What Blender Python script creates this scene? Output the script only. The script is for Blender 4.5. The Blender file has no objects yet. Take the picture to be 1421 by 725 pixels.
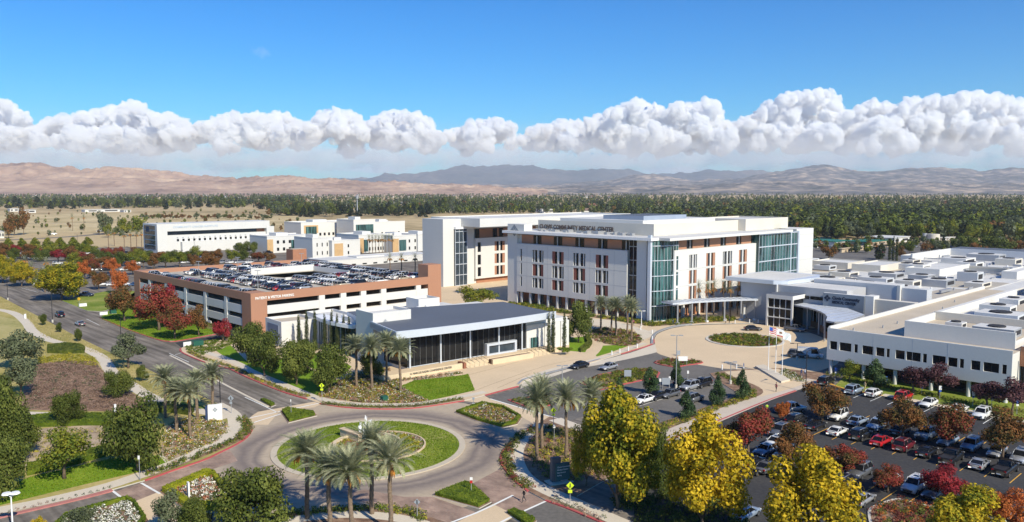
import bpy, math, random
import numpy as np
from mathutils import Vector, Matrix, geometry, noise as mnoise
sc = bpy.context.scene
COL = sc.collection
R = math.radians
# ---------------------------------------------------------------- camera model (also used to survey the ground)
H, F, CX, CY, HY = 38.0, 1130.0, 710.5, 362.5, 262.0
PT = math.atan((CY-HY)/F); cp, sp = math.cos(PT), math.sin(PT)
TH = R(44); cu, su = math.cos(TH), math.sin(TH)
def G(px, py, z=0.0):
    a = (px-CX)/F; b = -(py-CY)/F
    dx, dy, dz = a, cp+b*sp, -sp+b*cp
    t = (z-H)/dz
    return (dx*t, dy*t)
def PX(x, y, z=0.0):
    f = y*cp-(z-H)*sp; u = y*sp+(z-H)*cp
    return (CX+F*x/f, CY-F*u/f)
def ZT(x, y, py):
    b = -(py-CY)/F
    return H + y*(b*cp-sp)/(cp+b*sp)
def toUV(x, y): return (x*cu+y*su, -x*su+y*cu)
def XY(u, v): return (u*cu-v*su, u*su+v*cu)
def UV(px, py, z=0): return toUV(*G(px, py, z))
def solve(fn, target, lo, hi):
    a, b = fn(lo)-target, fn(hi)-target
    for _ in range(40):
        m = (lo+hi)/2; c = fn(m)-target
        if (c > 0) == (a > 0): lo = m
        else: hi = m
    return (lo+hi)/2
cam = bpy.data.cameras.new('camera'); camo = bpy.data.objects.new('camera', cam); COL.objects.link(camo)
cam.sensor_width = 36; cam.lens = 36*F/1421.0; cam.clip_start = 1; cam.clip_end = 90000
camo.location = (0, 0, H); camo.rotation_euler = (math.pi/2-PT, 0, 0)
sc.camera = camo
# ---------------------------------------------------------------- tagging
def tag(o, label=None, cat=None, group=None, kind=None):
    if label: o['label'] = label
    if cat: o['category'] = cat
    if group: o['group'] = group
    if kind: o['kind'] = kind
    return o
def empty(name, loc, rz=0, label=None, cat=None, group=None):
    o = bpy.data.objects.new(name, None); COL.objects.link(o)
    o.location = loc; o.rotation_euler = (0, 0, rz); o.empty_display_size = .5
    return tag(o, label, cat, group)
KIDS = {}
def link(name, me, parent=None, loc=None):
    o = bpy.data.objects.new(name, me); COL.objects.link(o)
    if parent is not None:
        o.parent = parent; KIDS.setdefault(parent.name, []).append(o)
    if loc is not None: o.location = loc
    return o
def copy_tree(src, parent=None):
    c = src.copy(); COL.objects.link(c)
    if parent is not None:
        c.parent = parent; KIDS.setdefault(parent.name, []).append(c)
    for ch in KIDS.get(src.name, []): copy_tree(ch, c)
    return c
# ---------------------------------------------------------------- materials
MATS = {}
def nodes(m):
    m.use_nodes = True; nt = m.node_tree; nt.nodes.clear(); return nt, nt.nodes, nt.links
def base(name, col, rough=.85, var=.12, scale=.5, scale2=6., metal=0., bump=0., spec=.3, detail=5, stain=None):
    """a plain surface: two octaves of noise modulate its own colour, optional bump"""
    if name in MATS: return MATS[name]
    m = bpy.data.materials.new(name); nt, N, L = nodes(m)
    out = N.new('ShaderNodeOutputMaterial'); p = N.new('ShaderNodeBsdfPrincipled')
    L.new(p.outputs[0], out.inputs[0])
    p.inputs['Roughness'].default_value = rough; p.inputs['Metallic'].default_value = metal
    p.inputs['Specular IOR Level'].default_value = spec
    geo = N.new('ShaderNodeNewGeometry')
    n1 = N.new('ShaderNodeTexNoise'); n1.inputs['Scale'].default_value = scale; n1.inputs['Detail'].default_value = detail
    n2 = N.new('ShaderNodeTexNoise'); n2.inputs['Scale'].default_value = scale2; n2.inputs['Detail'].default_value = 3
    L.new(geo.outputs['Position'], n1.inputs['Vector']); L.new(geo.outputs['Position'], n2.inputs['Vector'])
    ad = N.new('ShaderNodeMath'); ad.operation = 'ADD'; L.new(n1.outputs[0], ad.inputs[0]); L.new(n2.outputs[0], ad.inputs[1])
    mr = N.new('ShaderNodeMapRange'); mr.inputs[1].default_value = .65; mr.inputs[2].default_value = 1.35
    L.new(ad.outputs[0], mr.inputs[0])
    mx = N.new('ShaderNodeMix'); mx.data_type = 'RGBA'
    c0 = [max(0, c*(1-var)) for c in col]; c1 = [min(1, c*(1+var)) for c in col]
    if stain: c0 = stain
    mx.inputs[6].default_value = (*c0, 1); mx.inputs[7].default_value = (*c1, 1)
    L.new(mr.outputs[0], mx.inputs[0]); L.new(mx.outputs[2], p.inputs['Base Color'])
    if bump:
        b = N.new('ShaderNodeBump'); b.inputs['Strength'].default_value = bump; b.inputs['Distance'].default_value = .05
        L.new(n2.outputs[0], b.inputs['Height']); L.new(b.outputs[0], p.inputs['Normal'])
    MATS[name] = m; return m
def multi(name, cols, scale=.3, rough=.95, scale2=3., mixw=.35, lo=.35, hi=.65):
    """ground cover: patches of several colours"""
    if name in MATS: return MATS[name]
    m = bpy.data.materials.new(name); nt, N, L = nodes(m)
    out = N.new('ShaderNodeOutputMaterial'); p = N.new('ShaderNodeBsdfPrincipled'); L.new(p.outputs[0], out.inputs[0])
    p.inputs['Roughness'].default_value = rough; p.inputs['Specular IOR Level'].default_value = .15
    geo = N.new('ShaderNodeNewGeometry')
    n1 = N.new('ShaderNodeTexNoise'); n1.inputs['Scale'].default_value = scale; n1.inputs['Detail'].default_value = 6
    n2 = N.new('ShaderNodeTexNoise'); n2.inputs['Scale'].default_value = scale2; n2.inputs['Detail'].default_value = 4
    L.new(geo.outputs['Position'], n1.inputs['Vector']); L.new(geo.outputs['Position'], n2.inputs['Vector'])
    mx = N.new('ShaderNodeMix'); mx.inputs[0].default_value = mixw; L.new(n1.outputs[0], mx.inputs[2]); L.new(n2.outputs[0], mx.inputs[3])
    rp = N.new('ShaderNodeValToRGB'); L.new(mx.outputs[0], rp.inputs[0])
    e = rp.color_ramp.elements
    while len(e) < len(cols): e.new(.5)
    for i, c in enumerate(cols):
        e[i].position = lo+(hi-lo)*i/(len(cols)-1); e[i].color = (*c, 1)
    L.new(rp.outputs[0], p.inputs['Base Color'])
    MATS[name] = m; return m
def leafmat(name, cols, trans=.25, nscale=.35, rough=.7):
    if name in MATS: return MATS[name]
    m = bpy.data.materials.new(name); nt, N, L = nodes(m)
    out = N.new('ShaderNodeOutputMaterial'); p = N.new('ShaderNodeBsdfPrincipled')
    p.inputs['Roughness'].default_value = rough; p.inputs['Specular IOR Level'].default_value = .2
    geo = N.new('ShaderNodeNewGeometry'); tc = N.new('ShaderNodeTexCoord'); oi = N.new('ShaderNodeObjectInfo')
    n1 = N.new('ShaderNodeTexNoise'); n1.inputs['Scale'].default_value = nscale; n1.inputs['Detail'].default_value = 3
    L.new(geo.outputs['Position'], n1.inputs['Vector'])
    a = N.new('ShaderNodeMath'); a.operation = 'MULTIPLY_ADD'; a.inputs[1].default_value = .55
    L.new(geo.outputs['Random Per Island'], a.inputs[0])
    b = N.new('ShaderNodeMath'); b.operation = 'MULTIPLY_ADD'; b.inputs[1].default_value = 1.5; b.inputs[2].default_value = -.55
    L.new(n1.outputs[0], b.inputs[0]); L.new(b.outputs[0], a.inputs[2])
    c = N.new('ShaderNodeMath'); c.operation = 'MULTIPLY_ADD'; c.inputs[1].default_value = .22; L.new(oi.outputs['Random'], c.inputs[0]); L.new(a.outputs[0], c.inputs[2])
    c2 = N.new('ShaderNodeMath'); c2.operation = 'SUBTRACT'; c2.inputs[1].default_value = .05; L.new(c.outputs[0], c2.inputs[0])
    rp = N.new('ShaderNodeValToRGB'); L.new(c2.outputs[0], rp.inputs[0]); e = rp.color_ramp.elements
    while len(e) < len(cols): e.new(.5)
    for i, cc in enumerate(cols):
        e[i].position = .08+.84*i/(len(cols)-1); e[i].color = (*cc, 1)
    L.new(rp.outputs[0], p.inputs['Base Color'])
    tr = N.new('ShaderNodeBsdfTranslucent'); L.new(rp.outputs[0], tr.inputs[0])
    ms = N.new('ShaderNodeMixShader'); ms.inputs[0].default_value = trans
    L.new(p.outputs[0], ms.inputs[1]); L.new(tr.outputs[0], ms.inputs[2]); L.new(ms.outputs[0], out.inputs[0])
    MATS[name] = m; return m
def glass(name, col, rough=.05, spec=.6, streak=False):
    if name in MATS: return MATS[name]
    m = bpy.data.materials.new(name); nt, N, L = nodes(m)
    out = N.new('ShaderNodeOutputMaterial'); p = N.new('ShaderNodeBsdfPrincipled'); L.new(p.outputs[0], out.inputs[0])
    p.inputs['Roughness'].default_value = rough; p.inputs['Specular IOR Level'].default_value = spec
    geo = N.new('ShaderNodeNewGeometry'); n = N.new('ShaderNodeTexNoise'); n.inputs['Scale'].default_value = .8; n.inputs['Detail'].default_value = 3
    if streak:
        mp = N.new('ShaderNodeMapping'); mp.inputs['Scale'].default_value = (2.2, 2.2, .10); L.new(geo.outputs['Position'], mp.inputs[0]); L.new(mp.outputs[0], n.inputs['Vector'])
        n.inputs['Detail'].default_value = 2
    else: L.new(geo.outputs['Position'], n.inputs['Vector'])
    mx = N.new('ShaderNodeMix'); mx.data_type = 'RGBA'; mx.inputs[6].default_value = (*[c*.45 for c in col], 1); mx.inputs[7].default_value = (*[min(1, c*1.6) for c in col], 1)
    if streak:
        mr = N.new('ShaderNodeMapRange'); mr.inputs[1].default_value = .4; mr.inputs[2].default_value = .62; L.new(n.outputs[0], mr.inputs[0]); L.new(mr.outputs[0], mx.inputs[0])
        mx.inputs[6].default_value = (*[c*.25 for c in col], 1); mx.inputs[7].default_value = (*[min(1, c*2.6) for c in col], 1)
    else: L.new(n.outputs[0], mx.inputs[0])
    L.new(mx.outputs[2], p.inputs['Base Color'])
    MATS[name] = m; return m
W_ = base('white_stucco', (.61, .60, .575), .85, .04, .12, 2.5)
W2 = base('warm_white_stucco', (.60, .56, .49), .85, .05, .1, 2)
GREYW = base('grey_panel', (.50, .52, .55), .6, .05, .2, 3)
ORANGE = base('terracotta_panel', (.37, .19, .12), .85, .07, .15, 4)
ORANGE2 = base('brick_panel', (.36, .17, .10), .9, .15, .8, 12)
REDP = base('maroon_panel', (.25, .09, .07), .8, .08)
METAL = base('metal_fascia', (.62, .66, .72), .45, .04, .2, 2, metal=.3)
ROOFG = base('grey_roof_membrane', (.105, .12, .15), .8, .10, .08, 1.2)
ROOFT = base('tan_gravel_roof', (.48, .41, .32), .95, .12, .12, 3)
ROOFW = base('white_roof_membrane', (.58, .57, .55), .8, .14, .1, 1.5)
DECK = base('concrete_deck', (.42, .38, .32), .9, .10, .08, 1.0)
CONC = base('concrete_paving', (.58, .51, .41), .9, .07, .15, 3, bump=.1)
CREAM = base('tan_stone_paving', (.60, .465, .31), .9, .08, .15, 3, bump=.1)
STONE = base('cream_stone', (.62, .50, .34), .9, .10, .3, 5, bump=.2)
KERBR = base('red_kerb_paint', (.45, .09, .09), .7, .18, .5, 6)
KERB = base('kerb_concrete', (.52, .49, .43), .9, .10, .3, 4)
WPAINT = base('white_paint', (.75, .75, .72), .7, .12, .5, 8)
YPAINT = base('yellow_paint', (.70, .38, .06), .7, .15, .5, 8)
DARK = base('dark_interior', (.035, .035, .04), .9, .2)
BLACKM = base('black_metal', (.03, .03, .035), .5, .1)
GREYM = base('grey_metal', (.38, .39, .41), .45, .08, metal=.4)
WHITEM = base('white_metal', (.78, .78, .78), .4, .03)
BARK = base('bark', (.14, .10, .07), .95, .35, 3, 18, bump=.5)
BARKL = base('pale_bark', (.30, .25, .19), .95, .25, 3, 14, bump=.4)
PALMB = base('palm_bark', (.20, .145, .10), .95, .45, 4, 22, bump=.8)
GLD = glass('dark_glass', (.010, .011, .013), .05, .28)
GLG = glass('green_glass', (.028, .066, .066), .06, .40, True)
GLB = glass('blue_grey_glass', (.04, .055, .07), .06, .4)
MULCH = multi('mulch', [(.12, .07, .05), (.24, .15, .10), (.33, .23, .16)], .8, scale2=7)
TANBED = multi('tan_mulch', [(.24, .18, .12), (.40, .31, .22), (.50, .40, .28)], .4, scale2=5)
LAWN = multi('lawn_grass', [(.085, .17, .008), (.14, .235, .012), (.20, .29, .025)], .12, scale2=2.5, mixw=.4)
LAWN2 = multi('faded_lawn', [(.10, .16, .015), (.19, .235, .035), (.33, .31, .10)], .10, scale2=2.0, mixw=.4)
DRYL = multi('dry_lawn', [(.22, .21, .055), (.36, .30, .10), (.46, .37, .16)], .10, scale2=2.0, mixw=.35)
# ---------------------------------------------------------------- mesh builders
class MB:
    def __init__(s): s.v = []; s.f = []; s.m = []; s.mats = []; s.sm = []
    def mi(s, m):
        if m not in s.mats: s.mats.append(m)
        return s.mats.index(m)
    def face(s, pts, m, smooth=False):
        n = len(s.v); s.v += [tuple(p) for p in pts]; s.f.append(list(range(n, n+len(pts)))); s.m.append(s.mi(m)); s.sm.append(smooth)
    def add(s, verts, faces, m, smooth=False):
        n = len(s.v); s.v += [tuple(p) for p in verts]; k = s.mi(m)
        for f in faces: s.f.append([n+i for i in f]); s.m.append(k); s.sm.append(smooth)
    def box(s, x0, x1, y0, y1, z0, z1, m, top=None):
        v = [(x, y, z) for z in (z0, z1) for y in (y0, y1) for x in (x0, x1)]
        s.add(v, [(0, 2, 3, 1), (0, 1, 5, 4), (1, 3, 7, 5), (3, 2, 6, 7), (2, 0, 4, 6)], m)
        s.add(v, [(4, 5, 7, 6)], top or m)
        return s
    def bbox(s, c, size, m, rz=0, rx=0):
        """box by centre, size, turned"""
        mt = Matrix.Translation(c) @ Matrix.Rotation(rz, 4, 'Z') @ Matrix.Rotation(rx, 4, 'X')
        v = [mt @ Vector((x*size[0]/2, y*size[1]/2, z*size[2]/2)) for z in (-1, 1) for y in (-1, 1) for x in (-1, 1)]
        s.add(v, [(0, 2, 3, 1), (0, 1, 5, 4), (1, 3, 7, 5), (3, 2, 6, 7), (2, 0, 4, 6), (4, 5, 7, 6)], m)
        return s
    def cyl(s, x, y, z0, z1, r0, r1, m, n=12, cap=True):
        v = [(x+r0*math.cos(2*math.pi*i/n), y+r0*math.sin(2*math.pi*i/n), z0) for i in range(n)]
        v += [(x+r1*math.cos(2*math.pi*i/n), y+r1*math.sin(2*math.pi*i/n), z1) for i in range(n)]
        s.add(v, [(i, (i+1) % n, n+(i+1) % n, n+i) for i in range(n)], m, True)
        if cap: s.add(v[n:], [tuple(range(n))], m)
        return s
    def tube(s, pts, rad, m, n=6, cap=True):
        pts = [Vector(p) for p in pts]; rad = rad if isinstance(rad, (list, tuple)) else [rad]*len(pts)
        V = []; fs = []
        for i, p in enumerate(pts):
            d = (pts[min(i+1, len(pts)-1)]-pts[max(i-1, 0)]).normalized()
            a = d.cross(Vector((0, 0, 1)) if abs(d.z) < .9 else Vector((1, 0, 0))).normalized(); b = d.cross(a)
            for k in range(n):
                t = 2*math.pi*k/n; V.append(p+(a*math.cos(t)+b*math.sin(t))*rad[i])
        for i in range(len(pts)-1):
            for k in range(n):
                fs.append((i*n+k, i*n+(k+1) % n, (i+1)*n+(k+1) % n, (i+1)*n+k))
        if cap: fs.append(tuple(range((len(pts)-1)*n, len(pts)*n))); fs.append(tuple(reversed(range(n))))
        s.add(V, fs, m, True); return s
    def poly(s, pts, z, m):
        """flat polygon (may be concave)"""
        tr = geometry.tessellate_polygon([[Vector((p[0], p[1], 0)) for p in pts]])
        V = [(p[0], p[1], z) for p in pts]; fs = []
        for t in tr:
            a, b, c = [Vector(V[i]) for i in t]
            fs.append(tuple(t) if (b-a).cross(c-a).z > 0 else (t[0], t[2], t[1]))
        s.add(V, fs, m); return s
    def prism(s, pts, z0, z1, m, side=None, bottom=False):
        area = sum(pts[i][0]*pts[(i+1) % len(pts)][1]-pts[(i+1) % len(pts)][0]*pts[i][1] for i in range(len(pts)))
        if area < 0: pts = pts[::-1]
        s.poly(pts, z1, m); n = len(pts)
        V = [(p[0], p[1], z0) for p in pts]+[(p[0], p[1], z1) for p in pts]
        s.add(V, [(i, (i+1) % n, n+(i+1) % n, n+i) for i in range(n)], side or m)
        if bottom:
            k = len(s.v); s.poly(pts, z0, side or m)
        return s
    def mesh(s, name):
        me = bpy.data.meshes.new(name); me.from_pydata([tuple(v) for v in s.v], [], s.f)
        for m in s.mats: me.materials.append(m)
        me.polygons.foreach_set('material_index', s.m); me.polygons.foreach_set('use_smooth', s.sm)
        me.update(); return me
    def build(s, name, parent=None, loc=None):
        return link(name, s.mesh(name), parent, loc)
def np_mesh(name, V, Fq, mats, midx=None, smooth=False):
    V = np.asarray(V, dtype=np.float32); Fq = np.asarray(Fq, dtype=np.int32); k = Fq.shape[1]
    me = bpy.data.meshes.new(name)
    me.vertices.add(len(V)); me.vertices.foreach_set('co', V.ravel())
    me.loops.add(Fq.size); me.loops.foreach_set('vertex_index', Fq.ravel())
    me.polygons.add(len(Fq)); me.polygons.foreach_set('loop_start', np.arange(len(Fq), dtype=np.int32)*k)
    try: me.polygons.foreach_set('loop_total', np.full(len(Fq), k, dtype=np.int32))
    except Exception: pass
    for m in mats: me.materials.append(m)
    if midx is not None: me.polygons.foreach_set('material_index', np.asarray(midx, dtype=np.int32))
    if smooth: me.polygons.foreach_set('use_smooth', np.ones(len(Fq), dtype=bool))
    me.update(calc_edges=True); me.validate(); return me
def smooth_line(pts, closed=False, k=5):
    out = []; n = len(pts); rng = range(n if closed else n-1)
    for i in rng:
        g = lambda j: pts[j % n] if closed else pts[max(0, min(n-1, j))]
        p0, p1, p2, p3 = g(i-1), g(i), g(i+1), g(i+2)
        for j in range(k):
            t = j/k
            out.append(tuple(.5*((2*p1[a])+(-p0[a]+p2[a])*t+(2*p0[a]-5*p1[a]+4*p2[a]-p3[a])*t*t+(-p0[a]+3*p1[a]-3*p2[a]+p3[a])*t**3) for a in (0, 1)))
    if not closed: out.append(pts[-1])
    return out
def gp(pts): return [G(*p) for p in pts]
def strip_poly(cl, w):
    L_, R_ = [], []
    for i, p in enumerate(cl):
        a = cl[max(0, i-1)]; b = cl[min(len(cl)-1, i+1)]
        dx, dy = b[0]-a[0], b[1]-a[1]; l = math.hypot(dx, dy) or 1
        nx, ny = -dy/l*w/2, dx/l*w/2
        L_.append((p[0]+nx, p[1]+ny)); R_.append((p[0]-nx, p[1]-ny))
    return L_, R_
def ribbon(mb, cl, w, z, m, z0=None):
    L_, R_ = strip_poly(cl, w)
    for i in range(len(cl)-1):
        mb.face([(*R_[i], z), (*R_[i+1], z), (*L_[i+1], z), (*L_[i], z)], m)
        if z0 is not None:
            mb.face([(*L_[i], z), (*L_[i+1], z), (*L_[i+1], z0), (*L_[i], z0)], m)
            mb.face([(*R_[i], z0), (*R_[i+1], z0), (*R_[i+1], z), (*R_[i], z)], m)
    if z0 is not None:
        for j in (0, -1): mb.face([(*L_[j], z), (*R_[j], z), (*R_[j], z0), (*L_[j], z0)], m)
def inpoly(x, y, poly):
    c = False; n = len(poly); j = n-1
    for i in range(n):
        if ((poly[i][1] > y) != (poly[j][1] > y)) and (x < (poly[j][0]-poly[i][0])*(y-poly[i][1])/(poly[j][1]-poly[i][1])+poly[i][0]): c = not c
        j = i
    return c
def text_mesh(s, size, m, extrude=.04, bold=.0):
    cv = bpy.data.curves.new('t', 'FONT'); cv.body = s; cv.size = size; cv.extrude = extrude; cv.offset = bold
    cv.align_x = 'LEFT'; cv.resolution_u = 2
    o = bpy.data.objects.new('t', cv); COL.objects.link(o)
    bpy.context.view_layer.update()
    me = bpy.data.meshes.new_from_object(o.evaluated_get(bpy.context.evaluated_depsgraph_get()))
    bpy.data.objects.remove(o); bpy.data.curves.remove(cv)
    me.materials.clear(); me.materials.append(m); return me
def wall_text(name, s, p, tdir, width, m, parent=None, root_inv=None, bold=.0, height=None):
    """text standing on a wall: p = left bottom corner (world), tdir = unit direction along the wall (2D)"""
    me = text_mesh(s, 1.0, m, .05, bold)
    xs = [v.co.x for v in me.vertices]; w = max(xs)-min(xs); x0 = min(xs)
    ys = [v.co.y for v in me.vertices]; h = max(ys)-min(ys)
    k = width/w; kz = height/h if height else k
    M = Matrix(((tdir[0]*k, 0, tdir[1], p[0]), (tdir[1]*k, 0, -tdir[0], p[1]), (0, kz, 0, p[2]), (0, 0, 0, 1)))
    for v in me.vertices: v.co.x -= x0
    me.transform(M)
    if parent is not None: me.transform(parent.matrix_basis.inverted())
    me.name = name
    return link(name, me, parent)
# ---------------------------------------------------------------- light
SUN_EL = R(37); SAZ = (0.588, -0.809)
sund = bpy.data.lights.new('sun', 'SUN'); sund.energy = 5.0; sund.angle = R(.53); sund.color = (1.0, .92, .74)
suno = bpy.data.objects.new('sun', sund); COL.objects.link(suno)
sdir = Vector((SAZ[0]*math.cos(SUN_EL), SAZ[1]*math.cos(SUN_EL), math.sin(SUN_EL)))
suno.rotation_euler = sdir.to_track_quat('Z', 'Y').to_euler()
wd = bpy.data.worlds.new('World'); sc.world = wd; wd.use_nodes = True
nt = wd.node_tree; nt.nodes.clear(); N, L = nt.nodes, nt.links
out = N.new('ShaderNodeOutputWorld'); bg = N.new('ShaderNodeBackground'); L.new(bg.outputs[0], out.inputs[0])
sky = N.new('ShaderNodeTexSky'); sky.sky_type = 'NISHITA'; sky.sun_disc = False
sky.sun_elevation = SUN_EL; sky.sun_rotation = math.atan2(SAZ[0], SAZ[1]); sky.altitude = 100
sky.air_density = 1.0; sky.dust_density = .3; sky.ozone_density = 3.5
hs = N.new('ShaderNodeHueSaturation'); hs.inputs['Saturation'].default_value = 1.45; hs.inputs['Hue'].default_value = .497
L.new(sky.outputs[0], hs.inputs['Color'])
tn = N.new('ShaderNodeMix'); tn.data_type = 'RGBA'; tn.blend_type = 'MULTIPLY'; tn.inputs[0].default_value = 1; tn.inputs[7].default_value = (.40, 1.14, 1.58, 1); L.new(hs.outputs[0], tn.inputs[6])
# thin high haze veil low in the sky, broken by noise
tc = N.new('ShaderNodeTexCoord'); sx = N.new('ShaderNodeSeparateXYZ'); L.new(tc.outputs['Generated'], sx.inputs[0])
mp = N.new('ShaderNodeMapping'); mp.inputs['Scale'].default_value = (5, 5, 38); L.new(tc.outputs['Generated'], mp.inputs[0])
nz = N.new('ShaderNodeTexNoise'); nz.inputs['Scale'].default_value = 1.6; nz.inputs['Detail'].default_value = 7; nz.inputs['Roughness'].default_value = .55
L.new(mp.outputs[0], nz.inputs['Vector'])
e1 = N.new('ShaderNodeMapRange'); e1.inputs[1].default_value = .085; e1.inputs[2].default_value = .022; L.new(sx.outputs[2], e1.inputs[0])
e2 = N.new('ShaderNodeMapRange'); e2.inputs[1].default_value = .40; e2.inputs[2].default_value = .66; L.new(nz.outputs[0], e2.inputs[0])
ml = N.new('ShaderNodeMath'); ml.operation = 'MULTIPLY'; L.new(e1.outputs[0], ml.inputs[0]); L.new(e2.outputs[0], ml.inputs[1])
ml2 = N.new('ShaderNodeMath'); ml2.operation = 'MULTIPLY'; ml2.inputs[1].default_value = .85; L.new(ml.outputs[0], ml2.inputs[0])
mxs = N.new('ShaderNodeMix'); mxs.data_type = 'RGBA'; L.new(ml2.outputs[0], mxs.inputs[0]); L.new(tn.outputs[2], mxs.inputs[6])
mxs.inputs[7].default_value = (6.8, 8.2, 10., 1)
L.new(mxs.outputs[2], bg.inputs[0]); bg.inputs[1].default_value = .074
sc.view_settings.view_transform = 'Standard'; sc.view_settings.look = 'None'; sc.view_settings.exposure = 0.30
sc.view_settings.gamma = 1; sc.view_settings.use_curve_mapping = False
# ---------------------------------------------------------------- numpy noise
_rs = np.random.RandomState(7); _perm = _rs.permutation(4096)
def vnoise(p):
    """value noise, p (n,3) -> 0..1"""
    i = np.floor(p).astype(np.int64); f = p-i; f = f*f*(3-2*f)
    def h(a, b, c): return _perm[(_perm[(_perm[a & 4095]+b) & 4095]+c) & 4095]/4095.0
    x, y, z = i[:, 0], i[:, 1], i[:, 2]; r = 0
    for dx in (0, 1):
        wx = f[:, 0] if dx else 1-f[:, 0]
        for dy in (0, 1):
            wy = f[:, 1] if dy else 1-f[:, 1]
            for dz in (0, 1):
                wz = f[:, 2] if dz else 1-f[:, 2]
                r = r+wx*wy*wz*h(x+dx, y+dy, z+dz)
    return r
def fbm(p, oct=5, ridged=False, gain=.5):
    s = 0; a = 1; tot = 0
    for k in range(oct):
        n = vnoise(p*(2.03**k)+17.3*k)
        if ridged: n = 1-abs(2*n-1)
        s = s+a*n; tot += a; a *= gain
    return s/tot
# ---------------------------------------------------------------- ground to the horizon
GROUND = multi('dry_ground', [(.17, .14, .07), (.36, .27, .14), (.50, .38, .21), (.44, .34, .19)], .004, scale2=.05, mixw=.4)
mb = MB(); S = 30000
mb.face([(-S, -400, 0), (S, -400, 0), (S, S, 0), (-S, S, 0)], GROUND); tag(mb.build('ground'), kind='structure')
# ---------------------------------------------------------------- hills
def hills(name, prof, d0, d1, mat, nx=420, ny=70, seed=0, rug=.5, fr=900., relief=90.):
    xs = np.linspace(prof[0][0], prof[-1][0], nx)
    yt = np.interp(xs, [p[0] for p in prof], [p[1] for p in prof])
    V = []; T = np.linspace(0, 1.25, ny)
    az = (xs-CX)/F
    crest = np.maximum(0, (HY-yt)/F*d1*.88+H)
    for t in T:
        d = d0+(d1-d0)*t
        X = az*d; Y = np.full_like(X, d)
        P = np.stack([X/fr, Y/fr, np.full_like(X, seed*3.7)], 1)
        rd = fbm(P, 6, True); lowf = fbm(P*.35+5, 3)
        s = np.clip(t, 0, 1); s = s*s*(3-2*s)
        if t > 1: s = 1-(t-1)*2
        h = crest*s*(1-rug+rug*1.15*(rd*.75+lowf*.45)) * (1 if t < 1 else 1)
        h = h+s*(crest > 1)*relief*(fbm(P*2.6+11, 6, True, .58)-.66)
        h = np.where(crest < 1, -2, h)-3*(t < .02)
        V.append(np.stack([X, Y, h], 1))
    V = np.concatenate(V); idx = np.arange(nx*ny).reshape(ny, nx)
    Fq = np.stack([idx[:-1, :-1].ravel(), idx[:-1, 1:].ravel(), idx[1:, 1:].ravel(), idx[1:, :-1].ravel()], 1)
    return tag(link(name, np_mesh(name, V, Fq, [mat], smooth=True)), kind='structure')
HILLB = multi('dry_hill_grass', [(.20, .125, .095), (.38, .25, .18), (.52, .375, .26)], .0022, scale2=.012, mixw=.4)
HILLS = multi('speckled_hill', [(.05, .058, .06), (.11, .105, .105), (.22, .185, .165), (.44, .34, .25)], .0022, scale2=.008, mixw=.55, lo=.38, hi=.62)
HILLF = multi('wooded_mountain', [(.05, .07, .08), (.09, .10, .11), (.17, .15, .14)], .0012, scale2=.01)
hills('dry_hills', [(-200, 232), (-60, 228), (0, 229), (60, 227), (110, 235), (180, 232), (230, 240), (290, 246), (330, 251), (385, 247), (440, 251), (520, 254), (600, 258), (680, 262), (760, 266)], 4300, 6600, HILLB, seed=1, rug=.62, fr=620., nx=760, ny=130, relief=120.)
hills('foothills', [(420, 262), (520, 261), (640, 257), (760, 258), (850, 250), (880, 242), (905, 241), (960, 250), (1020, 246), (1060, 238), (1100, 231), (1140, 228), (1190, 237), (1240, 235), (1300, 231), (1360, 238), (1400, 231), (1500, 234), (1640, 240)], 6800, 11500, HILLS, seed=2, rug=.6, relief=110., fr=1100., nx=620, ny=120)
hills('low_foothills', [(640, 268), (760, 262), (900, 259), (1000, 257), (1080, 253), (1180, 256), (1260, 252), (1350, 256), (1450, 253), (1640, 256)], 4700, 7000, HILLS, seed=5, rug=.6, fr=700., nx=420, ny=80)
hills('far_mountains', [(330, 258), (430, 250), (500, 245), (560, 237), (640, 230), (700, 228), (780, 229), (850, 233), (900, 238), (980, 234), (1060, 238), (1200, 246), (1400, 240), (1640, 240)], 12000, 16500, HILLF, seed=3, rug=.35, relief=330., fr=2600., nx=520, ny=90)
# ---------------------------------------------------------------- haze
hz = MB(); hz.box(-17000, 17000, -300, 17600, -60, 760, None) if False else None
hb = bpy.data.materials.new('haze'); nt_, N_, L_ = nodes(hb)
o_ = N_.new('ShaderNodeOutputMaterial'); pv = N_.new('ShaderNodeVolumePrincipled')
pv.inputs['Color'].default_value = (.82, .89, 1, 1); pv.inputs['Density'].default_value = 4.6e-5; pv.inputs['Anisotropy'].default_value = .1
L_.new(pv.outputs[0], o_.inputs['Volume'])
hzm = MB(); hzm.box(-19000, 19000, -320, 21500, -5, 760, hb)
tag(hzm.build('haze'), kind='stuff')
# ---------------------------------------------------------------- cumulus clouds: heaps of displaced lobes, 24 km away
CLOUD = base('cloud', (.80, .80, .80), 1, .01, .0001, .0002, spec=0)
FRINGE = bpy.data.materials.new('cloud_mist'); ntf, Nf, Lf = nodes(FRINGE)
_o = Nf.new('ShaderNodeOutputMaterial'); _v = Nf.new('ShaderNodeVolumePrincipled'); _v.inputs['Color'].default_value = (.985, .99, 1, 1); _v.inputs['Density'].default_value = .0105; _v.inputs['Anisotropy'].default_value = -.1
Lf.new(_v.outputs[0], _o.inputs['Volume'])
VEIL = FRINGE.copy(); VEIL.name = 'thin_cloud'; [n_ for n_ in VEIL.node_tree.nodes if n_.type == 'PRINCIPLED_VOLUME'][0].inputs['Density'].default_value = .00036
def ico(sub):
    import bmesh
    bm = bmesh.new(); bmesh.ops.create_icosphere(bm, subdivisions=sub, radius=1)
    V = np.array([v.co[:] for v in bm.verts]); Fa = np.array([[v.index for v in f.verts] for f in bm.faces]); bm.free(); return V, Fa
ICO = {k: ico(k) for k in (2, 3, 4, 5)}
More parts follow.
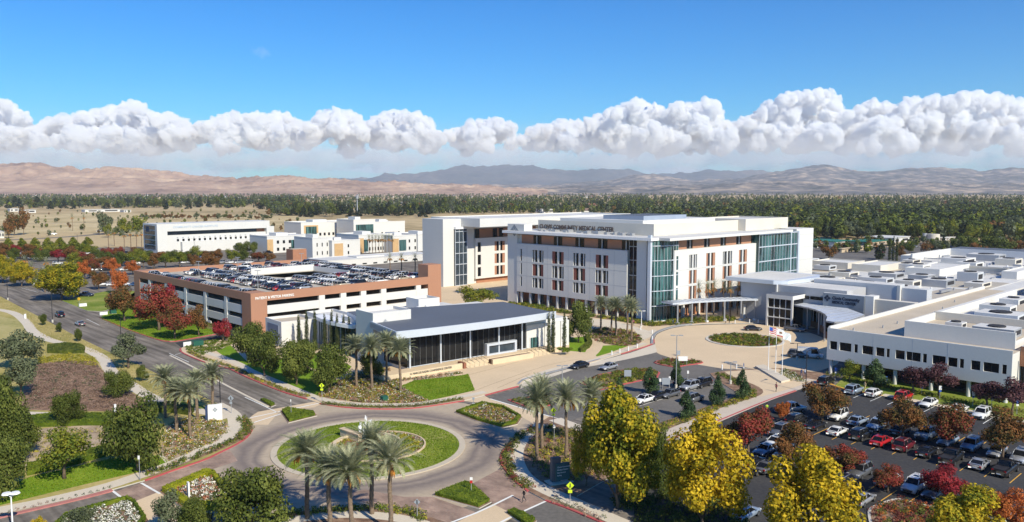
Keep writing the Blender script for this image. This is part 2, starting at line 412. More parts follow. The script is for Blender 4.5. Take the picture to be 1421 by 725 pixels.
def cloudtop(px):
    P = [(-120, 170), (-60, 150), (0, 150), (18, 144), (34, 160), (45, 183), (80, 170), (110, 163), (150, 158), (188, 146), (208, 150), (218, 172), (238, 160), (262, 184), (300, 172), (325, 162), (400, 163), (430, 176), (460, 157), (486, 160), (510, 176), (550, 158), (588, 162), (604, 186), (640, 184), (668, 168), (702, 170), (716, 200), (732, 182), (772, 174), (820, 170), (850, 158), (878, 143), (915, 155), (960, 147), (986, 144), (992, 176), (1030, 172), (1060, 154), (1090, 134), (1150, 131), (1158, 158), (1180, 158), (1208, 141), (1236, 156), (1256, 142), (1300, 140), (1340, 134), (1408, 143), (1421, 165), (1500, 140), (1600, 150)]
    return float(np.interp(px, [p[0] for p in P], [p[1] for p in P]))
def wpos(px, py, d): return np.array([(px-CX)/F*d, d, H+(HY-py)/F*d])
def lobes_mesh(name, items, voxel=30., kind='structure', mt=None):
    """lobes fused into one skin by a voxel remesh, then broken up by billowy noise"""
    Vs, Fs = [], []; n = 0
    for (c, r, sub, sq) in items:
        V, Fa = ICO[2 if r < 160 else 3]; W = V*r; W[:, 2] *= sq
        q = (c+W)/700.; W *= (1+.9*(fbm(q+3, 3)-.5))[:, None]
        Vs.append(W+c); Fs.append(Fa+n); n += len(V)
    me = np_mesh('tmp', np.concatenate(Vs), np.concatenate(Fs), [])
    o = bpy.data.objects.new('tmp', me); COL.objects.link(o)
    m = o.modifiers.new('r', 'REMESH'); m.mode = 'VOXEL'; m.voxel_size = voxel; m.adaptivity = 0
    m2 = o.modifiers.new('s', 'SMOOTH'); m2.factor = .6; m2.iterations = 5
    bpy.context.view_layer.update(); ev = o.evaluated_get(bpy.context.evaluated_depsgraph_get())
    me2 = bpy.data.meshes.new_from_object(ev); bpy.data.objects.remove(o); bpy.data.meshes.remove(me)
    nv = len(me2.vertices); co = np.empty(nv*3, dtype=np.float32); me2.vertices.foreach_get('co', co); co = co.reshape(-1, 3).astype(np.float64)
    no = np.empty(nv*3, dtype=np.float32); me2.vertex_normals.foreach_get('vector', no); no = no.reshape(-1, 3)
    w = co/430.+np.stack([fbm(co/400.+k*7, 2) for k in range(3)], 1)*.8
    b = fbm(w, 5, True, .58); b2 = fbm(co/230.+31, 4, True, .6)
    d = 520*(b-.63)+260*(b2-.6)+90*(fbm(co/80.+5, 3)-.5)
    co = co+no*d[:, None]
    me2.vertices.foreach_set('co', co.astype(np.float32).ravel())
    me2.materials.clear(); me2.materials.append(mt or FRINGE)
    me2.polygons.foreach_set('use_smooth', np.ones(len(me2.polygons), dtype=bool)); me2.update(); me2.name = name
    return tag(link(name, me2), kind=kind)
def make_clouds():
    rng = random.Random(11); D0 = 26000; m = D0/F; bands = {}
    x = -110
    while x < 1560:
        top = cloudtop(x); bot = 204+rng.uniform(-13, 6); hgt = bot-top
        # big body lobes
        y = bot-8
        items = bands.setdefault(int((x+110)//170), [])
        while y > top+6:
            f = (bot-y)/hgt; rpx = rng.uniform(8, 16)*(1.1-.35*f); rpx = min(rpx, (y-top)*1.02+2)
            D = D0+rng.uniform(-1800, 1800)+f*2500
            c = wpos(x+rng.uniform(-7, 7), y, D); items.append((c, rpx*D/F, 4 if rpx > 8 else 3, .92))
            for k in range(4):
                a = rng.uniform(-.2, math.pi+.2); rr = rpx*rng.uniform(.22, .48)
                dx, dy = math.cos(a)*rpx*.85, math.sin(a)*rpx*.8
                if y-dy-rr*.7 < top-2: continue
                D2 = D-rng.uniform(.1, 1.0)*rpx*m
                items.append((wpos(x+dx, y-dy, D2), rr*D2/F, 3, 1))
            y -= rpx*.85
        # crisp crown lobes along the top edge
        for k in range(3):
            xx = x+rng.uniform(-9, 9); tt = cloudtop(xx); rr = rng.uniform(2.2, 7.0); D = D0+rng.uniform(-800, 1500)
            items.append((wpos(xx, tt+rr*.8, D), rr*D/F, 3, 1))
        x += rng.uniform(9, 14)
    for k, it in bands.items(): lobes_mesh('cloud', it)
    # thin hazy shelf below and in front of the heaps
    x = -120; veil = []
    while x < 1560:
        D = D0-3200+rng.uniform(-600, 600); y = rng.uniform(203, 226); veil.append((wpos(x, y, D), rng.uniform(16, 40)*D/F, 4, rng.uniform(.14, .30))); x += rng.uniform(5, 12)
    lobes_mesh('cloud', veil, 55., mt=VEIL)
    far = []; x = -120
    while x < 1560:
        D = D0+4500; y = rng.uniform(212, 238); far.append((wpos(x, y, D), rng.uniform(20, 50)*D/F, 4, rng.uniform(.14, .25))); x += rng.uniform(10, 22)
    lobes_mesh('cloud', far, 70., mt=VEIL)
    lobes_mesh('cloud', [(wpos(356+i*3, 72+i*1.2, 24000), rng.uniform(2, 5)*21, 4, .6) for i in range(8)], 24., mt=VEIL)
make_clouds()
sc.cycles.volume_bounces = 10; sc.cycles.max_bounces = 12
# ================================================================ ground layout (surveyed outlines)
def road_mat():
    """roundabout concrete: tan paving with darker rings worn by tyres (real wear, fixed to the place)"""
    m = bpy.data.materials.new('worn_concrete_road'); nt, N, L = nodes(m)
    out = N.new('ShaderNodeOutputMaterial'); p = N.new('ShaderNodeBsdfPrincipled'); L.new(p.outputs[0], out.inputs[0]); p.inputs['Roughness'].default_value = .85
    p.inputs['Specular IOR Level'].default_value = .25
    geo = N.new('ShaderNodeNewGeometry'); sub = N.new('ShaderNodeVectorMath'); sub.operation = 'SUBTRACT'; sub.inputs[1].default_value = (RC[0], RC[1], 0)
    L.new(geo.outputs['Position'], sub.inputs[0]); ln = N.new('ShaderNodeVectorMath'); ln.operation = 'LENGTH'; L.new(sub.outputs[0], ln.inputs[0])
    nz = N.new('ShaderNodeTexNoise'); nz.inputs['Scale'].default_value = .16; nz.inputs['Detail'].default_value = 5; L.new(geo.outputs['Position'], nz.inputs['Vector'])
    ad = N.new('ShaderNodeMath'); ad.operation = 'MULTIPLY_ADD'; ad.inputs[1].default_value = 2.6; L.new(nz.outputs[0], ad.inputs[0]); L.new(ln.outputs['Value'], ad.inputs[2])
    rp = N.new('ShaderNodeValToRGB'); dv = N.new('ShaderNodeMath'); dv.operation = 'DIVIDE'; dv.inputs[1].default_value = 30; L.new(ad.outputs[0], dv.inputs[0]); L.new(dv.outputs[0], rp.inputs[0])
    e = rp.color_ramp.elements
    tan = (.42, .34, .25, 1); dk = (.19, .155, .135, 1); md = (.29, .235, .19, 1)
    stops = [(0, tan), (.535, tan), (.575, dk), (.60, md), (.64, dk), (.685, md), (.76, tan), (1, tan)]
    while len(e) < len(stops): e.new(.5)
    for i, (q, c) in enumerate(stops): e[i].position = q; e[i].color = c
    n2 = N.new('ShaderNodeTexNoise'); n2.inputs['Scale'].default_value = 1.2; n2.inputs['Detail'].default_value = 6; L.new(geo.outputs['Position'], n2.inputs['Vector'])
    mr = N.new('ShaderNodeMapRange'); mr.inputs[3].default_value = .78; mr.inputs[4].default_value = 1.22; L.new(n2.outputs[0], mr.inputs[0])
    mx = N.new('ShaderNodeMix'); mx.data_type = 'RGBA'; mx.blend_type = 'MULTIPLY'; mx.inputs[0].default_value = 1
    L.new(rp.outputs[0], mx.inputs[6]); L.new(mr.outputs[0], mx.inputs[7]); L.new(mx.outputs[2], p.inputs['Base Color'])
    return m
RC = (-21.0, 117.3)
ASPH = multi('worn_asphalt', [(.13, .112, .095), (.18, .158, .135), (.26, .225, .19)], .09, scale2=1.3, mixw=.45, lo=.3, hi=.7)
def streak(m, az, amt=.22, sc_=.9):
    nt = m.node_tree; N, L = nt.nodes, nt.links; p = [n for n in N if n.type == 'BSDF_PRINCIPLED'][0]; src = p.inputs['Base Color'].links[0].from_socket
    geo = N.new('ShaderNodeNewGeometry'); mp = N.new('ShaderNodeMapping'); mp.vector_type = 'TEXTURE'; mp.inputs['Rotation'].default_value = (0, 0, az); mp.inputs['Scale'].default_value = (14/sc_, 1/sc_, 1); L.new(geo.outputs['Position'], mp.inputs[0])
    n = N.new('ShaderNodeTexNoise'); n.inputs['Scale'].default_value = 1; n.inputs['Detail'].default_value = 3; L.new(mp.outputs[0], n.inputs['Vector'])
    mr = N.new('ShaderNodeMapRange'); mr.inputs[1].default_value = .35; mr.inputs[2].default_value = .65; mr.inputs[3].default_value = 1-amt*1.4; mr.inputs[4].default_value = 1+amt; L.new(n.outputs[0], mr.inputs[0])
    mx = N.new('ShaderNodeMix'); mx.data_type = 'RGBA'; mx.blend_type = 'MULTIPLY'; mx.inputs[0].default_value = 1; L.new(src, mx.inputs[6]); L.new(mr.outputs[0], mx.inputs[7]); L.new(mx.outputs[2], p.inputs['Base Color'])
streak(ASPH, R(133), .25, .8)
ASPN = multi('new_asphalt', [(.034, .034, .038), (.050, .050, .053), (.075, .072, .07)], .12, scale2=2.2, mixw=.5, lo=.3, hi=.7)
ASPM = multi('grey_asphalt', [(.10, .094, .09), (.145, .135, .125), (.19, .175, .16)], .12, scale2=2, mixw=.5, lo=.3, hi=.7)
RINGM = road_mat()
def brickmat():
    m = bpy.data.materials.new('brick_pavers'); nt, N, L = nodes(m)
    out = N.new('ShaderNodeOutputMaterial'); p = N.new('ShaderNodeBsdfPrincipled'); L.new(p.outputs[0], out.inputs[0]); p.inputs['Roughness'].default_value = .9
    geo = N.new('ShaderNodeNewGeometry'); mp = N.new('ShaderNodeMapping'); mp.inputs['Rotation'].default_value = (0, 0, R(44)); L.new(geo.outputs['Position'], mp.inputs[0])
    b = N.new('ShaderNodeTexBrick'); b.inputs['Scale'].default_value = 1; b.inputs['Brick Width'].default_value = .6; b.inputs['Row Height'].default_value = .3; b.inputs['Mortar Size'].default_value = .02
    b.inputs['Color1'].default_value = (.26, .17, .13, 1); b.inputs['Color2'].default_value = (.33, .225, .17, 1); b.inputs['Mortar'].default_value = (.30, .23, .18, 1)
    L.new(mp.outputs[0], b.inputs['Vector'])
    n2 = N.new('ShaderNodeTexNoise'); n2.inputs['Scale'].default_value = .35; n2.inputs['Detail'].default_value = 6; L.new(geo.outputs['Position'], n2.inputs['Vector'])
    mr = N.new('ShaderNodeMapRange'); mr.inputs[1].default_value = .3; mr.inputs[2].default_value = .7; mr.inputs[3].default_value = .65; mr.inputs[4].default_value = 1.35; L.new(n2.outputs[0], mr.inputs[0])
    mx = N.new('ShaderNodeMix'); mx.data_type = 'RGBA'; mx.blend_type = 'MULTIPLY'; mx.inputs[0].default_value = 1
    L.new(b.outputs[0], mx.inputs[6]); L.new(mr.outputs[0], mx.inputs[7]); L.new(mx.outputs[2], p.inputs['Base Color'])
    return m
BRICK = brickmat()
def sheet(name, pts, z, m, px=True, sm=False, kind='structure'):
    P = gp(pts) if px else pts
    if sm: P = smooth_line(P, True, 4)
    b = MB(); b.poly(P, z, m); return tag(b.build(name), kind=kind)
def slab(name, pts, z, m, side=None, px=True, sm=False, z0=-.05):
    P = gp(pts) if px else pts
    if sm: P = smooth_line(P, True, 4)
    b = MB(); b.prism(P, z0, z, m, side or KERB); return tag(b.build(name), kind='structure')
def path(name, pts, w, z, m, px=True, z0=None, kind='structure', sm=True):
    P = gp(pts) if px else pts
    if sm: P = smooth_line(P, False, 6)
    b = MB(); ribbon(b, P, w, z, m, z0); o = b.build(name)
    return tag(o, kind=kind)
def circ(c, r, n=64, a0=0, a1=360): return [(c[0]+r*math.cos(R(a0+(a1-a0)*i/n)), c[1]+r*math.sin(R(a0+(a1-a0)*i/n))) for i in range(n)]
# asphalt of the whole district (verges and blocks stand on it)
sheet('road', [(-420, 356), (60, 345), (420, 340), (1120, 372), (1421, 392), (1900, 420), (2300, 900), (-900, 900)], .010, ASPH)
sheet('yard_paving', [(1118, 339), (1260, 337), (1421, 340), (1640, 352), (1640, 392), (1421, 386), (1118, 370)], .014, ASPM)
sheet('bare_ground', [(1135, 333), (1290, 331), (1300, 337), (1140, 340)], .012, TANBED)
sheet('field', [(-80, 300), (150, 296), (420, 300), (470, 312), (200, 318), (-80, 330)], .006, multi('golden_field', [(.34, .27, .13), (.50, .39, .21), (.60, .48, .28)], .02, scale2=.3))
# northern edge road and tracks in the dry field
path('road', [(-60, 336), (60, 331), (130, 326), (180, 320), (240, 312)], 9, .012, ASPM)
path('road', [(-60, 313), (120, 309), (205, 303), (420, 297)], 7, .012, TANBED)
# left park block
PARK = [(-260, 352), (-60, 392), (0, 412), (51, 438.5), (109, 469), (157, 492), (198, 509.5), (250, 537), (304, 562), (325, 574), (341, 582), (349, 588), (349.5, 597), (343, 607), (329, 617), (305, 629), (281, 640), (237, 655), (201, 668), (155, 681), (100, 695), (0, 718), (-80, 738), (-520, 830), (-600, 420)]
slab('verge', PARK, .13, DRYL)
sheet('dry_field', [(-300, 440), (-40, 452), (0, 440), (30, 446), (45, 470), (20, 500), (-20, 520), (-300, 560)], .138, multi('dry_park_grass', [(.22, .22, .07), (.38, .33, .13), (.46, .38, .2)], .06, scale2=1.2), sm=False)
sheet('mulch_bed', [(36, 520), (52, 506), (95, 500), (132, 502), (146, 520), (170, 538), (205, 560), (190, 572), (100, 572), (28, 570)], .142, MULCH)
sheet('mulch_bed', [(30, 612), (60, 596), (110, 590), (162, 594), (165, 618), (120, 634), (32, 650)], .142, TANBED)
sheet('lawn', [(-80, 722), (-60, 694), (0, 680), (41, 664), (100, 650), (153, 638), (225, 633), (234, 643), (190, 657), (100, 678), (0, 703)], .146, LAWN)
sheet('lawn', [(222, 552), (240, 548), (290, 568), (262, 578), (222, 572)], .146, LAWN2)
path('path', [(-60, 424), (0, 431), (22, 437), (37, 449), (46, 461), (70, 473), (100, 480), (122, 487), (143, 499), (155, 517), (178, 533), (205, 550), (240, 566), (285, 573), (318, 581)], 2.6, .152, CONC)
path('path', [(-40, 574), (34, 575), (100, 577), (182, 578), (225, 571)], 2.0, .156, CONC)
path('path', [(300, 562), (322, 575), (327, 590), (320, 605), (290, 622), (240, 645), (190, 663), (140, 679), (60, 698), (0, 710), (-70, 727)], 2.4, .160, CONC)
path('path', [(222, 632), (236, 648)], .5, .164, CONC)
sheet('planting_bed', [(228, 604), (240, 588), (262, 580), (300, 583), (316, 590), (316, 602), (296, 616), (262, 630), (238, 640), (224, 632)], .150, TANBED, sm=True)
path('planting_bed', [(333, 582), (342, 590), (341, 600), (327, 612), (300, 624), (250, 644), (203, 662)], 1.7, .156, MULCH)
path('planting_bed', [(152, 678), (100, 692), (0, 715), (-70, 732)], 1.2, .156, TANBED)
# islands between the garage drive and car park entrance
slab('verge', [(86, 418), (121, 432), (141, 433), (152, 430), (205, 421), (210, 405), (150, 404)], .13, LAWN2)
GAR = [(139, 441.5), (177, 457.5), (218, 471.5), (232, 474), (245, 474), (299, 464), (318, 456), (290, 430), (190, 404), (160, 425)]
slab('verge', GAR, .13, LAWN)
path('kerb', [(139, 441.5), (177, 457.5), (218, 471.5), (232, 474), (245, 474), (299, 464.5)], .35, .15, KERBR, z0=0)
sheet('driveway', [(243, 476), (300, 466), (330, 452), (360, 462), (322, 468), (268, 477.5), (252, 483)], .016, ASPN)
sheet('mulch_bed', [(205, 425), (230, 424), (318, 452), (300, 460), (272, 452)], .14, MULCH)
# education block with the hospital frontage
EDU = [(251, 484), (253, 490), (286, 504), (317, 512), (340, 523), (391, 544), (426, 554.5), (436, 558), (444, 561), (482, 566.5), (532, 568.5), (581, 566.5), (644, 557), (673, 549.5), (719, 537), (727, 530), (760, 519), (790, 511), (822, 504), (875, 488), (905, 478), (906, 470), (913, 461), (937, 453.5), (974, 450), (1060, 449), (1130, 456), (1160, 440), (1180, 400), (1000, 372), (700, 378), (560, 400), (400, 440), (322, 468), (268, 477)]
slab('verge', EDU, .13, CREAM)
def kerbline(pts, m=KERBR, w=.35): return path('kerb', pts, w, .15, m, z0=0)
kerbline([(251, 484), (253, 490), (286, 504), (317, 512), (340, 523), (391, 544), (426, 554.5)])
kerbline([(444, 561), (482, 566.5), (532, 568.5), (581, 566.5), (644, 557)])
kerbline([(673, 549.5), (700, 542), (719, 537)])
kerbline([(862, 492), (875, 488), (905, 478), (906, 470)])
kerbline([(349.5, 597), (343, 607), (329, 617), (305, 629), (281, 640), (237, 655), (201, 668)])
path('kerb', [(155, 681), (100, 695), (0, 718), (-70, 735)], 1.1, .15, base('worn_red_kerb', (.42, .17, .15), .8, .2, .5, 6), z0=0)
sheet('lawn', [(345, 505), (372, 495), (400, 500), (470, 530), (478, 541), (455, 552), (430, 548), (380, 530), (330, 508), (300, 488), (320, 480)], .140, LAWN)
sheet('lawn', [(556, 537), (575, 529), (640, 522), (650, 520), (659, 543), (620, 552), (596, 557), (575, 548)], .140, LAWN)
sheet('lawn', [(412, 503), (430, 492), (455, 490), (480, 497), (490, 508), (478, 520), (440, 515)], .140, LAWN)
path('path', [(262, 485), (300, 494), (330, 506), (350, 517), (391, 534), (430, 550), (450, 556)], 2.0, .148, CONC)
path('path', [(450, 556), (482, 561), (532, 563), (581, 561), (644, 551), (673, 545)], 1.6, .148, CONC)
sheet('planting_bed', [(440, 552), (460, 535), (490, 520), (540, 512), (556, 537), (575, 550), (598, 558), (560, 561), (500, 560)], .144, MULCH)
path('planting_bed', [(448, 561), (482, 564.5), (532, 566.3), (581, 564.2), (643, 554.5)], 1.3, .154, MULCH)
path('planting_bed', [(262, 489), (286, 500), (317, 509), (342, 520), (391, 541), (428, 552)], 1.4, .154, MULCH)
path('path', [(472, 500), (490, 506), (497, 515), (485, 522), (470, 524)], 2.2, .152, CREAM)
# hospital frontage: walk, beds, curved path, lawn
sheet('planting_bed', [(705, 421), (730, 420), (800, 436), (900, 446), (920, 450), (930, 444), (1020, 440), (1020, 446), (960, 450), (905, 454), (880, 450), (820, 441), (750, 432)], .142, MULCH)
sheet('planting_bed', [(820, 460), (840, 456), (880, 462), (890, 472), (886, 478), (868, 481), (845, 479), (822, 472)], .146, MULCH, sm=True)
sheet('lawn', [(828, 496), (822, 487), (832, 481), (850, 480), (872, 481), (848, 490)], .146, LAWN)
sheet('lawn', [(790, 470), (812, 468), (819, 478), (812, 490), (790, 488)], .146, LAWN)
path('path', [(818, 462), (830, 476), (826, 488), (812, 500)], 2.2, .152, CREAM)
sheet('path', [(818, 443), (850, 445), (900, 460), (912, 458), (905, 468), (890, 474), (880, 458), (846, 456), (822, 452)], .150, CONC)
path('pavement', [(725, 528), (760, 516), (790, 508), (822, 501), (862, 489), (895, 477)], 1.4, .154, CONC)
path('retaining_kerb', [(719, 534), (726, 528), (740, 524), (790, 510.5), (833, 499)], .5, .17, GREYM, z0=0)
path('retaining_kerb', [(905, 478), (906, 469), (914, 461), (937, 453.8), (960, 451)], .6, .35, GREYM, z0=0)
# drop-off pavement and its drive
DROP = [(909, 477), (909, 469), (916, 462), (938, 455), (974, 451.5), (1060, 450.5), (1110, 458), (1150, 474), (1165, 500), (1146, 512), (1125, 516), (1085, 512), (1040, 513), (1005, 512), (970, 507), (940, 500), (912, 490)]
sheet('road', DROP, .016, CREAM, sm=True)
sheet('road', [(725, 530), (790, 512), (875, 490), (909, 478), (912, 489), (870, 500), (800, 512), (770, 522), (722, 540)], .020, CONC)
sheet('road', [(722, 540), (770, 522), (800, 513), (870, 499), (909, 490), (940, 500), (972, 507), (1010, 513), (1062, 513), (1070, 515), (1040, 520), (988, 522), (867, 535), (822, 574), (787, 586), (680, 554), (690, 548)], .024, ASPM)
IC = G(1035, 473.5); IC = (IC[0], IC[1]+1)
def ring(name, c, r0, r1, z, m, z0=-.05):
    b = MB(); n = 72
    for i in range(n):
        a, a2 = 2*math.pi*i/n, 2*math.pi*(i+1)/n
        P = lambda r, t, zz: (c[0]+r*math.cos(t), c[1]+r*math.sin(t), zz)
        b.face([P(r0, a, z), P(r1, a, z), P(r1, a2, z), P(r0, a2, z)], m)
        b.face([P(r1, a, z0), P(r1, a2, z0), P(r1, a2, z), P(r1, a, z)], m)
        b.face([P(r0, a2, z0), P(r0, a, z0), P(r0, a, z), P(r0, a2, z)], m)
    return tag(b.build(name), kind='structure')
ring('kerb', IC, 8.9, 9.6, .16, KERB)
sheet('planting_bed', circ(IC, 8.9), .12, MULCH, px=False)
# beds between drive and car park
def bed(pts, kerb=True, m=MULCH, sm=False, z=.14):
    P = gp(pts)
    if sm: P = smooth_line(P, True, 4)
    b = MB(); b.prism(P, -.02, z, m, KERB); o = tag(b.build('planting_bed'), kind='structure')
    if kerb:
        k = MB(); ribbon(k, P+[P[0], P[1]], .3, z+.03, KERBR, 0); tag(k.build('kerb'), kind='structure')
    return P
BED_LONG = bed([(806, 533), (830, 521), (870, 514), (900, 512), (915, 518), (912, 524), (870, 533), (832, 542)])
BED_DROP = bed([(908, 504), (930, 499), (955, 500), (975, 504), (950, 508), (935, 510)], sm=True)
BED_E1 = bed([(705, 556), (735, 552), (760, 558), (763, 563), (742, 570)], sm=False)
# small car park
sheet('parking_lot', [(815, 578), (840, 556), (868, 535), (985, 521), (992, 527), (1026, 548), (1000, 560), (925, 586), (870, 600), (826, 596)], .030, ASPM)
# right block: strip with walkway
SEB = [(745, 590), (763, 579), (787, 586), (824, 597), (870, 600), (925, 586), (1000, 560), (1026, 548), (992, 527), (985, 519), (1010, 515), (1062, 512), (1085, 512), (1120, 516), (1150, 520), (1158, 537), (1134, 531), (1104, 543), (1062, 558), (990, 588), (915, 618), (870, 650), (800, 690), (900, 745), (860, 750), (830, 724), (787, 706), (757, 695.5), (733, 683), (716, 669), (701, 652), (695, 640), (698, 628), (710, 614), (725, 603)]
slab('verge', SEB, .13, MULCH)
path('path', [(752, 590), (734, 602), (720, 617), (715, 635), (722, 655), (737, 670), (765, 685), (800, 700), (850, 722), (880, 735)], 2.3, .148, CONC)
path('path', [(770, 583), (800, 594), (824, 600)], 2.6, .152, CONC)
path('path', [(880, 640), (918, 612), (985, 583), (1058, 553), (1100, 538), (1134, 529)], 4.0, .150, base('pink_concrete', (.52, .44, .36), .9, .08, .2, 3))
path('kerb', [(880, 647), (915, 618), (990, 588), (1062, 558), (1104, 543)], .35, .16, KERBR, z0=0)
kerbline([(845, 729), (830, 724), (787, 706), (757, 695.5)])
kerbline([(733, 683), (716, 669), (701, 652), (695, 640), (698, 628), (710, 614)])
sheet('plaza', [(1005, 517), (1062, 513), (1080, 513), (1112, 532), (1134, 528), (1096, 541), (1056, 552), (1040, 541)], .156, CREAM)
path('planting_bed', [(925, 590), (1000, 563), (1050, 545), (1020, 528), (1000, 522)], 2.4, .162, MULCH)
# main right car park
LOT = [(880, 660), (915, 619), (990, 589), (1062, 559), (1104, 544), (1134, 533), (1160, 537), (1225, 550), (1320, 569), (1421, 590), (1700, 650), (1800, 900), (1000, 900), (880, 740)]
sheet('parking_lot', LOT, .034, ASPN)
slab('verge', [(1158, 537), (1175, 520), (1420, 560), (1520, 570), (1520, 605), (1421, 588), (1320, 568), (1225, 549.5)], .13, LAWN2)
path('pavement', [(1225, 549), (1320, 567), (1421, 587), (1500, 602)], 2.0, .15, CONC)
path('kerb', [(1152, 534), (1175, 541), (1225, 550)], .5, .16, YPAINT, z0=0)
# bed at the bottom right with rounded kerb
P_ = smooth_line(gp([(1206, 712), (1225, 700), (1245, 694), (1262, 698), (1330, 715), (1360, 745), (1230, 745)]), True, 4)
b = MB(); b.prism(P_, 0, .14, MULCH, KERB); ribbon(b, P_+[P_[0]], .3, .17, KERB, 0); tag(b.build('planting_bed'), kind='structure')
# roundabout
sheet('road', circ(RC, 27.5), .028, RINGM, px=False)
ring('kerb', RC, 13.2, 14.1, .14, base('apron_concrete', (.50, .43, .33), .9, .1, .3, 3))
sheet('lawn', circ(RC, 13.2), .10, LAWN2, px=False)
# splitter islands
def island(pts, m=MULCH, sm=False, z=.14):
    P = gp(pts)
    if sm: P = smooth_line(P, True, 4)
    b = MB(); b.prism(P, -.02, z, m, KERB); o = tag(b.build('traffic_island'), kind='structure'); return P
ISL_A = island([(389, 572), (398, 568), (437, 574), (440, 578), (400, 588)])
ISL_B = island([(360, 556), (368, 556), (383, 563), (376, 566)])
ISL_C = island([(630, 573), (668, 560), (700, 566), (725, 580), (718, 590), (697, 595), (660, 585)])
ISL_D = island([(600, 689), (645, 671), (655, 674), (682, 698), (665, 707), (640, 700)])
ISL_E = island([(702, 713), (712, 708), (745, 724), (735, 735)])
ISL_F = island([(221, 684), (285, 656), (297, 658), (330, 695), (318, 712), (262, 712)])
ISL_G = island([(86, 720), (130, 706), (178, 694), (190, 700), (206, 724), (190, 745), (60, 745)])
ISL_S = island([(285, 745), (330, 722), (400, 713), (480, 706), (560, 710), (600, 720), (660, 745)])
path('path', [(330, 735), (400, 724), (470, 716), (540, 719), (590, 730)], 2.0, .152, CONC)
# brick and concrete aprons of the arms
sheet('pavers', [(160, 683), (202, 668.5), (238, 656), (282, 641), (318, 624), (330, 640), (285, 655), (221, 683), (178, 700), (173, 695)], .036, BRICK)
sheet('pavers', [(600, 690), (560, 690), (505, 680), (470, 690), (560, 711), (605, 721), (628, 728), (662, 712)], .036, BRICK)
sheet('pavers', [(655, 672), (700, 648), (716, 668), (733, 684), (757, 696), (716, 716), (700, 712), (682, 698)], .040, BRICK)
sheet('pavers', [(628, 728), (662, 712), (684, 700), (716, 716), (700, 726), (690, 740), (640, 745)], .044, CREAM)
sheet('pavers', [(178, 700), (221, 683), (240, 700), (262, 712), (285, 745), (206, 745), (203, 722)], .040, CREAM)
sheet('pavers', [(345, 583), (349, 578), (358, 572), (436, 558), (446, 561), (436, 566), (389, 570), (372, 590), (352, 590)], .036, CREAM)
sheet('pavers', [(644, 557), (673, 550), (680, 554), (787, 586), (763, 580), (745, 591), (722, 578), (668, 560)], .036, CREAM)
sheet('asphalt_patch', [(628, 730), (660, 745), (600, 760), (600, 735)], .036, ASPM)
sheet('road', [(716, 716), (757, 697), (830, 726), (870, 745), (740, 760)], .048, ASPM)
# painted lines
def line(pts, w=.22, m=WPAINT, z=.056, sm=False): return path('road_marking', pts, w, z, m, sm=sm)
for P in ([(155, 681), (176, 697)], [(196, 671), (222, 686)], [(340, 582), (446, 559.5)], [(349, 588), (390, 575)], [(680, 554), (787, 585.5)], [(655, 560), (700, 569)],
          [(626, 726), (660, 713), (684, 702), (712, 688)], [(714, 716), (757, 696.5)], [(690, 728), (714, 716)]): line(P, .32)
line([(0, 400), (60, 424), (120, 448), (168, 468), (215, 494), (262, 519), (305, 544), (340, 563)], .16, m=YPAINT) if False else None
line([(176, 452), (215, 471)], .14); line([(152, 441), (168, 449)], .14)
for q in range(6):
    a = G(232+q*8, 496+q*4.6); b_ = G(236+q*8, 498.3+q*4.6)
line([(30, 400), (52, 406), (62, 404)], .15); line([(235, 491), (262, 503)], .18); line([(120, 443), (138, 452), (150, 449)], .15); line([(243, 493), (252, 490)], .15)
path('median_strip', [(236, 494), (262, 507), (300, 528), (340, 549), (372, 565)], .5, .10, CONC, z0=0)
for q_ in ([(655, 545), (700, 528), (760, 508), (805, 499)], [(690, 540), (735, 520)], [(640, 524), (720, 503)]): path('paving_joint', q_, .09, .137, base('paving_joint', (.20, .14, .09), .9))
line([(340, 552), (360, 561), (385, 573)], .2)
# stall lines in the right car park (rows run along V, stalls along U)
# ================================================================ buildings
class Bld:
    def __init__(s, name, u0, v0, label, cat='building', th=TH, z0=0):
        s.th = th; s.u0, s.v0 = u0, v0; c, n = math.cos(th), math.sin(th)
        s.root = empty(name, (u0*c-v0*n, u0*n+v0*c, z0), th, label, cat)
    def xy(s, u, v): c, n = math.cos(s.th), math.sin(s.th); return (u*c-v*n, u*n+v*c)
    def build(s, mb, name, parent=None):
        mb.v = [(p[0]-s.u0, p[1]-s.v0, p[2]) for p in mb.v]
        return mb.build(name, parent or s.root)
def fpt(axis, c, a, z, d):
    return (c+d, a, z) if axis == 'u' else (a, c+d, z)
def facade(mb, axis, c, a0, a1, z0, z1, ops, depth, m, rev=None):
    xs = sorted(set([a0, a1]+[o[0] for o in ops]+[o[1] for o in ops])); zs = sorted(set([z0, z1]+[o[2] for o in ops]+[o[3] for o in ops]))
    P = lambda a, z, d: fpt(axis, c, a, z, d)
    for i in range(len(xs)-1):
        for j in range(len(zs)-1):
            xa, za = (xs[i]+xs[i+1])/2, (zs[j]+zs[j+1])/2
            if any(o[0] < xa < o[1] and o[2] < za < o[3] for o in ops): continue
            mb.face([P(xs[i], zs[j], 0), P(xs[i+1], zs[j], 0), P(xs[i+1], zs[j+1], 0), P(xs[i], zs[j+1], 0)], m)
    rects = [(o[0], o[1], o[2], o[3]) for o in ops]+[(a0, a1, z0, z1)]
    for (x0, x1, y0, y1) in rects:
        q = [(x0, y0), (x1, y0), (x1, y1), (x0, y1)]
        for k in range(4):
            a, b = q[k], q[(k+1) % 4]
            mb.face([P(a[0], a[1], 0), P(b[0], b[1], 0), P(b[0], b[1], depth), P(a[0], a[1], depth)], rev or m)
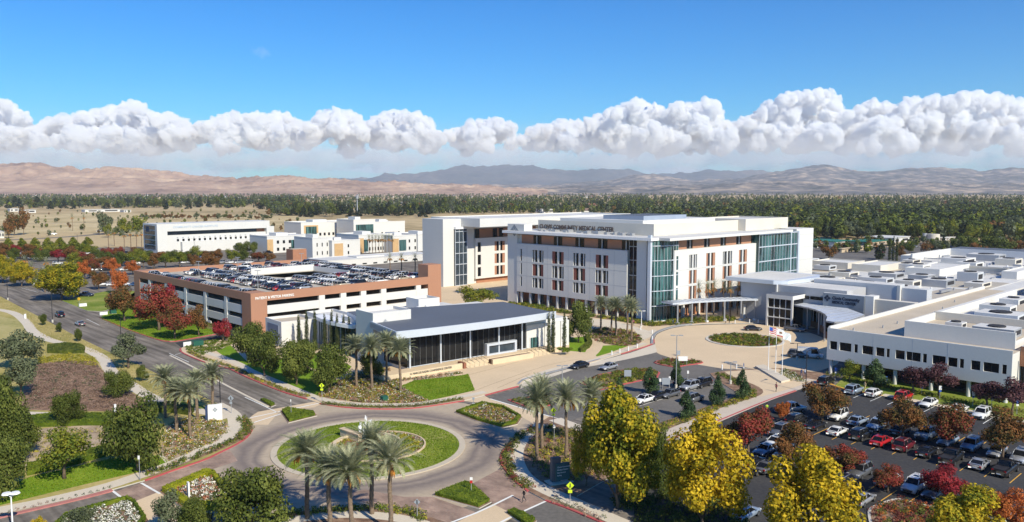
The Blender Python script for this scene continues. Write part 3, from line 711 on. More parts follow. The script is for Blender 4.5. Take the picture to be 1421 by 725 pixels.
def pane(B, axis, c, o, depth, gl, fr, nx=1, nz=1, name='window', t=.08, parent=None):
    """window: glass sheet with frame bars"""
    mb = MB(); P = lambda a, z, d: fpt(axis, c, a, z, d); a0, a1, z0, z1 = o[:4]
    mb.face([P(a0, z0, depth), P(a1, z0, depth), P(a1, z1, depth), P(a0, z1, depth)], gl)
    def bar(x0, x1, y0, y1):
        pts = [P(x0, y0, depth-.07), P(x1, y1, depth-.012)]
        lo = [min(pts[0][k], pts[1][k]) for k in range(3)]; hi = [max(pts[0][k], pts[1][k]) for k in range(3)]
        mb.box(lo[0], hi[0], lo[1], hi[1], lo[2], hi[2], fr)
    for i in range(nx+1):
        x = a0+(a1-a0)*i/nx; x = min(max(x, a0+t/2+.002), a1-t/2-.002); bar(x-t/2, x+t/2, z0+.003, z1-.003)
    for j in range(nz+1):
        z = z0+(z1-z0)*j/nz; z = min(max(z, z0+t/2+.004), z1-t/2-.004); bar(a0+.003, a1-.003, z-t/2, z+t/2)
    return B.build(mb, name, parent)
def roofbox(mb, u0, u1, v0, v1, z0, z1, wall, roof, par=.5, t=.3):
    """walls with a parapet and a sunk roof"""
    mb.box(u0, u1, v0, v1, z0, z1-par, wall, roof)
    mb.box(u0, u1, v0, v0+t, z1-par+.002, z1, wall); mb.box(u0, u1, v1-t, v1, z1-par+.002, z1, wall)
    mb.box(u0, u0+t, v0+t, v1-t, z1-par+.002, z1, wall); mb.box(u1-t, u1, v0+t, v1-t, z1-par+.002, z1, wall)
WF = WHITEM
# ---------------------------------------------------------------- main hospital tower
B = Bld('hospital_building', 188, 138, 'tall white five-storey hospital with terracotta panels and a green glass corner')
core = MB()
core.box(189.2, 268, 140, 196.5, 4.3, 22.9, W_, ROOFW)          # structural body
core.box(191.5, 266, 141, 195, 0, 4.3, ORANGE2)
B.build(core, 'wall')
mb = MB()
wins_w = []
for g, (a, b_) in enumerate([(185.1, 180.2), (176.4, 171.4), (167.4, 162.5), (158.4, 153.5)]):
    for r, (z0, z1) in enumerate([(14.3, 18.2), (9.8, 13.6), (5.9, 9.1)]): wins_w.append((b_, a, z0, z1, g, r))
small = [(190.0, 190.7, z0, z1) for (z0, z1) in [(14.3, 18.2), (9.8, 13.6), (5.9, 9.1)]]
facade(mb, 'u', 188, 146.5, 192.4, 4.1, 19.8, [w[:4] for w in wins_w]+small, .5, GREYW if False else W_, W_)
B.build(mb, 'facade_panel')
def bay(axis, c, w, red):
    """a bay: two tall panes with fins or coloured panels at the sides"""
    a0, a1, z0, z1 = w[:4]; m = MB(); P = lambda a, z, d: fpt(axis, c, a, z, d); W0 = a1-a0
    def bx(x0, x1, d0, d1, mat):
        p, q = P(x0, z0+.01, d0), P(x1, z1-.01, d1); m.box(min(p[0], q[0]), max(p[0], q[0]), min(p[1], q[1]), max(p[1], q[1]), z0+.01, z1-.01, mat)
    m.face([P(a0, z0, .45), P(a1, z0, .45), P(a1, z1, .45), P(a0, z1, .45)], GLD)
    bx((a0+a1)/2-.32, (a0+a1)/2+.32, .05, .44, W_)
    for s in (0, 1):
        e0 = a0 if s == 0 else a1-W0*.22
        if red: bx(e0+.01, e0+W0*.22-.01, .12, .40, red)
        else:
            x = a0+W0*.16 if s == 0 else a1-W0*.16
            bx(x-.14, x+.14, .10, .44, W_)
    return B.build(m, 'window')
for w in wins_w: bay('u', 188, w, REDP if (w[4]+w[5]) % 2 == 1 else None)
for w in small: pane(B, 'u', 188, w, .4, GLD, BLACKM)
# top floor set back under the roof slab
for i in range(5):
    v1 = 191-i*9.1; v0 = v1-5.4
    m = MB(); m.box(188.9, 189.19, v0, v1, 20.1, 22.85, ORANGE); B.build(m, 'terracotta_panel')
    m = MB(); m.box(189.0, 189.19, v0-3.6, v0-.02, 20.1, 22.85, GLD); m.box(188.6, 188.9, v0-1.95, v0-1.65, 20.0, 22.88, GREYM); B.build(m, 'window')
m = MB(); m.box(188.0, 189.18, 146.5, 192.4, 19.82, 20.05, GREYW); B.build(m, 'ledge')
# colonnade
for i in range(12):
    v = 190.6-i*4.02; m = MB(); m.box(188.3, 188.9, v-.35, v+.35, 0, 4.1, W_); B.build(m, 'column')
for i in range(11):
    v = 188.6-i*4.02; m = MB(); m.box(191.3, 191.49, v-1.2, v+1.2, .9, 3.6, GLB); B.build(m, 'ground_window')
JOINT = base('panel_joint', (.38, .38, .38), .9)
for z in (9.45, 13.9): m = MB(); m.box(187.975, 187.998, 146.6, 192.3, z, z+.07, JOINT); B.build(m, 'panel_joint')
for z in (9.6, 14.3): m = MB(); m.box(195.5, 241.1, 135.175, 135.198, z, z+.07, JOINT); B.build(m, 'panel_joint')
for v in (151.2, 160.6, 169.4, 178.3, 187.6): m = MB(); m.box(187.976, 187.997, v-.03, v+.03, 4.2, 19.7, JOINT); B.build(m, 'panel_joint')
for z in (4.2, 8.6, 13, 17.5, 21.9): m = MB(); m.box(267.5, 280, 134.575, 134.598, z, z+.06, JOINT); B.build(m, 'panel_joint')
m = MB(); m.box(188.02, 191.5, 146.5, 192.3, 4.0, 4.09, W_); B.build(m, 'soffit')
# corner wall at the north end with emblem
m = MB(); m.box(188.2, 189.3, 192.45, 197, 0, 23.0, GREYW if False else W_); m.box(188.2, 188.7, 189.2, 197, 24.15, 26.3, W_); m.box(188.7, 192, 189.2, 197, 24.15, 26.3, W_); B.build(m, 'corner_pier')
m = MB(); cz, cv = 24.2, 193.7
for k, (dz, dv) in enumerate(((1.05, 0), (-1.05, 0), (0, 1.05), (0, -1.05))):
    q = .92; m.prism([(0, 0)], 0, 0, METAL) if False else None
    P4 = [(188.12, cv+dv+x, cz+dz+y) for x, y in ((0, q), (q, 0), (0, -q), (-q, 0))]; P5 = [(p[0]+.07, p[1], p[2]) for p in P4]
    m.add(P4+P5, [(0, 1, 2, 3), (0, 1, 5, 4), (1, 2, 6, 5), (2, 3, 7, 6), (3, 0, 4, 7)], base('emblem_grey', (.22, .24, .27), .6))
B.build(m, 'emblem')
# roof slab
m = MB(); m.box(186.6, 190.2, 137, 198, 23.3, 24.1, WHITEM, ROOFW); m.box(190.2, 262, 133.2, 198, 23.3, 24.08, W_, ROOFW); B.build(m, 'roof')
# glazing strip between grey panel and glass corner
m = MB(); m.face([(188.9, 143.2, 0), (188.9, 146.4, 0), (188.9, 146.4, 23.3), (188.9, 143.2, 23.3)], GLD)
for z in (4.2, 8.5, 12.8, 17.2, 21.2): m.box(188.75, 188.88, 143.2, 146.4, z, z+.2, GREYM)
for v in (143.3, 144.8, 146.3): m.box(188.7, 188.88, v-.06, v+.06, 0, 23.3, GREYM)
B.build(m, 'stair_window')
m = MB(); m.box(188.1, 189.3, 139.6, 143.1, 0, 23.3, GREYW if False else W_); B.build(m, 'grey_pier')
# glass corner tower
m = MB(); m.box(187.2, 188.0, 137.6, 138.6, 0, 24.9, METAL); B.build(m, 'white_fin')
gt = MB()
pl = [(188.0, 137.9), (190.6, 136.6), (194.2, 135.6), (197.4, 135.3), (197.6, 139.5), (189.3, 139.8)]
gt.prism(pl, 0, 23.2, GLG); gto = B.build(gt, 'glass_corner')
m = MB()
for i in range(3):
    a, b_ = pl[i], pl[i+1]
    for z in (.05, 4.4, 8.7, 13.0, 17.4, 21.6):
        m.tube([(a[0]-.03, a[1]-.08, z+.15), (b_[0]-.03, b_[1]-.08, z+.15)], .14, METAL, 4)
    for k in range(4):
        t = k/3; m.tube([(a[0]+(b_[0]-a[0])*t, a[1]+(b_[1]-a[1])*t-.08, 0), (a[0]+(b_[0]-a[0])*t, a[1]+(b_[1]-a[1])*t-.08, 23.1)], .045, METAL, 4)
B.build(m, 'mullion', gto)
# south front
mb = MB(); ops = []
for (a0, a1, k) in [(196.4, 197.5, 0), (202.9, 207.0, 1), (211.9, 216.9, 2), (221.2, 226.6, 1), (230.6, 235.6, 2)]:
    for (z0, z1) in [(14.6, 18.6), (10.0, 14.0), (5.4, 9.3)]: ops.append((a0, a1, z0, z1, k))
facade(mb, 'v', 135.2, 195.4, 241.2, 4.1, 20.3, [o[:4] for o in ops], .5, W_)
mb.box(195.4, 241.2, 135.7, 140.0, 4.1, 20.3, W_)
B.build(mb, 'facade_panel')
for o in ops:
    if o[4] == 0: pane(B, 'v', 135.2, o, .4, GLB, BLACKM)
    else: bay('v', 135.2, o, ORANGE if o[4] == 2 or o[3] < 14.2 else None)
for i in range(5):
    u0 = 197.2+i*9.2
    m = MB(); m.box(u0, u0+6.0, 136.4, 139.9, 20.32, 23.25, ORANGE); B.build(m, 'terracotta_panel')
    m = MB(); m.box(u0+6.02, u0+9.16, 136.6, 139.9, 20.32, 23.25, GLD); m.box(u0+7.4, u0+7.7, 136.2, 136.5, 20.32, 23.28, GREYM); B.build(m, 'window')
for i in range(11):
    u = 197+i*4.1; m = MB(); m.box(u-.35, u+.35, 135.5, 136.2, 0, 4.08, W_); B.build(m, 'column')
m = MB(); m.box(195.6, 241, 137.5, 140.9, 0, 4.05, ORANGE2)
for i in range(10): m.box(198+i*4.1, 200.4+i*4.1, 137.3, 137.49, .9, 3.5, GLB)
B.build(m, 'ground_wall')
# big glass bay and white end pier
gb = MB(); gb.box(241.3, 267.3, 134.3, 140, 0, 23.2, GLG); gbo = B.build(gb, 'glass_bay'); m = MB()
for z in (9.6, 14.0, 18.8, 22.9): m.box(241.25, 267.3, 134.1, 134.28, z, z+.32, METAL)
for i in range(14): m.box(241.3+i*1.98, 241.38+i*1.98, 134.14, 134.27, 0, 23.2, METAL)
m.box(262.5, 263.0, 134.05, 134.27, 0, 23.2, METAL); B.build(m, 'mullion', gbo)
m = MB(); m.box(267.4, 280, 134.6, 150, 0, 24.0, W_, ROOFW); m.box(267.45, 268.6, 133.9, 134.58, 0, 23.4, METAL); B.build(m, 'end_pier')
# roof plant screens
m = MB(); roofbox(m, 196, 243, 143, 190.3, 24.1, 27.6, W2, ROOFW, .6); B.build(m, 'plant_screen')
m = MB(); m.box(200, 240, 150, 184, 27.0, 28.3, W_, ROOFW); m.box(203, 226, 152, 168, 28.3, 29.6, base('blue_grey_panel', (.28, .33, .42), .6), ROOFG); B.build(m, 'rooftop_unit')
m = MB(); roofbox(m, 243.1, 272, 140.3, 160, 24.1, 27.9, W2, ROOFW, .5); B.build(m, 'plant_screen')
m = MB(); m.box(243.2, 271.9, 140.15, 140.28, 24.2, 27.7, W_) if False else None
rnd = random.Random(5)
for i in range(26):
    m = MB()
    v = 188-rnd.random()*40; m.box(191.5+rnd.random()*2.5, 192.3+rnd.random()*2.5+1, v, v+.5+rnd.random()*1.6, 24.1, 24.5+rnd.random()*.5, GREYM); B.build(m, 'roof_vent')
tx = wall_text('sign_lettering', 'CLOVIS COMMUNITY MEDICAL CENTER', (*XY(195.85, 189.6), 24.75), (math.sin(math.pi-R(44)) if False else su, -cu), 31.8, base('sign_bronze', (.12, .09, .08), .6), B.root, bold=.03, height=1.55)
# ---------------------------------------------------------------- rear wing of the hospital
B = Bld('hospital_wing', 205, 243, 'white rear hospital wing with a narrow glass stair tower, left of the tall block')
m = MB(); m.box(198, 207.0, 243.2, 256, 0, 26.3, W_, ROOFW); B.build(m, 'stair_tower')
m = MB(); m.box(209.6, 262, 244.5, 262, 0, 22.0, W_, ROOFW); m.box(207, 214.4, 243.9, 258, 0, 22.2, W_, ROOFW); B.build(m, 'wall')
m = MB(); m.box(203.3, 262, 241.8, 262, 22.3, 23.2, WHITEM, ROOFW); B.build(m, 'roof')
gw = MB(); gw.prism([(203.4, 242.4), (209.4, 242.4), (209.6, 243.8), (207.05, 243.85), (203.4, 243.1)], 0, 22.25, GLB); g_ = B.build(gw, 'stair_window'); m = MB()
for z in (.1, 4.2, 8.4, 12.7, 17.0, 21.2): m.box(203.3, 209.5, 242.2, 242.38, z, z+.25, METAL)
for u in (203.4, 205.4, 207.4, 209.4): m.box(u-.07, u+.07, 242.22, 242.39, 0, 22.2, METAL)
B.build(m, 'mullion', g_)
ops = []
for (z0, z1) in [(12.7, 16.6), (7.6, 11.6), (2.9, 6.6)]:
    ops += [(215.6, 217.4, z0, z1, 0), (224.8, 230.6, z0, z1, 1)]
ops += [(238, 244, z0, z1, 1) for (z0, z1) in [(12.7, 16.6), (7.6, 11.6), (2.9, 6.6)]]
m = MB(); facade(m, 'v', 243.0, 214.5, 250, 2.0, 18.2, [o[:4] for o in ops], .5, W_); m.box(214.5, 250, 243.5, 244.5, 2.0, 18.2, W_); B.build(m, 'facade_panel')
for o in ops:
    if o[4] == 0: pane(B, 'v', 243.0, o, .4, GLD, BLACKM)
    else: bay('v', 243.0, o, ORANGE)
m = MB(); m.box(217.6, 250, 244.2, 244.49, 18.3, 21.9, ORANGE); B.build(m, 'terracotta_panel')
for u in (215.2, 224.9, 228.4, 238, 242): m = MB(); m.box(u, u+2.2, 244.0, 244.19, 18.3, 21.9, GLD); B.build(m, 'window')
m = MB(); m.box(216, 250, 244.3, 244.49, 0, 1.95, ORANGE2); B.build(m, 'ground_wall')
m = MB(); roofbox(m, 207, 300, 232, 262, 23.3, 26.6, W_, ROOFW, .4); m.box(262, 300, 205, 262, 0, 23.3, W_, ROOFW); B.build(m, 'plant_screen')
# ---------------------------------------------------------------- car park building
GU, GV = 96.4, 197.0
B = Bld('parking_garage', GU, GV, 'three-level parking garage with terracotta parapet and white bands, cars on its roof')
GU1, GV1 = 159.5, 280.5; DZ = 9.6
m = MB(); ORB = ORANGE
m.box(GU, GU+4.5, GV, GV+5.2, 0, 11, ORB, ORB)                      # corner block
m.box(154.4, GU1, GV, GV+5, 0, 14.6, ORB, ORB)                      # stair tower
m.box(GU, GU+4, GV1-5, GV1, 0, 11, ORB, ORB)
m.box(GU+4.52, 154.38, GV, GV+.4, 8.7, 11, ORB); m.box(GU, GU+.4, GV+5.22, GV1-5.02, 8.9, 11, ORB)
m.box(GU1-.4, GU1, GV+5.02, GV1, 8.7, 11, ORB); m.box(GU+4.02, GU1-.42, GV1-.4, GV1, 8.7, 11, ORB)
B.build(m, 'wall')
for z0, z1 in ((5.2, 7.4), (1.9, 3.9)):
    m = MB(); m.box(GU+4.6, 154.3, GV+.12, GV+.42, z0, z1, W_); B.build(m, 'band')
    m = MB(); m.box(GU+.12, GU+.42, GV+5.3, GV1-5.1, z0, z1, W_); B.build(m, 'band')
m = MB(); m.box(GU+4.6, 154.3, GV+.14, GV+.4, 0, .9, W_); B.build(m, 'plinth'); m = MB(); m.box(GU+.14, GU+.4, 222, GV1-5.1, 0, .9, W_); B.build(m, 'plinth')
for u in (117.3, 124.2, 130.9, 137.9, 150.7):
    m = MB(); m.box(u-.9, u+.9, GV+.03, GV+.8, 0, 8.68, W_); B.build(m, 'column')
for v in (212, 225.3, 238.9, 253.6, 267.2):
    m = MB(); m.box(GU+.03, GU+.8, v-.8, v+.8, 0, 8.88, W_); B.build(m, 'column')
for z in (3.5, 6.9):                                                # floors inside
    m = MB(); m.box(GU+.5, GU1-.5, GV+.6, GV1-.6, z, z+.25, DECK); B.build(m, 'floor')
m = MB(); m.box(GU+14, GU+14.4, GV+8, GV1-8, 0, 9.2, DECK); m.box(GU+6, GU1-8, GV+14, GV+14.4, 0, 9.2, DECK)
B.build(m, 'inner_wall')
RA = (123.5, 146.5, 229, 251.5)                                        # ramp opening
m = MB()
us = [GU+.42, RA[0], RA[1], GU1-.42]; vs = [GV+.42, RA[2], RA[3], GV1-.42]
for i in range(3):
    for j in range(3):
        if i == 1 and j == 1: continue
        m.box(us[i], us[i+1], vs[j], vs[j+1], DZ-.3, DZ, DECK)
B.build(m, 'deck')
m = MB(); m.face([(RA[0], RA[2], DZ-.1), (RA[0], RA[3], DZ-.1), (RA[1], RA[3], DZ-3.2), (RA[1], RA[2], DZ-3.2)], DECK); B.build(m, 'ramp')
m = MB(); m.box(RA[0], RA[1]+.3, RA[3], RA[3]+.35, DZ+.002, DZ+2.1, W_); m.box(RA[1], RA[1]+.3, RA[2], RA[3]-.002, DZ+.002, DZ+1.5, W_); m.box(RA[0], RA[1], RA[2]-.3, RA[2], DZ+.002, DZ+1.0, W_); B.build(m, 'ramp_wall')
m = MB()
for i in range(30):
    v = GV+6+i*2.62
    for (a, b_) in ((97.4, 102.4), (110.4, 121), (149, 159)): m.box(a, b_, v-.05, v+.05, DZ, DZ+.004, WPAINT)
B.build(m, 'stall_line')
m = MB(); m.box(GU+9, GU+9+7, GV1-6, GV1-2, DZ, DZ+3.2, ORANGE, ROOFT); m.box(GU+11, GU+13.5, GV1-6.2, GV1-6, DZ, DZ+2.2, DARK); B.build(m, 'stair_head') if False else None
wall_text('sign_lettering', 'PATIENT & VISITOR PARKING', (*XY(GU+1.3, GV-.03), 9.25), (cu, su), 11.0, WPAINT, B.root, bold=.02, height=.72)
# ---------------------------------------------------------------- conference building
TE = R(39.3); ce, se = math.cos(TE), math.sin(TE)
B = Bld('conference_center', 88.6, 142.4, 'low conference building with an overhanging grey roof and tall dark glass front', th=TE)
CB = B
m = MB(); m.box(88.9, 128.0, 143.0, 171, 0, 8.3, W_); B.build(m, 'wall')
gl = MB(); gl.box(88.6, 120.8, 142.6, 142.95, .9, 8.0, GLD); gl.box(88.62, 88.88, 143.0, 152, .9, 8.0, GLD); g_ = B.build(gl, 'glass_front'); m = MB()
for i in range(22): m.box(88.7+i*1.515, 88.75+i*1.515, 142.5, 142.59, .9, 8.0, base('mullion_grey', (.16, .165, .17), .5))
for z in (.92, 7.8): m.box(88.6, 120.8, 142.44, 142.6, z, z+.14, METAL)
B.build(m, 'mullion', g_)
for u in (88.9, 96.6, 104.4, 112.4, 119.2):
    m = MB(); m.cyl(u, 142.0, .7, 8.0, .21, .21, METAL, 14); B.build(m, 'column')
m = MB()                                                               # roof: thin wedge with a broad fascia
arcf = [(84.0+43.2*i/16, 139.4-1.3*math.sin(math.pi*i/16)) for i in range(17)]
rp = arcf+[ (129.3, 161.5), (112, 166), (90.2, 171.5), (87.6, 160)]
m.prism(rp, 8.1, 9.15, ROOFG, METAL, bottom=True); B.build(m, 'roof')
m = MB()
for i in range(16):
    a, b_ = arcf[i], arcf[i+1]; m.add([(a[0], a[1]-.25, 7.95), (b_[0], b_[1]-.25, 7.95), (b_[0], b_[1]-.25, 9.5), (a[0], a[1]-.25, 9.5), (a[0], a[1]-.01, 7.95), (b_[0], b_[1]-.01, 7.95), (b_[0], b_[1]-.01, 9.5), (a[0], a[1]-.01, 9.5)], [(0, 1, 2, 3), (4, 5, 6, 7), (3, 2, 6, 7), (0, 1, 5, 4)], METAL)
m.add([(84, 139.4, 8.0), (87.6, 160, 8.0), (87.6, 160, 9.5), (84, 139.4, 9.5), (84.25, 139.4, 8), (87.85, 160, 8), (87.85, 160, 9.5), (84.25, 139.4, 9.5)], [(0, 1, 2, 3), (4, 5, 6, 7), (3, 2, 6, 7)], METAL); B.build(m, 'fascia')
m = MB(); roofbox(m, 86.6, 96.2, 153.0, 160.5, 0, 11.3, W_, ROOFW, .7); B.build(m, 'roof_tower')
m = MB()
for (x, z) in ((0, .42), (0, -.42), (.42, 0), (-.42, 0)):
    q = .36; c_ = (89.6+x, 152.93, 9.0+z); P4 = [(c_[0], c_[1], c_[2]+q), (c_[0]+q, c_[1], c_[2]), (c_[0], c_[1], c_[2]-q), (c_[0]-q, c_[1], c_[2])]
    m.face(P4, GREYM)
B.build(m, 'emblem')
m = MB(); m.box(108.6, 109.2, 141.4, 142.4, .95, 3.6, METAL); m.box(116.6, 117.2, 141.4, 142.4, .95, 3.6, METAL); m.box(109.2, 116.6, 141.4, 142.4, 3.1, 3.6, METAL); m.box(109.2, 116.6, 141.4, 142.4, .95, 1.3, METAL); B.build(m, 'entrance_frame')
m = MB(); m.box(109.3, 116.5, 141.9, 142.3, 1.3, 3.1, GLB); B.build(m, 'entrance_glass')
m = MB(); m.box(121.0, 134.5, 142.5, 158, 0, 6.3, W_, ROOFW); m.box(128.1, 134.4, 143, 166, 6.3, 7.0, W_, ROOFW); B.build(m, 'side_wing')
m = MB(); m.box(122.0, 124.4, 142.3, 142.49, .9, 3.3, GLG); m.box(121.9, 122.0, 142.25, 142.5, .9, 3.4, WHITEM); B.build(m, 'door')
m = MB()
for u in (126.5, 129.0, 131.6): m.box(u, u+.5, 142.2, 142.49, 0, 6.3, W_)
B.build(m, 'pilaster')
m = MB(); roofbox(m, 79.3, 88.4, 184, 193.5, 0, 6.2, W_, ROOFT, .6); roofbox(m, 88.5, 96, 172, 190, 0, 7.2, W_, ROOFW, .6); B.build(m, 'rear_wing')
m = MB(); m.box(79.15, 79.29, 185.5, 192, .6, 5.2, base('blue_grey_louvre', (.16, .19, .26), .6)); B.build(m, 'louvre')
m = MB(); arc = [(88.3-1.3*math.sin(t*math.pi), 182.5-19*t) for t in [i/10 for i in range(11)]]
for i in range(10):
    a, b_ = arc[i], arc[i+1]; m.face([(*a, 0), (*b_, 0), (*b_, 6.4), (*a, 6.4)], GLG)
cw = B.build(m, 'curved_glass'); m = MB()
for i in range(11): m.box(arc[i][0]-.12, arc[i][0]+.02, arc[i][1]-.06, arc[i][1]+.06, 0, 6.4, METAL)
B.build(m, 'mullion', cw)
m = MB(); m.prism([(p[0]-1.2, p[1]) for p in arc]+[(90, 163.5), (90, 182.5)], 6.45, 7.25, WHITEM); B.build(m, 'canopy')
m = MB(); roofbox(m, 113, 119.5, 176, 182, 0, 9.6, W_, ROOFW, .6); m.box(96.2, 126, 167, 184, 0, 6.9, W_, ROOFW); B.build(m, 'rear_block')
m = MB()
for i in range(9): m.box(90+i*3.1, 91+i*3.1, 173.2+i % 3, 174.2+i % 3, 7.2, 8.0, WHITEM)
B.build(m, 'roof_unit')
# terrace, walls and steps
def terr(name, label, cat): return Bld(name, 88.6, 139, label, cat, th=TE)
T_ = terr('stone_terrace', 'cream stone terrace below the dark glass front, with lettering on its low wall', 'terrace')
m = MB(); m.prism([(80, 138.2), (99.2, 138.2), (100, 139.6), (121, 139.6), (127, 138), (128, 142.3), (88, 142.3), (80, 142)], .1, .92, CREAM, STONE); T_.build(m, 'floor')
m = MB(); m.box(80, 99.2, 137.7, 138.15, .1, 1.25, STONE); m.box(99.25, 99.9, 137.3, 139.5, .1, 1.35, base('red_brick', (.24, .10, .06), .9)); T_.build(m, 'retaining_wall')
m = MB(); m.box(106.5, 118, 136.6, 137.1, .1, 1.2, STONE); m.box(106.6, 118, 137.12, 138.2, .1, 1.1, MULCH); T_.build(m, 'planter')
for (u0, u1) in ((100.2, 106.2), (118.3, 124)):
    m = MB()
    for k in range(5): m.box(u0, u1, 139.5-.5*(k+1), 139.58-.5*k, .1, .92-.15*(k+1)+.01, STONE)
    T_.build(m, 'steps')
    for q in range(5):
        x = u0+.4+q*1.25; m = MB(); m.tube([(x, 139.6, .9), (x, 139.6, 1.8), (x+.2, 137.2, 1.05), (x+.2, 137.2, .1)], .035, BLACKM, 5); T_.build(m, 'handrail')
tp = (81.5*ce-137.66*se, 81.5*se+137.66*ce) ; tp = ((86.2)*ce-137.64*se, (86.2)*se+137.64*ce)
wall_text('wall_lettering', 'H. MARCUS RADIN CONFERENCE CENTER', (*tp, .62), (ce, se), 10.2, base('letter_grey', (.12, .11, .10), .7), T_.root, bold=.0, height=.42)
# ---------------------------------------------------------------- hospital entrance and low wings
def vat(u, z, px, lo=-50, hi=700): return solve(lambda v: PX(*XY(u, v), z)[0], px, lo, hi)
def uat(v, z, px, lo=0, hi=1200): return solve(lambda u: PX(*XY(u, v), z)[0], px, lo, hi)
B = Bld('drop_off_canopy', 200, 126, 'curved metal canopy on six white posts at the drop-off circle', 'canopy')
m = MB(); cl = [(187.5, 131.6), (190, 130.9), (195, 129.3), (200, 127.2), (205, 124.9), (209.5, 122.2), (213.4, 119.0)]
cl = smooth_line(cl, False, 3); L_, R_ = strip_poly(cl, 5.0)
m.prism([(p[0]+1.2, p[1]+1.2) for p in L_+R_[::-1]], 5.8, 6.25, METAL, METAL, bottom=True)
for k in range(0, len(cl)-1):
    m.tube([(L_[k][0]+1.2, L_[k][1]+1.2, 6.3), (R_[k][0]+1.2, R_[k][1]+1.2, 6.3)], .05, GREYM, 4)
B.build(m, 'roof')
for (u, v) in ((190, 130.1), (195, 128.7), (199.2, 126.6), (204.7, 124.2), (209.3, 121.6), (212.3, 118.8)):
    m = MB(); m.cyl(u, v, .6, 5.8, .24, .24, GREYM, 12); m.box(u-.45, u+.45, v-.45, v+.45, 0, .6, WHITEM); B.build(m, 'post')
B = Bld('hospital_entrance', 214, 118, 'single-storey hospital entrance hall with dark signboard and sweeping metal canopy')
m = MB(); m.box(214, 226, 93, 124.5, 0, 10.8, base('grey_stucco', (.42, .42, .43), .85, .05, .2, 3), ROOFW); B.build(m, 'wall')
m = MB(); m.prism([(212.8, 129), (212.8, 113.6), (215.5, 110.6), (231, 108.6), (238, 112), (238, 129)], 10.9, 12.0, METAL, METAL, bottom=True); m.box(214, 236, 112, 128, 12.0, 12.03, ROOFW); B.build(m, 'roof')
m = MB(); m.cyl(213.6, 112.9, 0, 10.9, .3, .3, W_, 12); B.build(m, 'post')
m = MB(); m.cyl(212.6, 122.5, 0, 4.4, .45, .45, W_, 14); B.build(m, 'bollard_column')
m = MB(); m.box(206.8, 213.9, 104.6, 112.4, 7.8, 8.9, W_, ROOFG); m.box(206.8, 207.3, 111.9, 112.4, 0, 7.8, W_); m.box(206.8, 207.3, 104.6, 105.1, 0, 7.8, W_)
for z in (2.5, 5.1): m.box(206.82, 207.2, 105.1, 111.9, z, z+.25, W_)
B.build(m, 'entrance_frame')
m = MB(); m.box(207.3, 213.9, 105.1, 111.9, 0, 7.8, GLD)
for i in range(1, 4): m.box(207.1, 207.29, 105.1+i*1.7-.05, 105.1+i*1.7+.05, 0, 7.8, WHITEM)
B.build(m, 'entrance_glass')
m = MB(); m.box(213.7, 213.98, 98.9, 103, 7.6, 8.5, GLD); m.box(213.7, 213.98, 103.4, 107.6, 7.6, 8.5, GLD); B.build(m, 'strip_window')
P5 = gp_ = [toUV(*G(x, y, 6.4)) for x, y in [(1081, 421.7), (1096, 422.5), (1110, 424.5), (1122, 427), (1131, 429.5), (1139, 432.5), (1145, 436), (1148, 440), (1146, 445), (1158, 447), (1175, 446), (1200, 437), (1160, 422), (1125, 418), (1105, 417)]]
m = MB(); m.prism(P5, 6.0, 6.4, METAL, GREYM, bottom=True)
a0, b0 = P5[-1], P5[-4]
for k in range(14):
    q = P5[0+min(k, 8)]; t = k/13
    e_ = (P5[14][0]+(P5[11][0]-P5[14][0])*t, P5[14][1]+(P5[11][1]-P5[14][1])*t); s_ = P5[int(t*9)]
    m.tube([(e_[0], e_[1], 6.46), (s_[0], s_[1], 6.46)], .04, GREYM, 4)
B.build(m, 'canopy')
m = MB(); gw_ = [toUV(*G(x, y, 0)) for x, y in [(1101, 450), (1118, 451.5), (1133, 456), (1142, 462), (1146, 470), (1160, 468), (1180, 450), (1120, 436)]]
m.prism(gw_, 0, 1.7, ORANGE2); B.build(m, 'brick_base')
m = MB(); m.prism([(p[0]+.2, p[1]+.1) for p in gw_], 1.72, 5.9, GLD); g_ = B.build(m, 'curved_window'); m = MB()
for k in range(4):
    a, b_ = gw_[k], gw_[k+1]
    for j in range(3): t = j/3; m.box(a[0]+(b_[0]-a[0])*t-.1, a[0]+(b_[0]-a[0])*t+.06, a[1]+(b_[1]-a[1])*t-.1, a[1]+(b_[1]-a[1])*t+.06, 1.72, 5.95, METAL)
B.build(m, 'mullion', g_)
for (x, y) in ((1100, 454), (1120, 457), (1136, 464), (1144, 474)):
    u, v = toUV(*G(x, y, 0)); m = MB(); m.cyl(u, v, 0, 6.0, .22, .22, GREYM, 10); B.build(m, 'post')
SIGNB = base('dark_signboard', (.20, .23, .265), .6, .05)
m = MB(); m.box(212.6, 213.5, 87.8, 98.9, 5.2, 10.0, SIGNB, WHITEM); B.build(m, 'signboard')
m = MB(); m.box(212.9, 216.5, 85.5, 87.7, 4.0, 10.1, W_); m.box(213.6, 216, 75.6, 85.4, 3.2, 9.3, W2); m.box(213.51, 217.6, 87.9, 98.8, 9.4, 9.7, ROOFW); B.build(m, 'parapet_wall')
em = base('sign_navy', (.008, .018, .045), .5)
m = MB()
for (dz, dv) in ((.5, 0), (-.5, 0), (0, .5), (0, -.5)):
    q = .44; m.face([(212.55, 97.7+dv, 8.6+dz+q), (212.55, 97.7+dv+q, 8.6+dz), (212.55, 97.7+dv, 8.6+dz-q), (212.55, 97.7+dv-q, 8.6+dz)], em)
B.build(m, 'emblem')
wall_text('sign_lettering', 'Clovis Community', (*XY(212.5, 96.3), 8.4), (su, -cu), 7.4, em, B.root, bold=.035, height=1.15)
wall_text('sign_lettering', 'MEDICAL CENTER', (*XY(212.5, 96.3), 7.3), (su, -cu), 6.4, em, B.root, bold=.035, height=.8)
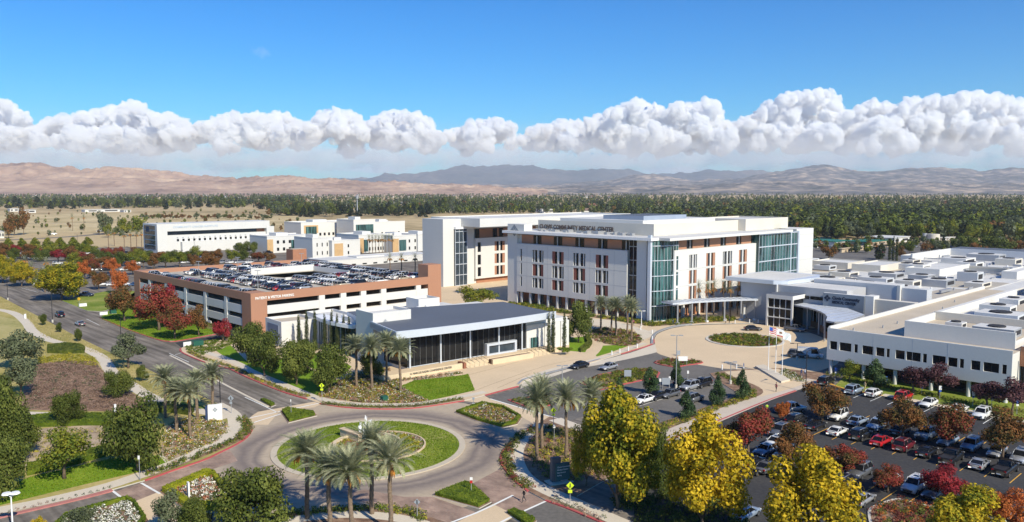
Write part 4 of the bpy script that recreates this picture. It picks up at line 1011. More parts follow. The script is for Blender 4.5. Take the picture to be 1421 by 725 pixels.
m = MB(); m.box(226.5, 232, 84.9, 108.2, 0, 11.9, GREYW, ROOFW); m.box(227.3, 231, 77.5, 83.9, 0, 11.3, GREYW, ROOFW); m.box(226.3, 227.3, 84.0, 84.8, 0, 12.0, W_); B.build(m, 'upper_wall')
# ---------------------------------------------------------------- office block at the right, on columns
B = Bld('office_block', 161, 57, 'long white two-storey block on round columns above the right car park')
ops = [(71.6, 73.1), (68.7, 71.1), (67.4, 68.1), (64.3, 66.5), (62.2, 63.8), (61.2, 61.8), (58.4, 60.1), (55.5, 58.1), (54.4, 55.1), (51.1, 53.4), (49.1, 50.7), (48.0, 48.7), (45.3, 46.8), (42.3, 44.8), (41.1, 41.8)]
m = MB(); facade(m, 'u', 161, 40.3, 73.7, 3.1, 9.6, [(a, b_, 5.3, 7.0) for a, b_ in ops], .4, W_)
m.box(161.4, 261, 61.0, 73.7, 3.1, 9.0, W_, ROOFT); m.box(161.4, 181, 40.3, 60.98, 3.1, 9.0, W_, ROOFT)
m.box(161.01, 161.4, 40.3, 73.69, 9.05, 9.58, W_); m.box(161.42, 261, 73.3, 73.69, 9.02, 9.9, W_); B.build(m, 'wall')
m = MB()
for v in (50.8, 57, 64.4): m.box(160.985, 160.998, v-.02, v+.02, 3.1, 9.6, GREYW)
B.build(m, 'panel_joint')
for a, b_ in ops: pane(B, 'u', 161, (a, b_, 5.3, 7.0), .35, GLD, WHITEM if False else BLACKM, 2 if b_-a > 2 else 1, 1, t=.05)
for v in (73.0, 66.3, 60.2, 53.6, 47.2, 41.2):
    m = MB(); m.cyl(161.6, v, 0, 3.1, .38, .38, W_, 16); B.build(m, 'column')
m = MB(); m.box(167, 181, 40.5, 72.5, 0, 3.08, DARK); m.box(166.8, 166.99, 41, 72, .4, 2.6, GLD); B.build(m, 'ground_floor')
m = MB(); m.box(165.8, 166.3, 41.2, 60.4, 9.0, 12.1, W_); m.box(166.3, 181.6, 60.0, 60.4, 9.0, 12.1, W_); m.box(166.3, 181.6, 41.2, 59.98, 9.01, 10.6, W_, ROOFT); B.build(m, 'upper_storey')
m = MB(); m.box(181.7, 182.2, 20, 60.4, 9, 12.3, W2); m.box(182.2, 262, 59.9, 60.9, 9, 12.0, W_); m.box(182.2, 262, 20, 59.8, 0, 10.4, W_, ROOFW); m.box(200, 222, 30, 52, 10.4, 11.6, W_, ROOFT); B.build(m, 'rear_roof')
m = MB(); m.box(165.5, 180, 30, 40.2, 6.3, 9.9, ORANGE2, ROOFW); B.build(m, 'terracotta_block')
m = MB(); m.box(166.5, 180, 30, 40.1, 0, 6.28, GLD); B.build(m, 'glass_corner')
m = MB(); m.box(164.3, 164.8, 37.5, 38.0, 0, 9.0, W_); B.build(m, 'corner_post')
rnd = random.Random(21)
def unit(B, u, v, z, a, b_, h, mat=GREYM, name='rooftop_unit'):
    m = MB(); m.box(u, u+a, v, v+b_, z, z+h, mat, ROOFW); m.box(u+a*.15, u+a*.85, v-.03, v, z+h*.3, z+h*.8, DARK); m.cyl(u+a*.5, v+b_*.5, z+h, z+h+.25, min(a, b_)*.3, min(a, b_)*.3, DARK, 10); return B.build(m, name)
for (u, v, a, b_, h) in [(168, 42, 5, 7, 1.6), (172, 52, 3, 3, 1.2), (186, 46, 7, 8, 2.0), (196, 50, 5, 6, 2.4), (206, 40, 6, 9, 1.8), (214, 53, 8, 4, 1.9), (228, 47, 9, 7, 2.2), (240, 52, 8, 6, 2.6), (243, 40, 9, 8, 1.7)]:
    unit(B, u, v, 10.4 if u > 182 else 10.6, a, b_, h, rnd.choice([GREYM, W_, GREYW]))
for k in range(12): m = MB(); u = 165+k*7.5; m.cyl(u, 62+rnd.random()*10, 9.0, 9.6, .2, .15, GREYM, 8); B.build(m, 'roof_vent')
# ---------------------------------------------------------------- low medical wings behind
B = Bld('medical_wing', 300, 80, 'cluster of low white flat-roofed medical wings with rooftop plant behind the entrance')
m = MB(); m.box(232.1, 420, 74, 126, 0, 8.3, W_, ROOFW); m.box(262, 420, -60, 73.9, 0, 8.2, W_, ROOFW); m.box(281, 330, 126.5, 160, 0, 8.0, W_, ROOFW); B.build(m, 'wall')
def blk(u, v, z, pxw, pxs, wall=W_, z0=8.3, name='roof_block', roof=ROOFW):
    v1 = vat(u, z, pxw); u1 = uat(v, z, pxs); m = MB(); roofbox(m, u, u1, v, v1, z0, z, wall, roof, .4); return B.build(m, name), u1, v1
blk(292.7, 96.1, 10.9, 1256, 1346); blk(293.7, 116, 10.8, 1182, 1256, W2); blk(303.5, 76, 10.8, 1390, 1440); blk(318, 82, 10.7, 1346, 1400, W2)
blk(298, 129.6, 10.6, 1126, 1200, W2, 0); blk(349, 126.0, 10.6, 1250, 1317, W_, 0)
m = MB(); m.box(394, 395, 40, 126, 8.3, 11.3, GREYW); m.box(349, 394, 125.2, 125.9, 8.3, 11.3, W_); m.box(395, 410, 40, 126, 10.8, 11.3, ROOFG); B.build(m, 'screen_wall')
for (u, v, a, b_, h) in [(240, 86, 6, 8, 1.4), (244, 98, 8, 8, 1.2), (252, 90, 7, 5, 1.9), (262, 84, 8, 7, 2.0), (258, 100, 6, 9, 1.5), (270, 92, 7, 6, 2.4), (276, 104, 8, 9, 1.6), (268, 76, 9, 5, 1.3), (284, 82, 6, 6, 2.8), (300, 104, 8, 6, 2.8), (310, 110, 9, 9, 1.9), (330, 96, 9, 7, 2.0), (345, 104, 12, 9, 2.4), (356, 90, 10, 7, 2.4), (372, 100, 10, 12, 2.2), (330, 70, 12, 8, 1.7), (350, 60, 9, 8, 2.8), (372, 70, 10, 12, 2.0), (300, 60, 9, 8, 2.1), (275, 55, 9, 8, 2.0), (305, 45, 12, 9, 1.4), (288, 132, 6, 6, 1.2), (300, 140, 8, 6, 1.4), (310, 150, 8, 8, 1.5), (290, 150, 7, 6, 1.2), (335, 120, 9, 4, 1.4), (268, 116, 8, 7, 1.6), (248, 112, 8, 8, 1.4)]:
    unit(B, u, v, 8.3, a, b_, h+rnd.random()*.4, rnd.choice([GREYM, W_, GREYW, GREYW, W2]))
for k in range(50):
    u, v = rnd.uniform(236, 400), rnd.uniform(76, 124); m = MB()
    if k % 2: m.box(u, u+rnd.uniform(1, 6), v, v+.35, 8.3, 8.3+rnd.uniform(.3, .9), GREYM)
    else: m.cyl(u, v, 8.3, 8.3+rnd.uniform(.6, 1.6), .3, .25, rnd.choice([GREYM, WHITEM]), 8)
    B.build(m, 'roof_pipe' if k % 2 else 'roof_vent')
for (u0, u1, v0, v1) in [(234, 262, 76, 84), (266, 290, 74.5, 92), (300, 345, 112, 124), (320, 342, 62, 73), (350, 392, 76, 88), (264, 296, 40, 66), (283, 296, 128, 158), (310, 328, 128, 150), (240, 262, 106, 116)]:
    m = MB(); zz = 8.34 if v1 > 74 else 8.24
    if u1 < 330 and v0 > 126: zz = 8.04
    m.box(u0, u1, v0, v1, zz-.2, zz, rnd.choice([ROOFT, DECK, ROOFT]), None); B.build(m, 'roof_membrane')
for k in range(34):
    u, v = rnd.uniform(236, 385), rnd.uniform(78, 122); L0 = rnd.uniform(4, 14); m = MB(); h = rnd.uniform(.4, .9)
    if k % 2: m.box(u, u+L0, v, v+.7, 8.7, 8.7+h, GREYM)
    else: m.box(u, u+.7, v, v+L0*.6, 8.7, 8.7+h, GREYM)
    B.build(m, 'duct')
# ---------------------------------------------------------------- far campus buildings (left)
class Far(Bld):
    def __init__(s, name, px, py, label, cat='building', th=TH):
        x, y = G(px, py); c, n = math.cos(th), math.sin(th)
        Bld.__init__(s, name, x*c+y*n, -x*n+y*c, label, cat, th)
    def z(s, u, v, py): return ZT(*s.xy(s.u0+u, s.v0+v), py)
    def at(s, px, v=0, z=0, hi=400): return solve(lambda u: PX(*s.xy(s.u0+u, s.v0+v), z)[0], px, -20, hi)
    def box(s, m, u0, u1, v0, v1, z0, z1, wall, roof=None): m.box(s.u0+u0, s.u0+u1, s.v0+v0, s.v0+v1, z0, z1, wall, roof)
B = Far('cancer_institute', 219, 352, 'long white three-storey institute at the far left with slit windows and a glazed end')
Lu = B.at(381); zt = B.z(0, 0, 311.5)
m = MB(); B.box(m, 0, Lu, 6, 22, 0, zt, W_, ROOFW); B.box(m, 0, 6, 0, 6, 0, zt, W_, ROOFW); B.box(m, Lu*.93, Lu, 0, 6, 0, zt*.8, W_, ROOFW); B.build(m, 'wall')
m = MB(); B.box(m, 6, Lu*.96, .2, 6, zt*.74, zt, W_, ROOFW); B.box(m, 6, Lu, 1.5, 6.0, 0, zt*.60, W_, ROOFW); B.box(m, 14, Lu-4, -1.5, 1.5, 0, zt*.36, W_, ROOFW); B.build(m, 'facade_panel')
m = MB(); B.box(m, 7, Lu*.86, 3.5, 5.9, zt*.60, zt*.74, GLB); B.box(m, Lu*.86, Lu*.94, 3.5, 5.9, zt*.60, zt*.74, ORANGE2); B.build(m, 'strip_window')
for i in range(17):
    u = 12+i*(Lu-20)/16.5; m = MB(); B.box(m, u, u+1.3, 1.38, 1.49, zt*.38, zt*.46, GLD); B.box(m, u, u+.9, 1.4, 1.49, zt*.49, zt*.52, GREYM); B.build(m, 'window')
m = MB()
for k in range(5): B.box(m, -.15, -.01, 3, 20, zt*(.12+.17*k), zt*(.26+.17*k), GLB)
B.build(m, 'end_window')
m = MB(); B.box(m, -.2, -.05, 12, 17, zt*.72, zt*.9, base('emblem_navy', (.02, .045, .09))); B.build(m, 'emblem')
tp = B.xy(B.u0+9.5, B.v0+.1)
wall_text('sign_lettering', 'COMMUNITY CANCER INSTITUTE', (*tp, zt*.85), (cu, su), B.at(291, z=zt*.88)-B.at(228, z=zt*.88), base('letter_blue_grey', (.42, .50, .60), .6), B.root, bold=.02, height=zt*.07)
def far_block(name, px, py, ytop, pxr, depth, label, wins=0, rows=2, orange=None, green=None, split=None, z0w=.2):
    B = Far(name, px, py, label); U = B.at(pxr); zt = B.z(0, 0, ytop)
    m = MB(); B.box(m, 0, U, 0, depth, 0, zt*.94, W_, ROOFW); B.box(m, -.1, U+.1, -.1, .4, zt*.94, zt, W_); B.box(m, 0, U, depth-.4, depth, zt*.94, zt, W_); B.box(m, -.1, .4, .4, depth-.4, zt*.94, zt, W_); B.build(m, 'wall')
    for i in range(wins):
        for r in range(rows):
            u = U*(z0w+(.95-z0w)*i/max(1, wins)); w = U/max(wins, 6)*.28; m = MB(); B.box(m, u, u+w, -.12, -.02, zt*(.12+.42*r), zt*(.30+.42*r), GLD); B.build(m, 'window')
    if orange: m = MB(); B.box(m, U*orange[0], U*orange[1], -.25, -.03, 0 if len(orange) < 3 else zt*orange[2], zt*.80, base('tan_panel', (.52, .34, .17), .85)); B.build(m, 'tan_panel')
    if green: m = MB(); B.box(m, U*green[0], U*green[1], -.4, -.26, zt*.1, zt*.72, GLG); B.build(m, 'glass_panel')
    m = MB(); B.box(m, U*.3, U*.55, depth*.3, depth*.7, zt*.94, zt*1.12, W_, ROOFW); B.build(m, 'rooftop_unit')
    return B
far_block('medical_office', 418, 331, 309, 494, 26, 'far white medical office with a tan-framed green window, behind the left pavilions', 8, 1, (.05, .30, .3), (.08, .27), z0w=.32)
far_block('medical_office', 491, 331, 305, 521, 24, 'far white medical office with big dark glazing in the middle of the far row', 2, 1, None, (.1, .9))
far_block('medical_office', 521, 329, 308, 562, 24, 'far white medical office at the right end of the far row', 4, 1)
far_block('medical_pavilion', 371, 352, 328, 436, 22, 'white pavilion with a tan end and blue glass next to the far left institute', 6, 2, (0, .12), (.5, .75), z0w=.2)
far_block('medical_pavilion', 434, 358, 330, 462, 20, 'small white pavilion block with square windows behind the garage', 3, 2)
far_block('medical_pavilion', 461, 357, 334, 500, 22, 'white pavilion framing a tan stone wall and a wide window', 1, 2, (.08, .38), None, z0w=.55)
far_block('medical_pavilion', 498, 352, 326, 545, 24, 'pavilion with green glass corner behind the row of small palms', 8, 2, (.0, .14), (.14, .26), z0w=.3)
far_block('medical_pavilion', 545, 351, 327, 585, 24, 'white pavilion with tan fins beside the garage stair tower', 2, 2, (0, .2), (.22, .45), z0w=.55)
far_block('medical_pavilion', 580, 349, 325, 612, 24, 'white pavilion partly hidden behind the tall white stair tower', 2, 1, (.7, .98), (.2, .6))
B = far_block('low_pavilion', 455, 372, 362, 607, 20, 'long low pink-white wall building behind the garage roof', 8, 1)
B = Far('entry_kiosk', 407, 378, 'small square terracotta kiosk behind the garage roof', 'kiosk'); zt = B.z(0, 0, 346.5)
m = MB(); B.box(m, 0, 7, 0, 6, 0, zt, ORANGE2, ROOFT); B.build(m, 'wall'); m = MB(); B.box(m, 2.4, 5, -.2, -.02, 0, zt*.5, DARK); B.build(m, 'doorway')
# right: service yard buildings and tank
def simple(name, px, py, ytop, pxr, depth, label, wall, roof, trim=None, cat='building', th=TH):
    B = Far(name, px, py, label, cat, th); U = B.at(pxr); zt = B.z(0, 0, ytop)
    m = MB(); B.box(m, 0, U, 0, depth, 0, zt, wall); B.build(m, 'wall')
    m = MB(); B.box(m, -.6, U+.6, -.6, depth+.6, zt+.005, zt+.35, roof); B.build(m, 'roof')
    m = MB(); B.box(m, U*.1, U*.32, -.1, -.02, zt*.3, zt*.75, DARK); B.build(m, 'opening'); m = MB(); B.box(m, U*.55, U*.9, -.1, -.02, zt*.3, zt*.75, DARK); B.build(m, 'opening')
    return B
GRN = base('green_roof', (.03, .16, .11), .6); TANW = base('tan_wall', (.50, .40, .28), .9)
simple('service_shed', 1158, 344, 336, 1178, 22, 'low shed with green fascia just right of the hospital tower', W_, GRN)
simple('service_shed', 1206, 345, 336.5, 1230, 14, 'open shed with dark green roof in the service yard', TANW, GRN)
simple('service_shed', 1130, 345, 338, 1168, 30, 'long white shed against the right edge of the hospital tower', W_, ROOFW)
simple('service_shed', 1240, 338, 331, 1262, 20, 'pale shed left of the round water tank', W_, ROOFW)
simple('yard_wall', 1168, 351, 346, 1250, 1.2, 'tan perimeter wall of the service yard', TANW, TANW, cat='wall')
simple('white_shed', 1312, 334, 331, 1325, 14, 'small white shed right of the water tank', W_, ROOFW)
t_ = empty('water_tank', (*G(1295, 334), 0), 0, 'round cream water tank in front of the far wood', 'tank'); zt = ZT(*G(1295, 334), 325)
m = MB(); m.cyl(0, 0, 0, zt, 4.3, 4.3, W2, 24); m.build('shell', t_); m = MB(); m.cyl(-5.4, 2, 0, zt*1.1, 1.6, 1.6, GREYM, 14); m.build('small_vessel', t_)
# distant houses and warehouses on the plain
rnd = random.Random(8); HRF = [base('roof_brown', (.20, .13, .10), .9), base('roof_grey', (.18, .17, .17), .9), base('roof_red', (.30, .14, .09), .9)]
def house(px, py, label, grp, s=1.0):
    x, y = G(px, py); rz = rnd.uniform(0, 3.1); t = empty('house', (x, y, 0), rz, label, 'house', grp)
    a, b_, h = rnd.uniform(9, 14)*s, rnd.uniform(7, 10)*s, rnd.uniform(3, 5.5)
    m = MB(); m.box(-a, a, -b_, b_, 0, h, rnd.choice([TANW, W_, W2])); m.build('wall', t)
    m = MB(); m.add([(-a-.8, -b_-.8, h), (a+.8, -b_-.8, h), (a+.8, b_+.8, h), (-a-.8, b_+.8, h), (-a*.5, 0, h+3.6), (a*.5, 0, h+3.6)], [(0, 1, 5, 4), (1, 2, 5), (2, 3, 4, 5), (3, 0, 4)], rnd.choice(HRF)); m.build('roof', t)
for i in range(110):
    px = rnd.uniform(250, 860) if i < 92 else rnd.uniform(20, 250); py = rnd.uniform(270.5, 275.5)
    house(px, py, 'tiny pale house among the far trees on the plain below the brown hills', 'houses on the far plain', 1.0)
for i in range(14):
    house(rnd.uniform(600, 850), rnd.uniform(283, 295), 'pale house among dark trees beyond the hospital roofs', 'houses beyond the hospital')
for (px, py, yt, pr, lab) in [(118, 295, 291.5, 168, 'long white greenhouse shed far left across the dry field'), (172, 295, 292, 182, 'short white shed beside the greenhouse far left'), (14, 294, 290, 26, 'white shed at the far left edge of the field'), (30, 296, 292, 50, 'grey-roofed barn far left behind the field'), (0, 331, 322, 6, 'white house at the left edge beyond the car park'), (752, 296, 291, 770, 'pale warehouse seen over the hospital roof'), (540, 284, 281, 560, 'pale warehouse among the far trees'), (480, 288, 285, 500, 'white barn right of the radio mast')]:
    simple('far_shed', px, py, yt, pr, 18, lab, W_, ROOFW)
t_ = empty('radio_mast', (*G(496, 300), 0), 0, 'thin pale radio mast standing among the far trees', 'mast'); hz_ = ZT(*G(496, 300), 271)
m = MB(); m.cyl(0, 0, 0, hz_, 1.0, .6, GREYM, 8); m.build('mast', t_); m = MB(); m.cyl(0, 0, hz_*.82, hz_*.98, 2.0, 2.0, GREYM, 10); m.build('antenna', t_)
# ================================================================ vegetation
def unit_vec(rs, n):
    v = rs.normal(size=(n, 3)); return v/np.linalg.norm(v, axis=1)[:, None]
def leaf_quads(pos, nrm, size, rs, asp=.7):
    n = len(pos); r = unit_vec(rs, n); t = np.cross(nrm, r); t /= np.linalg.norm(t, axis=1)[:, None]+1e-9; b = np.cross(nrm, t)
    s = (size*rs.uniform(.6, 1.35, n))[:, None]; t = t*s; b = b*s*asp
    V = np.stack([pos-t, pos-b*.9+t*.1, pos+t, pos+b], 1).reshape(-1, 3)
    return V, np.arange(4*n).reshape(n, 4)
def crown_mesh(name, seed, n, leaf, mat, rx=1., rz=.8, k=16, lobe=.42, shape='round', droop=0):
    rs = np.random.RandomState(seed); C, Rr = [np.array([0, 0, 0])], [np.array([rx*.72, rx*.72, rz*.72])]
    for i in range(k):
        d = unit_vec(rs, 1)[0]
        if d[2] < -.8: d[2] *= -.5
        if shape == 'column':
            h = (i+.5)/k; q = rx*(1.0-.75*abs(h-.35)**1.3-.5*max(0, h-.8)*2); C.append(np.array([rs.uniform(-.12, .12)*rx, rs.uniform(-.12, .12)*rx, rz*(2*h-1)*.95])); Rr.append(np.array([q, q, rz/k*2.2])); continue
        if shape == 'cone':
            h = (i+.5)/k; a = rs.uniform(0, 6.28); w = rx*(1-h)**.8*.75; C.append(np.array([math.cos(a)*w, math.sin(a)*w, rz*(2*h-1)*.95])); q = lobe*rx*(1.05-.7*h); Rr.append(np.array([q, q, q*1.1])); continue
        q = lobe*rs.uniform(.5, 1.3); C.append(d*np.array([rx, rx, rz])*rs.uniform(.50, .95)); Rr.append(np.array([q*rx, q*rx, q*rz*1.05]))
    if shape == 'cone': Rr[0] = np.array([rx*.62, rx*.62, rz*.8])
    if shape == 'column': Rr[0] = np.array([rx*.5, rx*.5, rz*.8])
    C, Rr = np.array(C), np.array(Rr); w = Rr[:, 0]*Rr[:, 2]; w[0] *= .5; w /= w.sum()
    li = rs.choice(len(C), n, p=w); d = unit_vec(rs, n); s = 1-.42*rs.uniform(0, 1, n)**1.6+rs.normal(size=n)*.05
    pos = C[li]+d*Rr[li]*s[:, None]; nr = d+.75*unit_vec(rs, n); nr[:, 2] += .25; nr /= np.linalg.norm(nr, axis=1)[:, None]
    V, Fq = leaf_quads(pos, nr, leaf, rs)
    return np_mesh(name, V, Fq, [mat])
def trunk_mesh(name, h, r, mat, limbs=5, spread=1.6, seed=0, top=None):
    rd = random.Random(seed); m = MB(); x = rd.uniform(-.15, .15)
    pts = [(0, 0, -.1), (x*.4, 0, h*.35), (x, x*.5, h*.7), (x*1.4, x, h)]
    m.tube(pts, [r*1.35, r, r*.8, r*.6], mat, 8)
    for i in range(limbs):
        a = 2*math.pi*i/limbs+rd.uniform(-.3, .3); z = h*rd.uniform(.6, .95)
        m.tube([(x, x*.5, z), (math.cos(a)*spread*.45, math.sin(a)*spread*.45, z+spread*.55), (math.cos(a)*spread, math.sin(a)*spread, z+spread*rd.uniform(.8, 1.3))], [r*.5, r*.32, r*.14], mat, 5)
    return m.mesh(name)
LM = {
 'oak': leafmat('oak_leaves', [(.026, .04, .008), (.075, .10, .016), (.17, .19, .038)], .2),
 'olive': leafmat('olive_leaves', [(.05, .065, .03), (.10, .12, .06), (.16, .18, .10)], .2),
 'yellowgreen': leafmat('yellow_green_leaves', [(.06, .10, .015), (.16, .19, .02), (.30, .27, .03)], .3),
 'maple': leafmat('yellow_maple_leaves', [(.12, .12, .008), (.36, .28, .012), (.64, .44, .02), (.74, .52, .03)], .3, .55),
 'mapleg': leafmat('green_gold_maple_leaves', [(.07, .10, .010), (.19, .20, .012), (.42, .33, .02), (.58, .41, .02)], .3, .45),
 'rust': leafmat('rust_leaves', [(.05, .065, .018), (.12, .085, .025), (.21, .09, .03), (.30, .13, .04)], .25, .4),
 'crimson': leafmat('crimson_leaves', [(.11, .015, .02), (.28, .025, .035), (.42, .05, .05)], .3, .5),
 'orange': leafmat('orange_leaves', [(.20, .09, .02), (.45, .13, .03), (.60, .17, .05)], .3, .5),
 'mixred': leafmat('mixed_red_leaves', [(.07, .08, .02), (.16, .09, .03), (.27, .055, .035), (.34, .05, .045)], .3, .25),
 'plum': leafmat('plum_leaves', [(.045, .018, .025), (.10, .04, .045), (.16, .08, .08)], .2),
 'pear': leafmat('pear_leaves', [(.02, .045, .018), (.045, .085, .03), (.09, .13, .05)], .2),
 'cypress': leafmat('cypress_leaves', [(.02, .03, .012), (.045, .06, .02), (.09, .10, .035)], .15, 1.2),
 'conifer': leafmat('conifer_needles', [(.010, .018, .009), (.02, .032, .014), (.04, .055, .022)], .1, .1),
}
PROTO = {}
def proto(kind, leafkey, v, n, leaf, rx, rz, hb, shape='round', k=16, lobe=.42, bark=None, tr=.16, limbs=5):
    """a tree of height hb+2*rz, crown radius rx"""
    key = (kind, v); H_ = hb+2*rz*.93
    t = empty(kind, (0, 0, 0)); COL.objects.unlink(t)
    tr_ = link('trunk', trunk_mesh('trunk', hb*1.25, tr, bark or BARK, limbs, rx*.6, v), t)
    cr = link('crown', crown_mesh('crown', v*13+5, n, leaf, LM[leafkey], rx, rz, k, lobe, shape), t, (0, 0, hb+rz*.9))
    PROTO.setdefault((kind, leafkey), []).append((t, H_, rx)); 
    for o in (tr_, cr): COL.objects.unlink(o)
def mk_proto():
    for v in range(3):
        proto('oak_tree', 'oak', v, 9500, .15, 3.4, 2.7, .7, k=26)
        proto('maple_tree', 'maple', v, 17000, .15, 3.6, 4.1, 1.0, k=42, lobe=.29)
        proto('maple_tree', 'mapleg', v, 17000, .15, 3.6, 4.1, 1.0, k=42, lobe=.29)
        proto('pistache_tree', 'rust', v, 7000, .12, 2.6, 2.0, 1.2, k=22, lobe=.36)
        proto('pistache_tree', 'mixred', v+4, 7000, .12, 2.6, 2.0, 1.2, k=22, lobe=.36)
    for v in range(2):
        proto('pistache_tree', 'crimson', v, 5600, .12, 2.4, 1.9, 1.1, k=20, lobe=.36)
        proto('pistache_tree', 'orange', v, 5600, .12, 2.4, 1.9, 1.1, k=20, lobe=.36)
        proto('olive_tree', 'olive', v, 3600, .14, 2.4, 1.8, 1.4, k=16, lobe=.38)
        proto('plum_tree', 'plum', v, 2600, .14, 2.0, 1.6, 1.6, k=14)
        proto('pear_tree', 'pear', v, 3600, .12, 1.4, 2.1, .8, k=20, shape='cone', lobe=.58)
        proto('young_tree', 'yellowgreen', v, 3200, .13, 2.2, 1.9, 1.5, k=16)
        proto('conical_tree', 'yellowgreen', v, 3600, .15, 1.5, 2.3, .6, k=20, shape='cone', lobe=.58)
        proto('cypress_tree', 'cypress', v, 2600, .09, .55, 4.0, .2, shape='column', k=22, lobe=.62, tr=.08, limbs=0)
        proto('conifer_tree', 'conifer', v, 1500, .42, 3.4, 8.5, 1.2, shape='cone', k=18, lobe=.45, tr=.3, limbs=0)
        proto('broad_tree', 'oak', v, 1300, .55, 6.0, 4.6, 2.4, k=14, tr=.3)
        proto('broad_tree', 'yellowgreen', v, 1300, .55, 6.0, 4.6, 2.4, k=14, tr=.3)
        proto('broad_tree', 'olive', v, 1300, .55, 6.0, 4.6, 2.4, k=14, tr=.3)
        proto('broad_tree', 'rust', v, 1300, .55, 6.0, 4.6, 2.4, k=14, tr=.3)
mk_proto()
trnd = random.Random(99)
def copy_flat(src, parent=None):
    c = src.copy(); COL.objects.link(c)
    if parent is not None: c.parent = parent
    for ch in KIDS.get(src.name, []): copy_flat(ch, c)
    return c
def tree(kind, leafkey, px, py, ytop, wpx, label, group=None, z0=.1):
    """stand a copy at the surveyed foot; height and spread are given by the top line and crown width"""
    t, H_, rx = trnd.choice(PROTO[(kind, leafkey)]); x, y = G(px, py)
    hgt = ZT(x, y, ytop)-z0; rad = wpx/2/F*(y*cp+H*sp)
    o = copy_flat(t); o.name = kind; o.location = (x, y, z0); o.rotation_euler = (0, 0, trnd.uniform(0, 6.28))
    sx_ = rad/rx/1.04; o.scale = (sx_, sx_, hgt/H_); tag(o, label, kind.replace('_', ' ') if kind not in ('broad_tree', 'young_tree') else 'tree', group); return o
def tree_c(kind, leafkey, x0, x1, y0, y1, py, label, group=None):
    return tree(kind, leafkey, (x0+x1)/2, py, y0, x1-x0, label, group)
T = tree_c
# -- left park
T('oak_tree', 'oak', 153, 228, 556, 645, 655, 'large dark dome-shaped oak on the bright lawn beside the five palms')
T('oak_tree', 'oak', -30, 38, 614, 680, 696, 'dark oak at the left edge in front of the lawn')
T('oak_tree', 'oak', -28, 36, 538, 622, 640, 'tall dark oak at the left edge above the mulch bed')
T('oak_tree', 'oak', -2, 55, 575, 628, 640, 'wide dark green shrub-like oak left of the hedge')
T('olive_tree', 'olive', 2, 58, 462, 508, 512, 'grey-green tree in the dry park near the winding path')
T('olive_tree', 'olive', 6, 52, 500, 545, 552, 'grey-green tree just below another at the edge of the heather bed')
T('oak_tree', 'oak', 76, 114, 545, 585, 590, 'small round oak beside the straight path')
T('young_tree', 'yellowgreen', 57, 122, 600, 655, 666, 'yellow-green young tree on the bright lawn, left of the big oak')
T('oak_tree', 'oak', 145, 183, 515, 548, 552, 'small dark tree between the winding path and the heather bed')
T('olive_tree', 'olive', 157, 199, 467, 502, 512, 'sparse olive-green street tree on the near kerb of the main road')
for i, (a, b_, c, d, e) in enumerate([(55, 65, 437, 449, 452), (77, 86, 449, 460, 462), (103, 114, 458, 471, 475), (190, 206, 510, 526, 530)]):
    T('oak_tree', 'oak', a, b_, c, d, e, 'small sapling on the dry verge of the main road, number %s from the far end' % ['one', 'two', 'three', 'four'][i], 'saplings on the verge')
# -- bottom edge
T('oak_tree', 'oak', 300, 400, 652, 725, 742, 'big dark oak at the bottom edge left of the foreground palms')
T('olive_tree', 'olive', 214, 262, 688, 730, 745, 'grey-green bushy tree at the bottom edge below the hedged rose bed')
T('olive_tree', 'olive', 90, 132, 704, 735, 750, 'low olive-green tree at the bottom edge beside the left rose bed')
T('maple_tree', 'maple', 44, 68, 718, 745, 770, 'tip of a yellow tree at the bottom left edge')
T('oak_tree', 'oak', 250, 300, 694, 735, 750, 'dark green bush-like oak at the bottom, beside the larger oak')
# -- big yellow trees
T('maple_tree', 'mapleg', 798, 918, 549, 697, 706, 'tallest yellow-green maple right of the roundabout, left of the three big ones')
T('maple_tree', 'maple', 915, 1036, 590, 722, 738, 'golden yellow maple in the middle of the front row beside the dark car park')
T('maple_tree', 'maple', 1060, 1190, 637, 750, 782, 'golden yellow maple at the bottom edge over the car park')
T('maple_tree', 'mapleg', 1277, 1387, 678, 760, 790, 'green-gold maple at the bottom right edge')
T('oak_tree', 'oak', 880, 925, 590, 650, 668, 'dark tree in the shade between the two biggest yellow maples')
T('maple_tree', 'mapleg', 792, 835, 590, 660, 676, 'smaller green-gold maple tucked against the left side of the tallest maple')
# -- car park trees
T('pistache_tree', 'mixred', 1004, 1072, 567, 628, 634, 'red-green pistache at the left end of the dark car park')
T('pistache_tree', 'rust', 1074, 1128, 592, 640, 648, 'olive-rust pistache in the left median of the dark car park')
T('pistache_tree', 'rust', 1109, 1172, 533, 576, 584, 'rust-brown pistache at the upper left corner of the dark car park')
T('pistache_tree', 'orange', 1076, 1097, 558, 577, 585, 'small orange pistache beside the parked truck and equipment')
T('pistache_tree', 'mixred', 1137, 1195, 616, 652, 660, 'pistache turning crimson on its right side, in the lower median')
T('pistache_tree', 'mixred', 1210, 1253, 646, 678, 684, 'thin red-brown tree overhanging a white sports car')
T('pistache_tree', 'crimson', 1281, 1342, 651, 690, 698, 'crimson red pistache at the right of the lower median')
T('pistache_tree', 'rust', 1222, 1284, 557, 604, 612, 'rust-green pistache in the upper median, left of three')
T('pistache_tree', 'mixred', 1288, 1352, 562, 612, 620, 'red-tinged pistache in the upper median, middle of three')
T('pistache_tree', 'rust', 1358, 1424, 574, 628, 638, 'brown-green pistache in the upper median at the right edge')
T('pistache_tree', 'orange', 1368, 1426, 682, 722, 738, 'orange-brown pistache in the bottom right corner')
for i, (a, b_, c, d, e, l) in enumerate([(1249, 1286, 509, 546, 549, 'left'), (1281, 1325, 510, 546, 552, 'second'), (1350, 1390, 529, 566, 570, 'third'), (1384, 1424, 530, 570, 577, 'rightmost')]):
    T('plum_tree', 'plum', a, b_, c, d, e, 'purple-leaved plum tree before the white office block, %s of four' % l, 'plum trees before the office block')
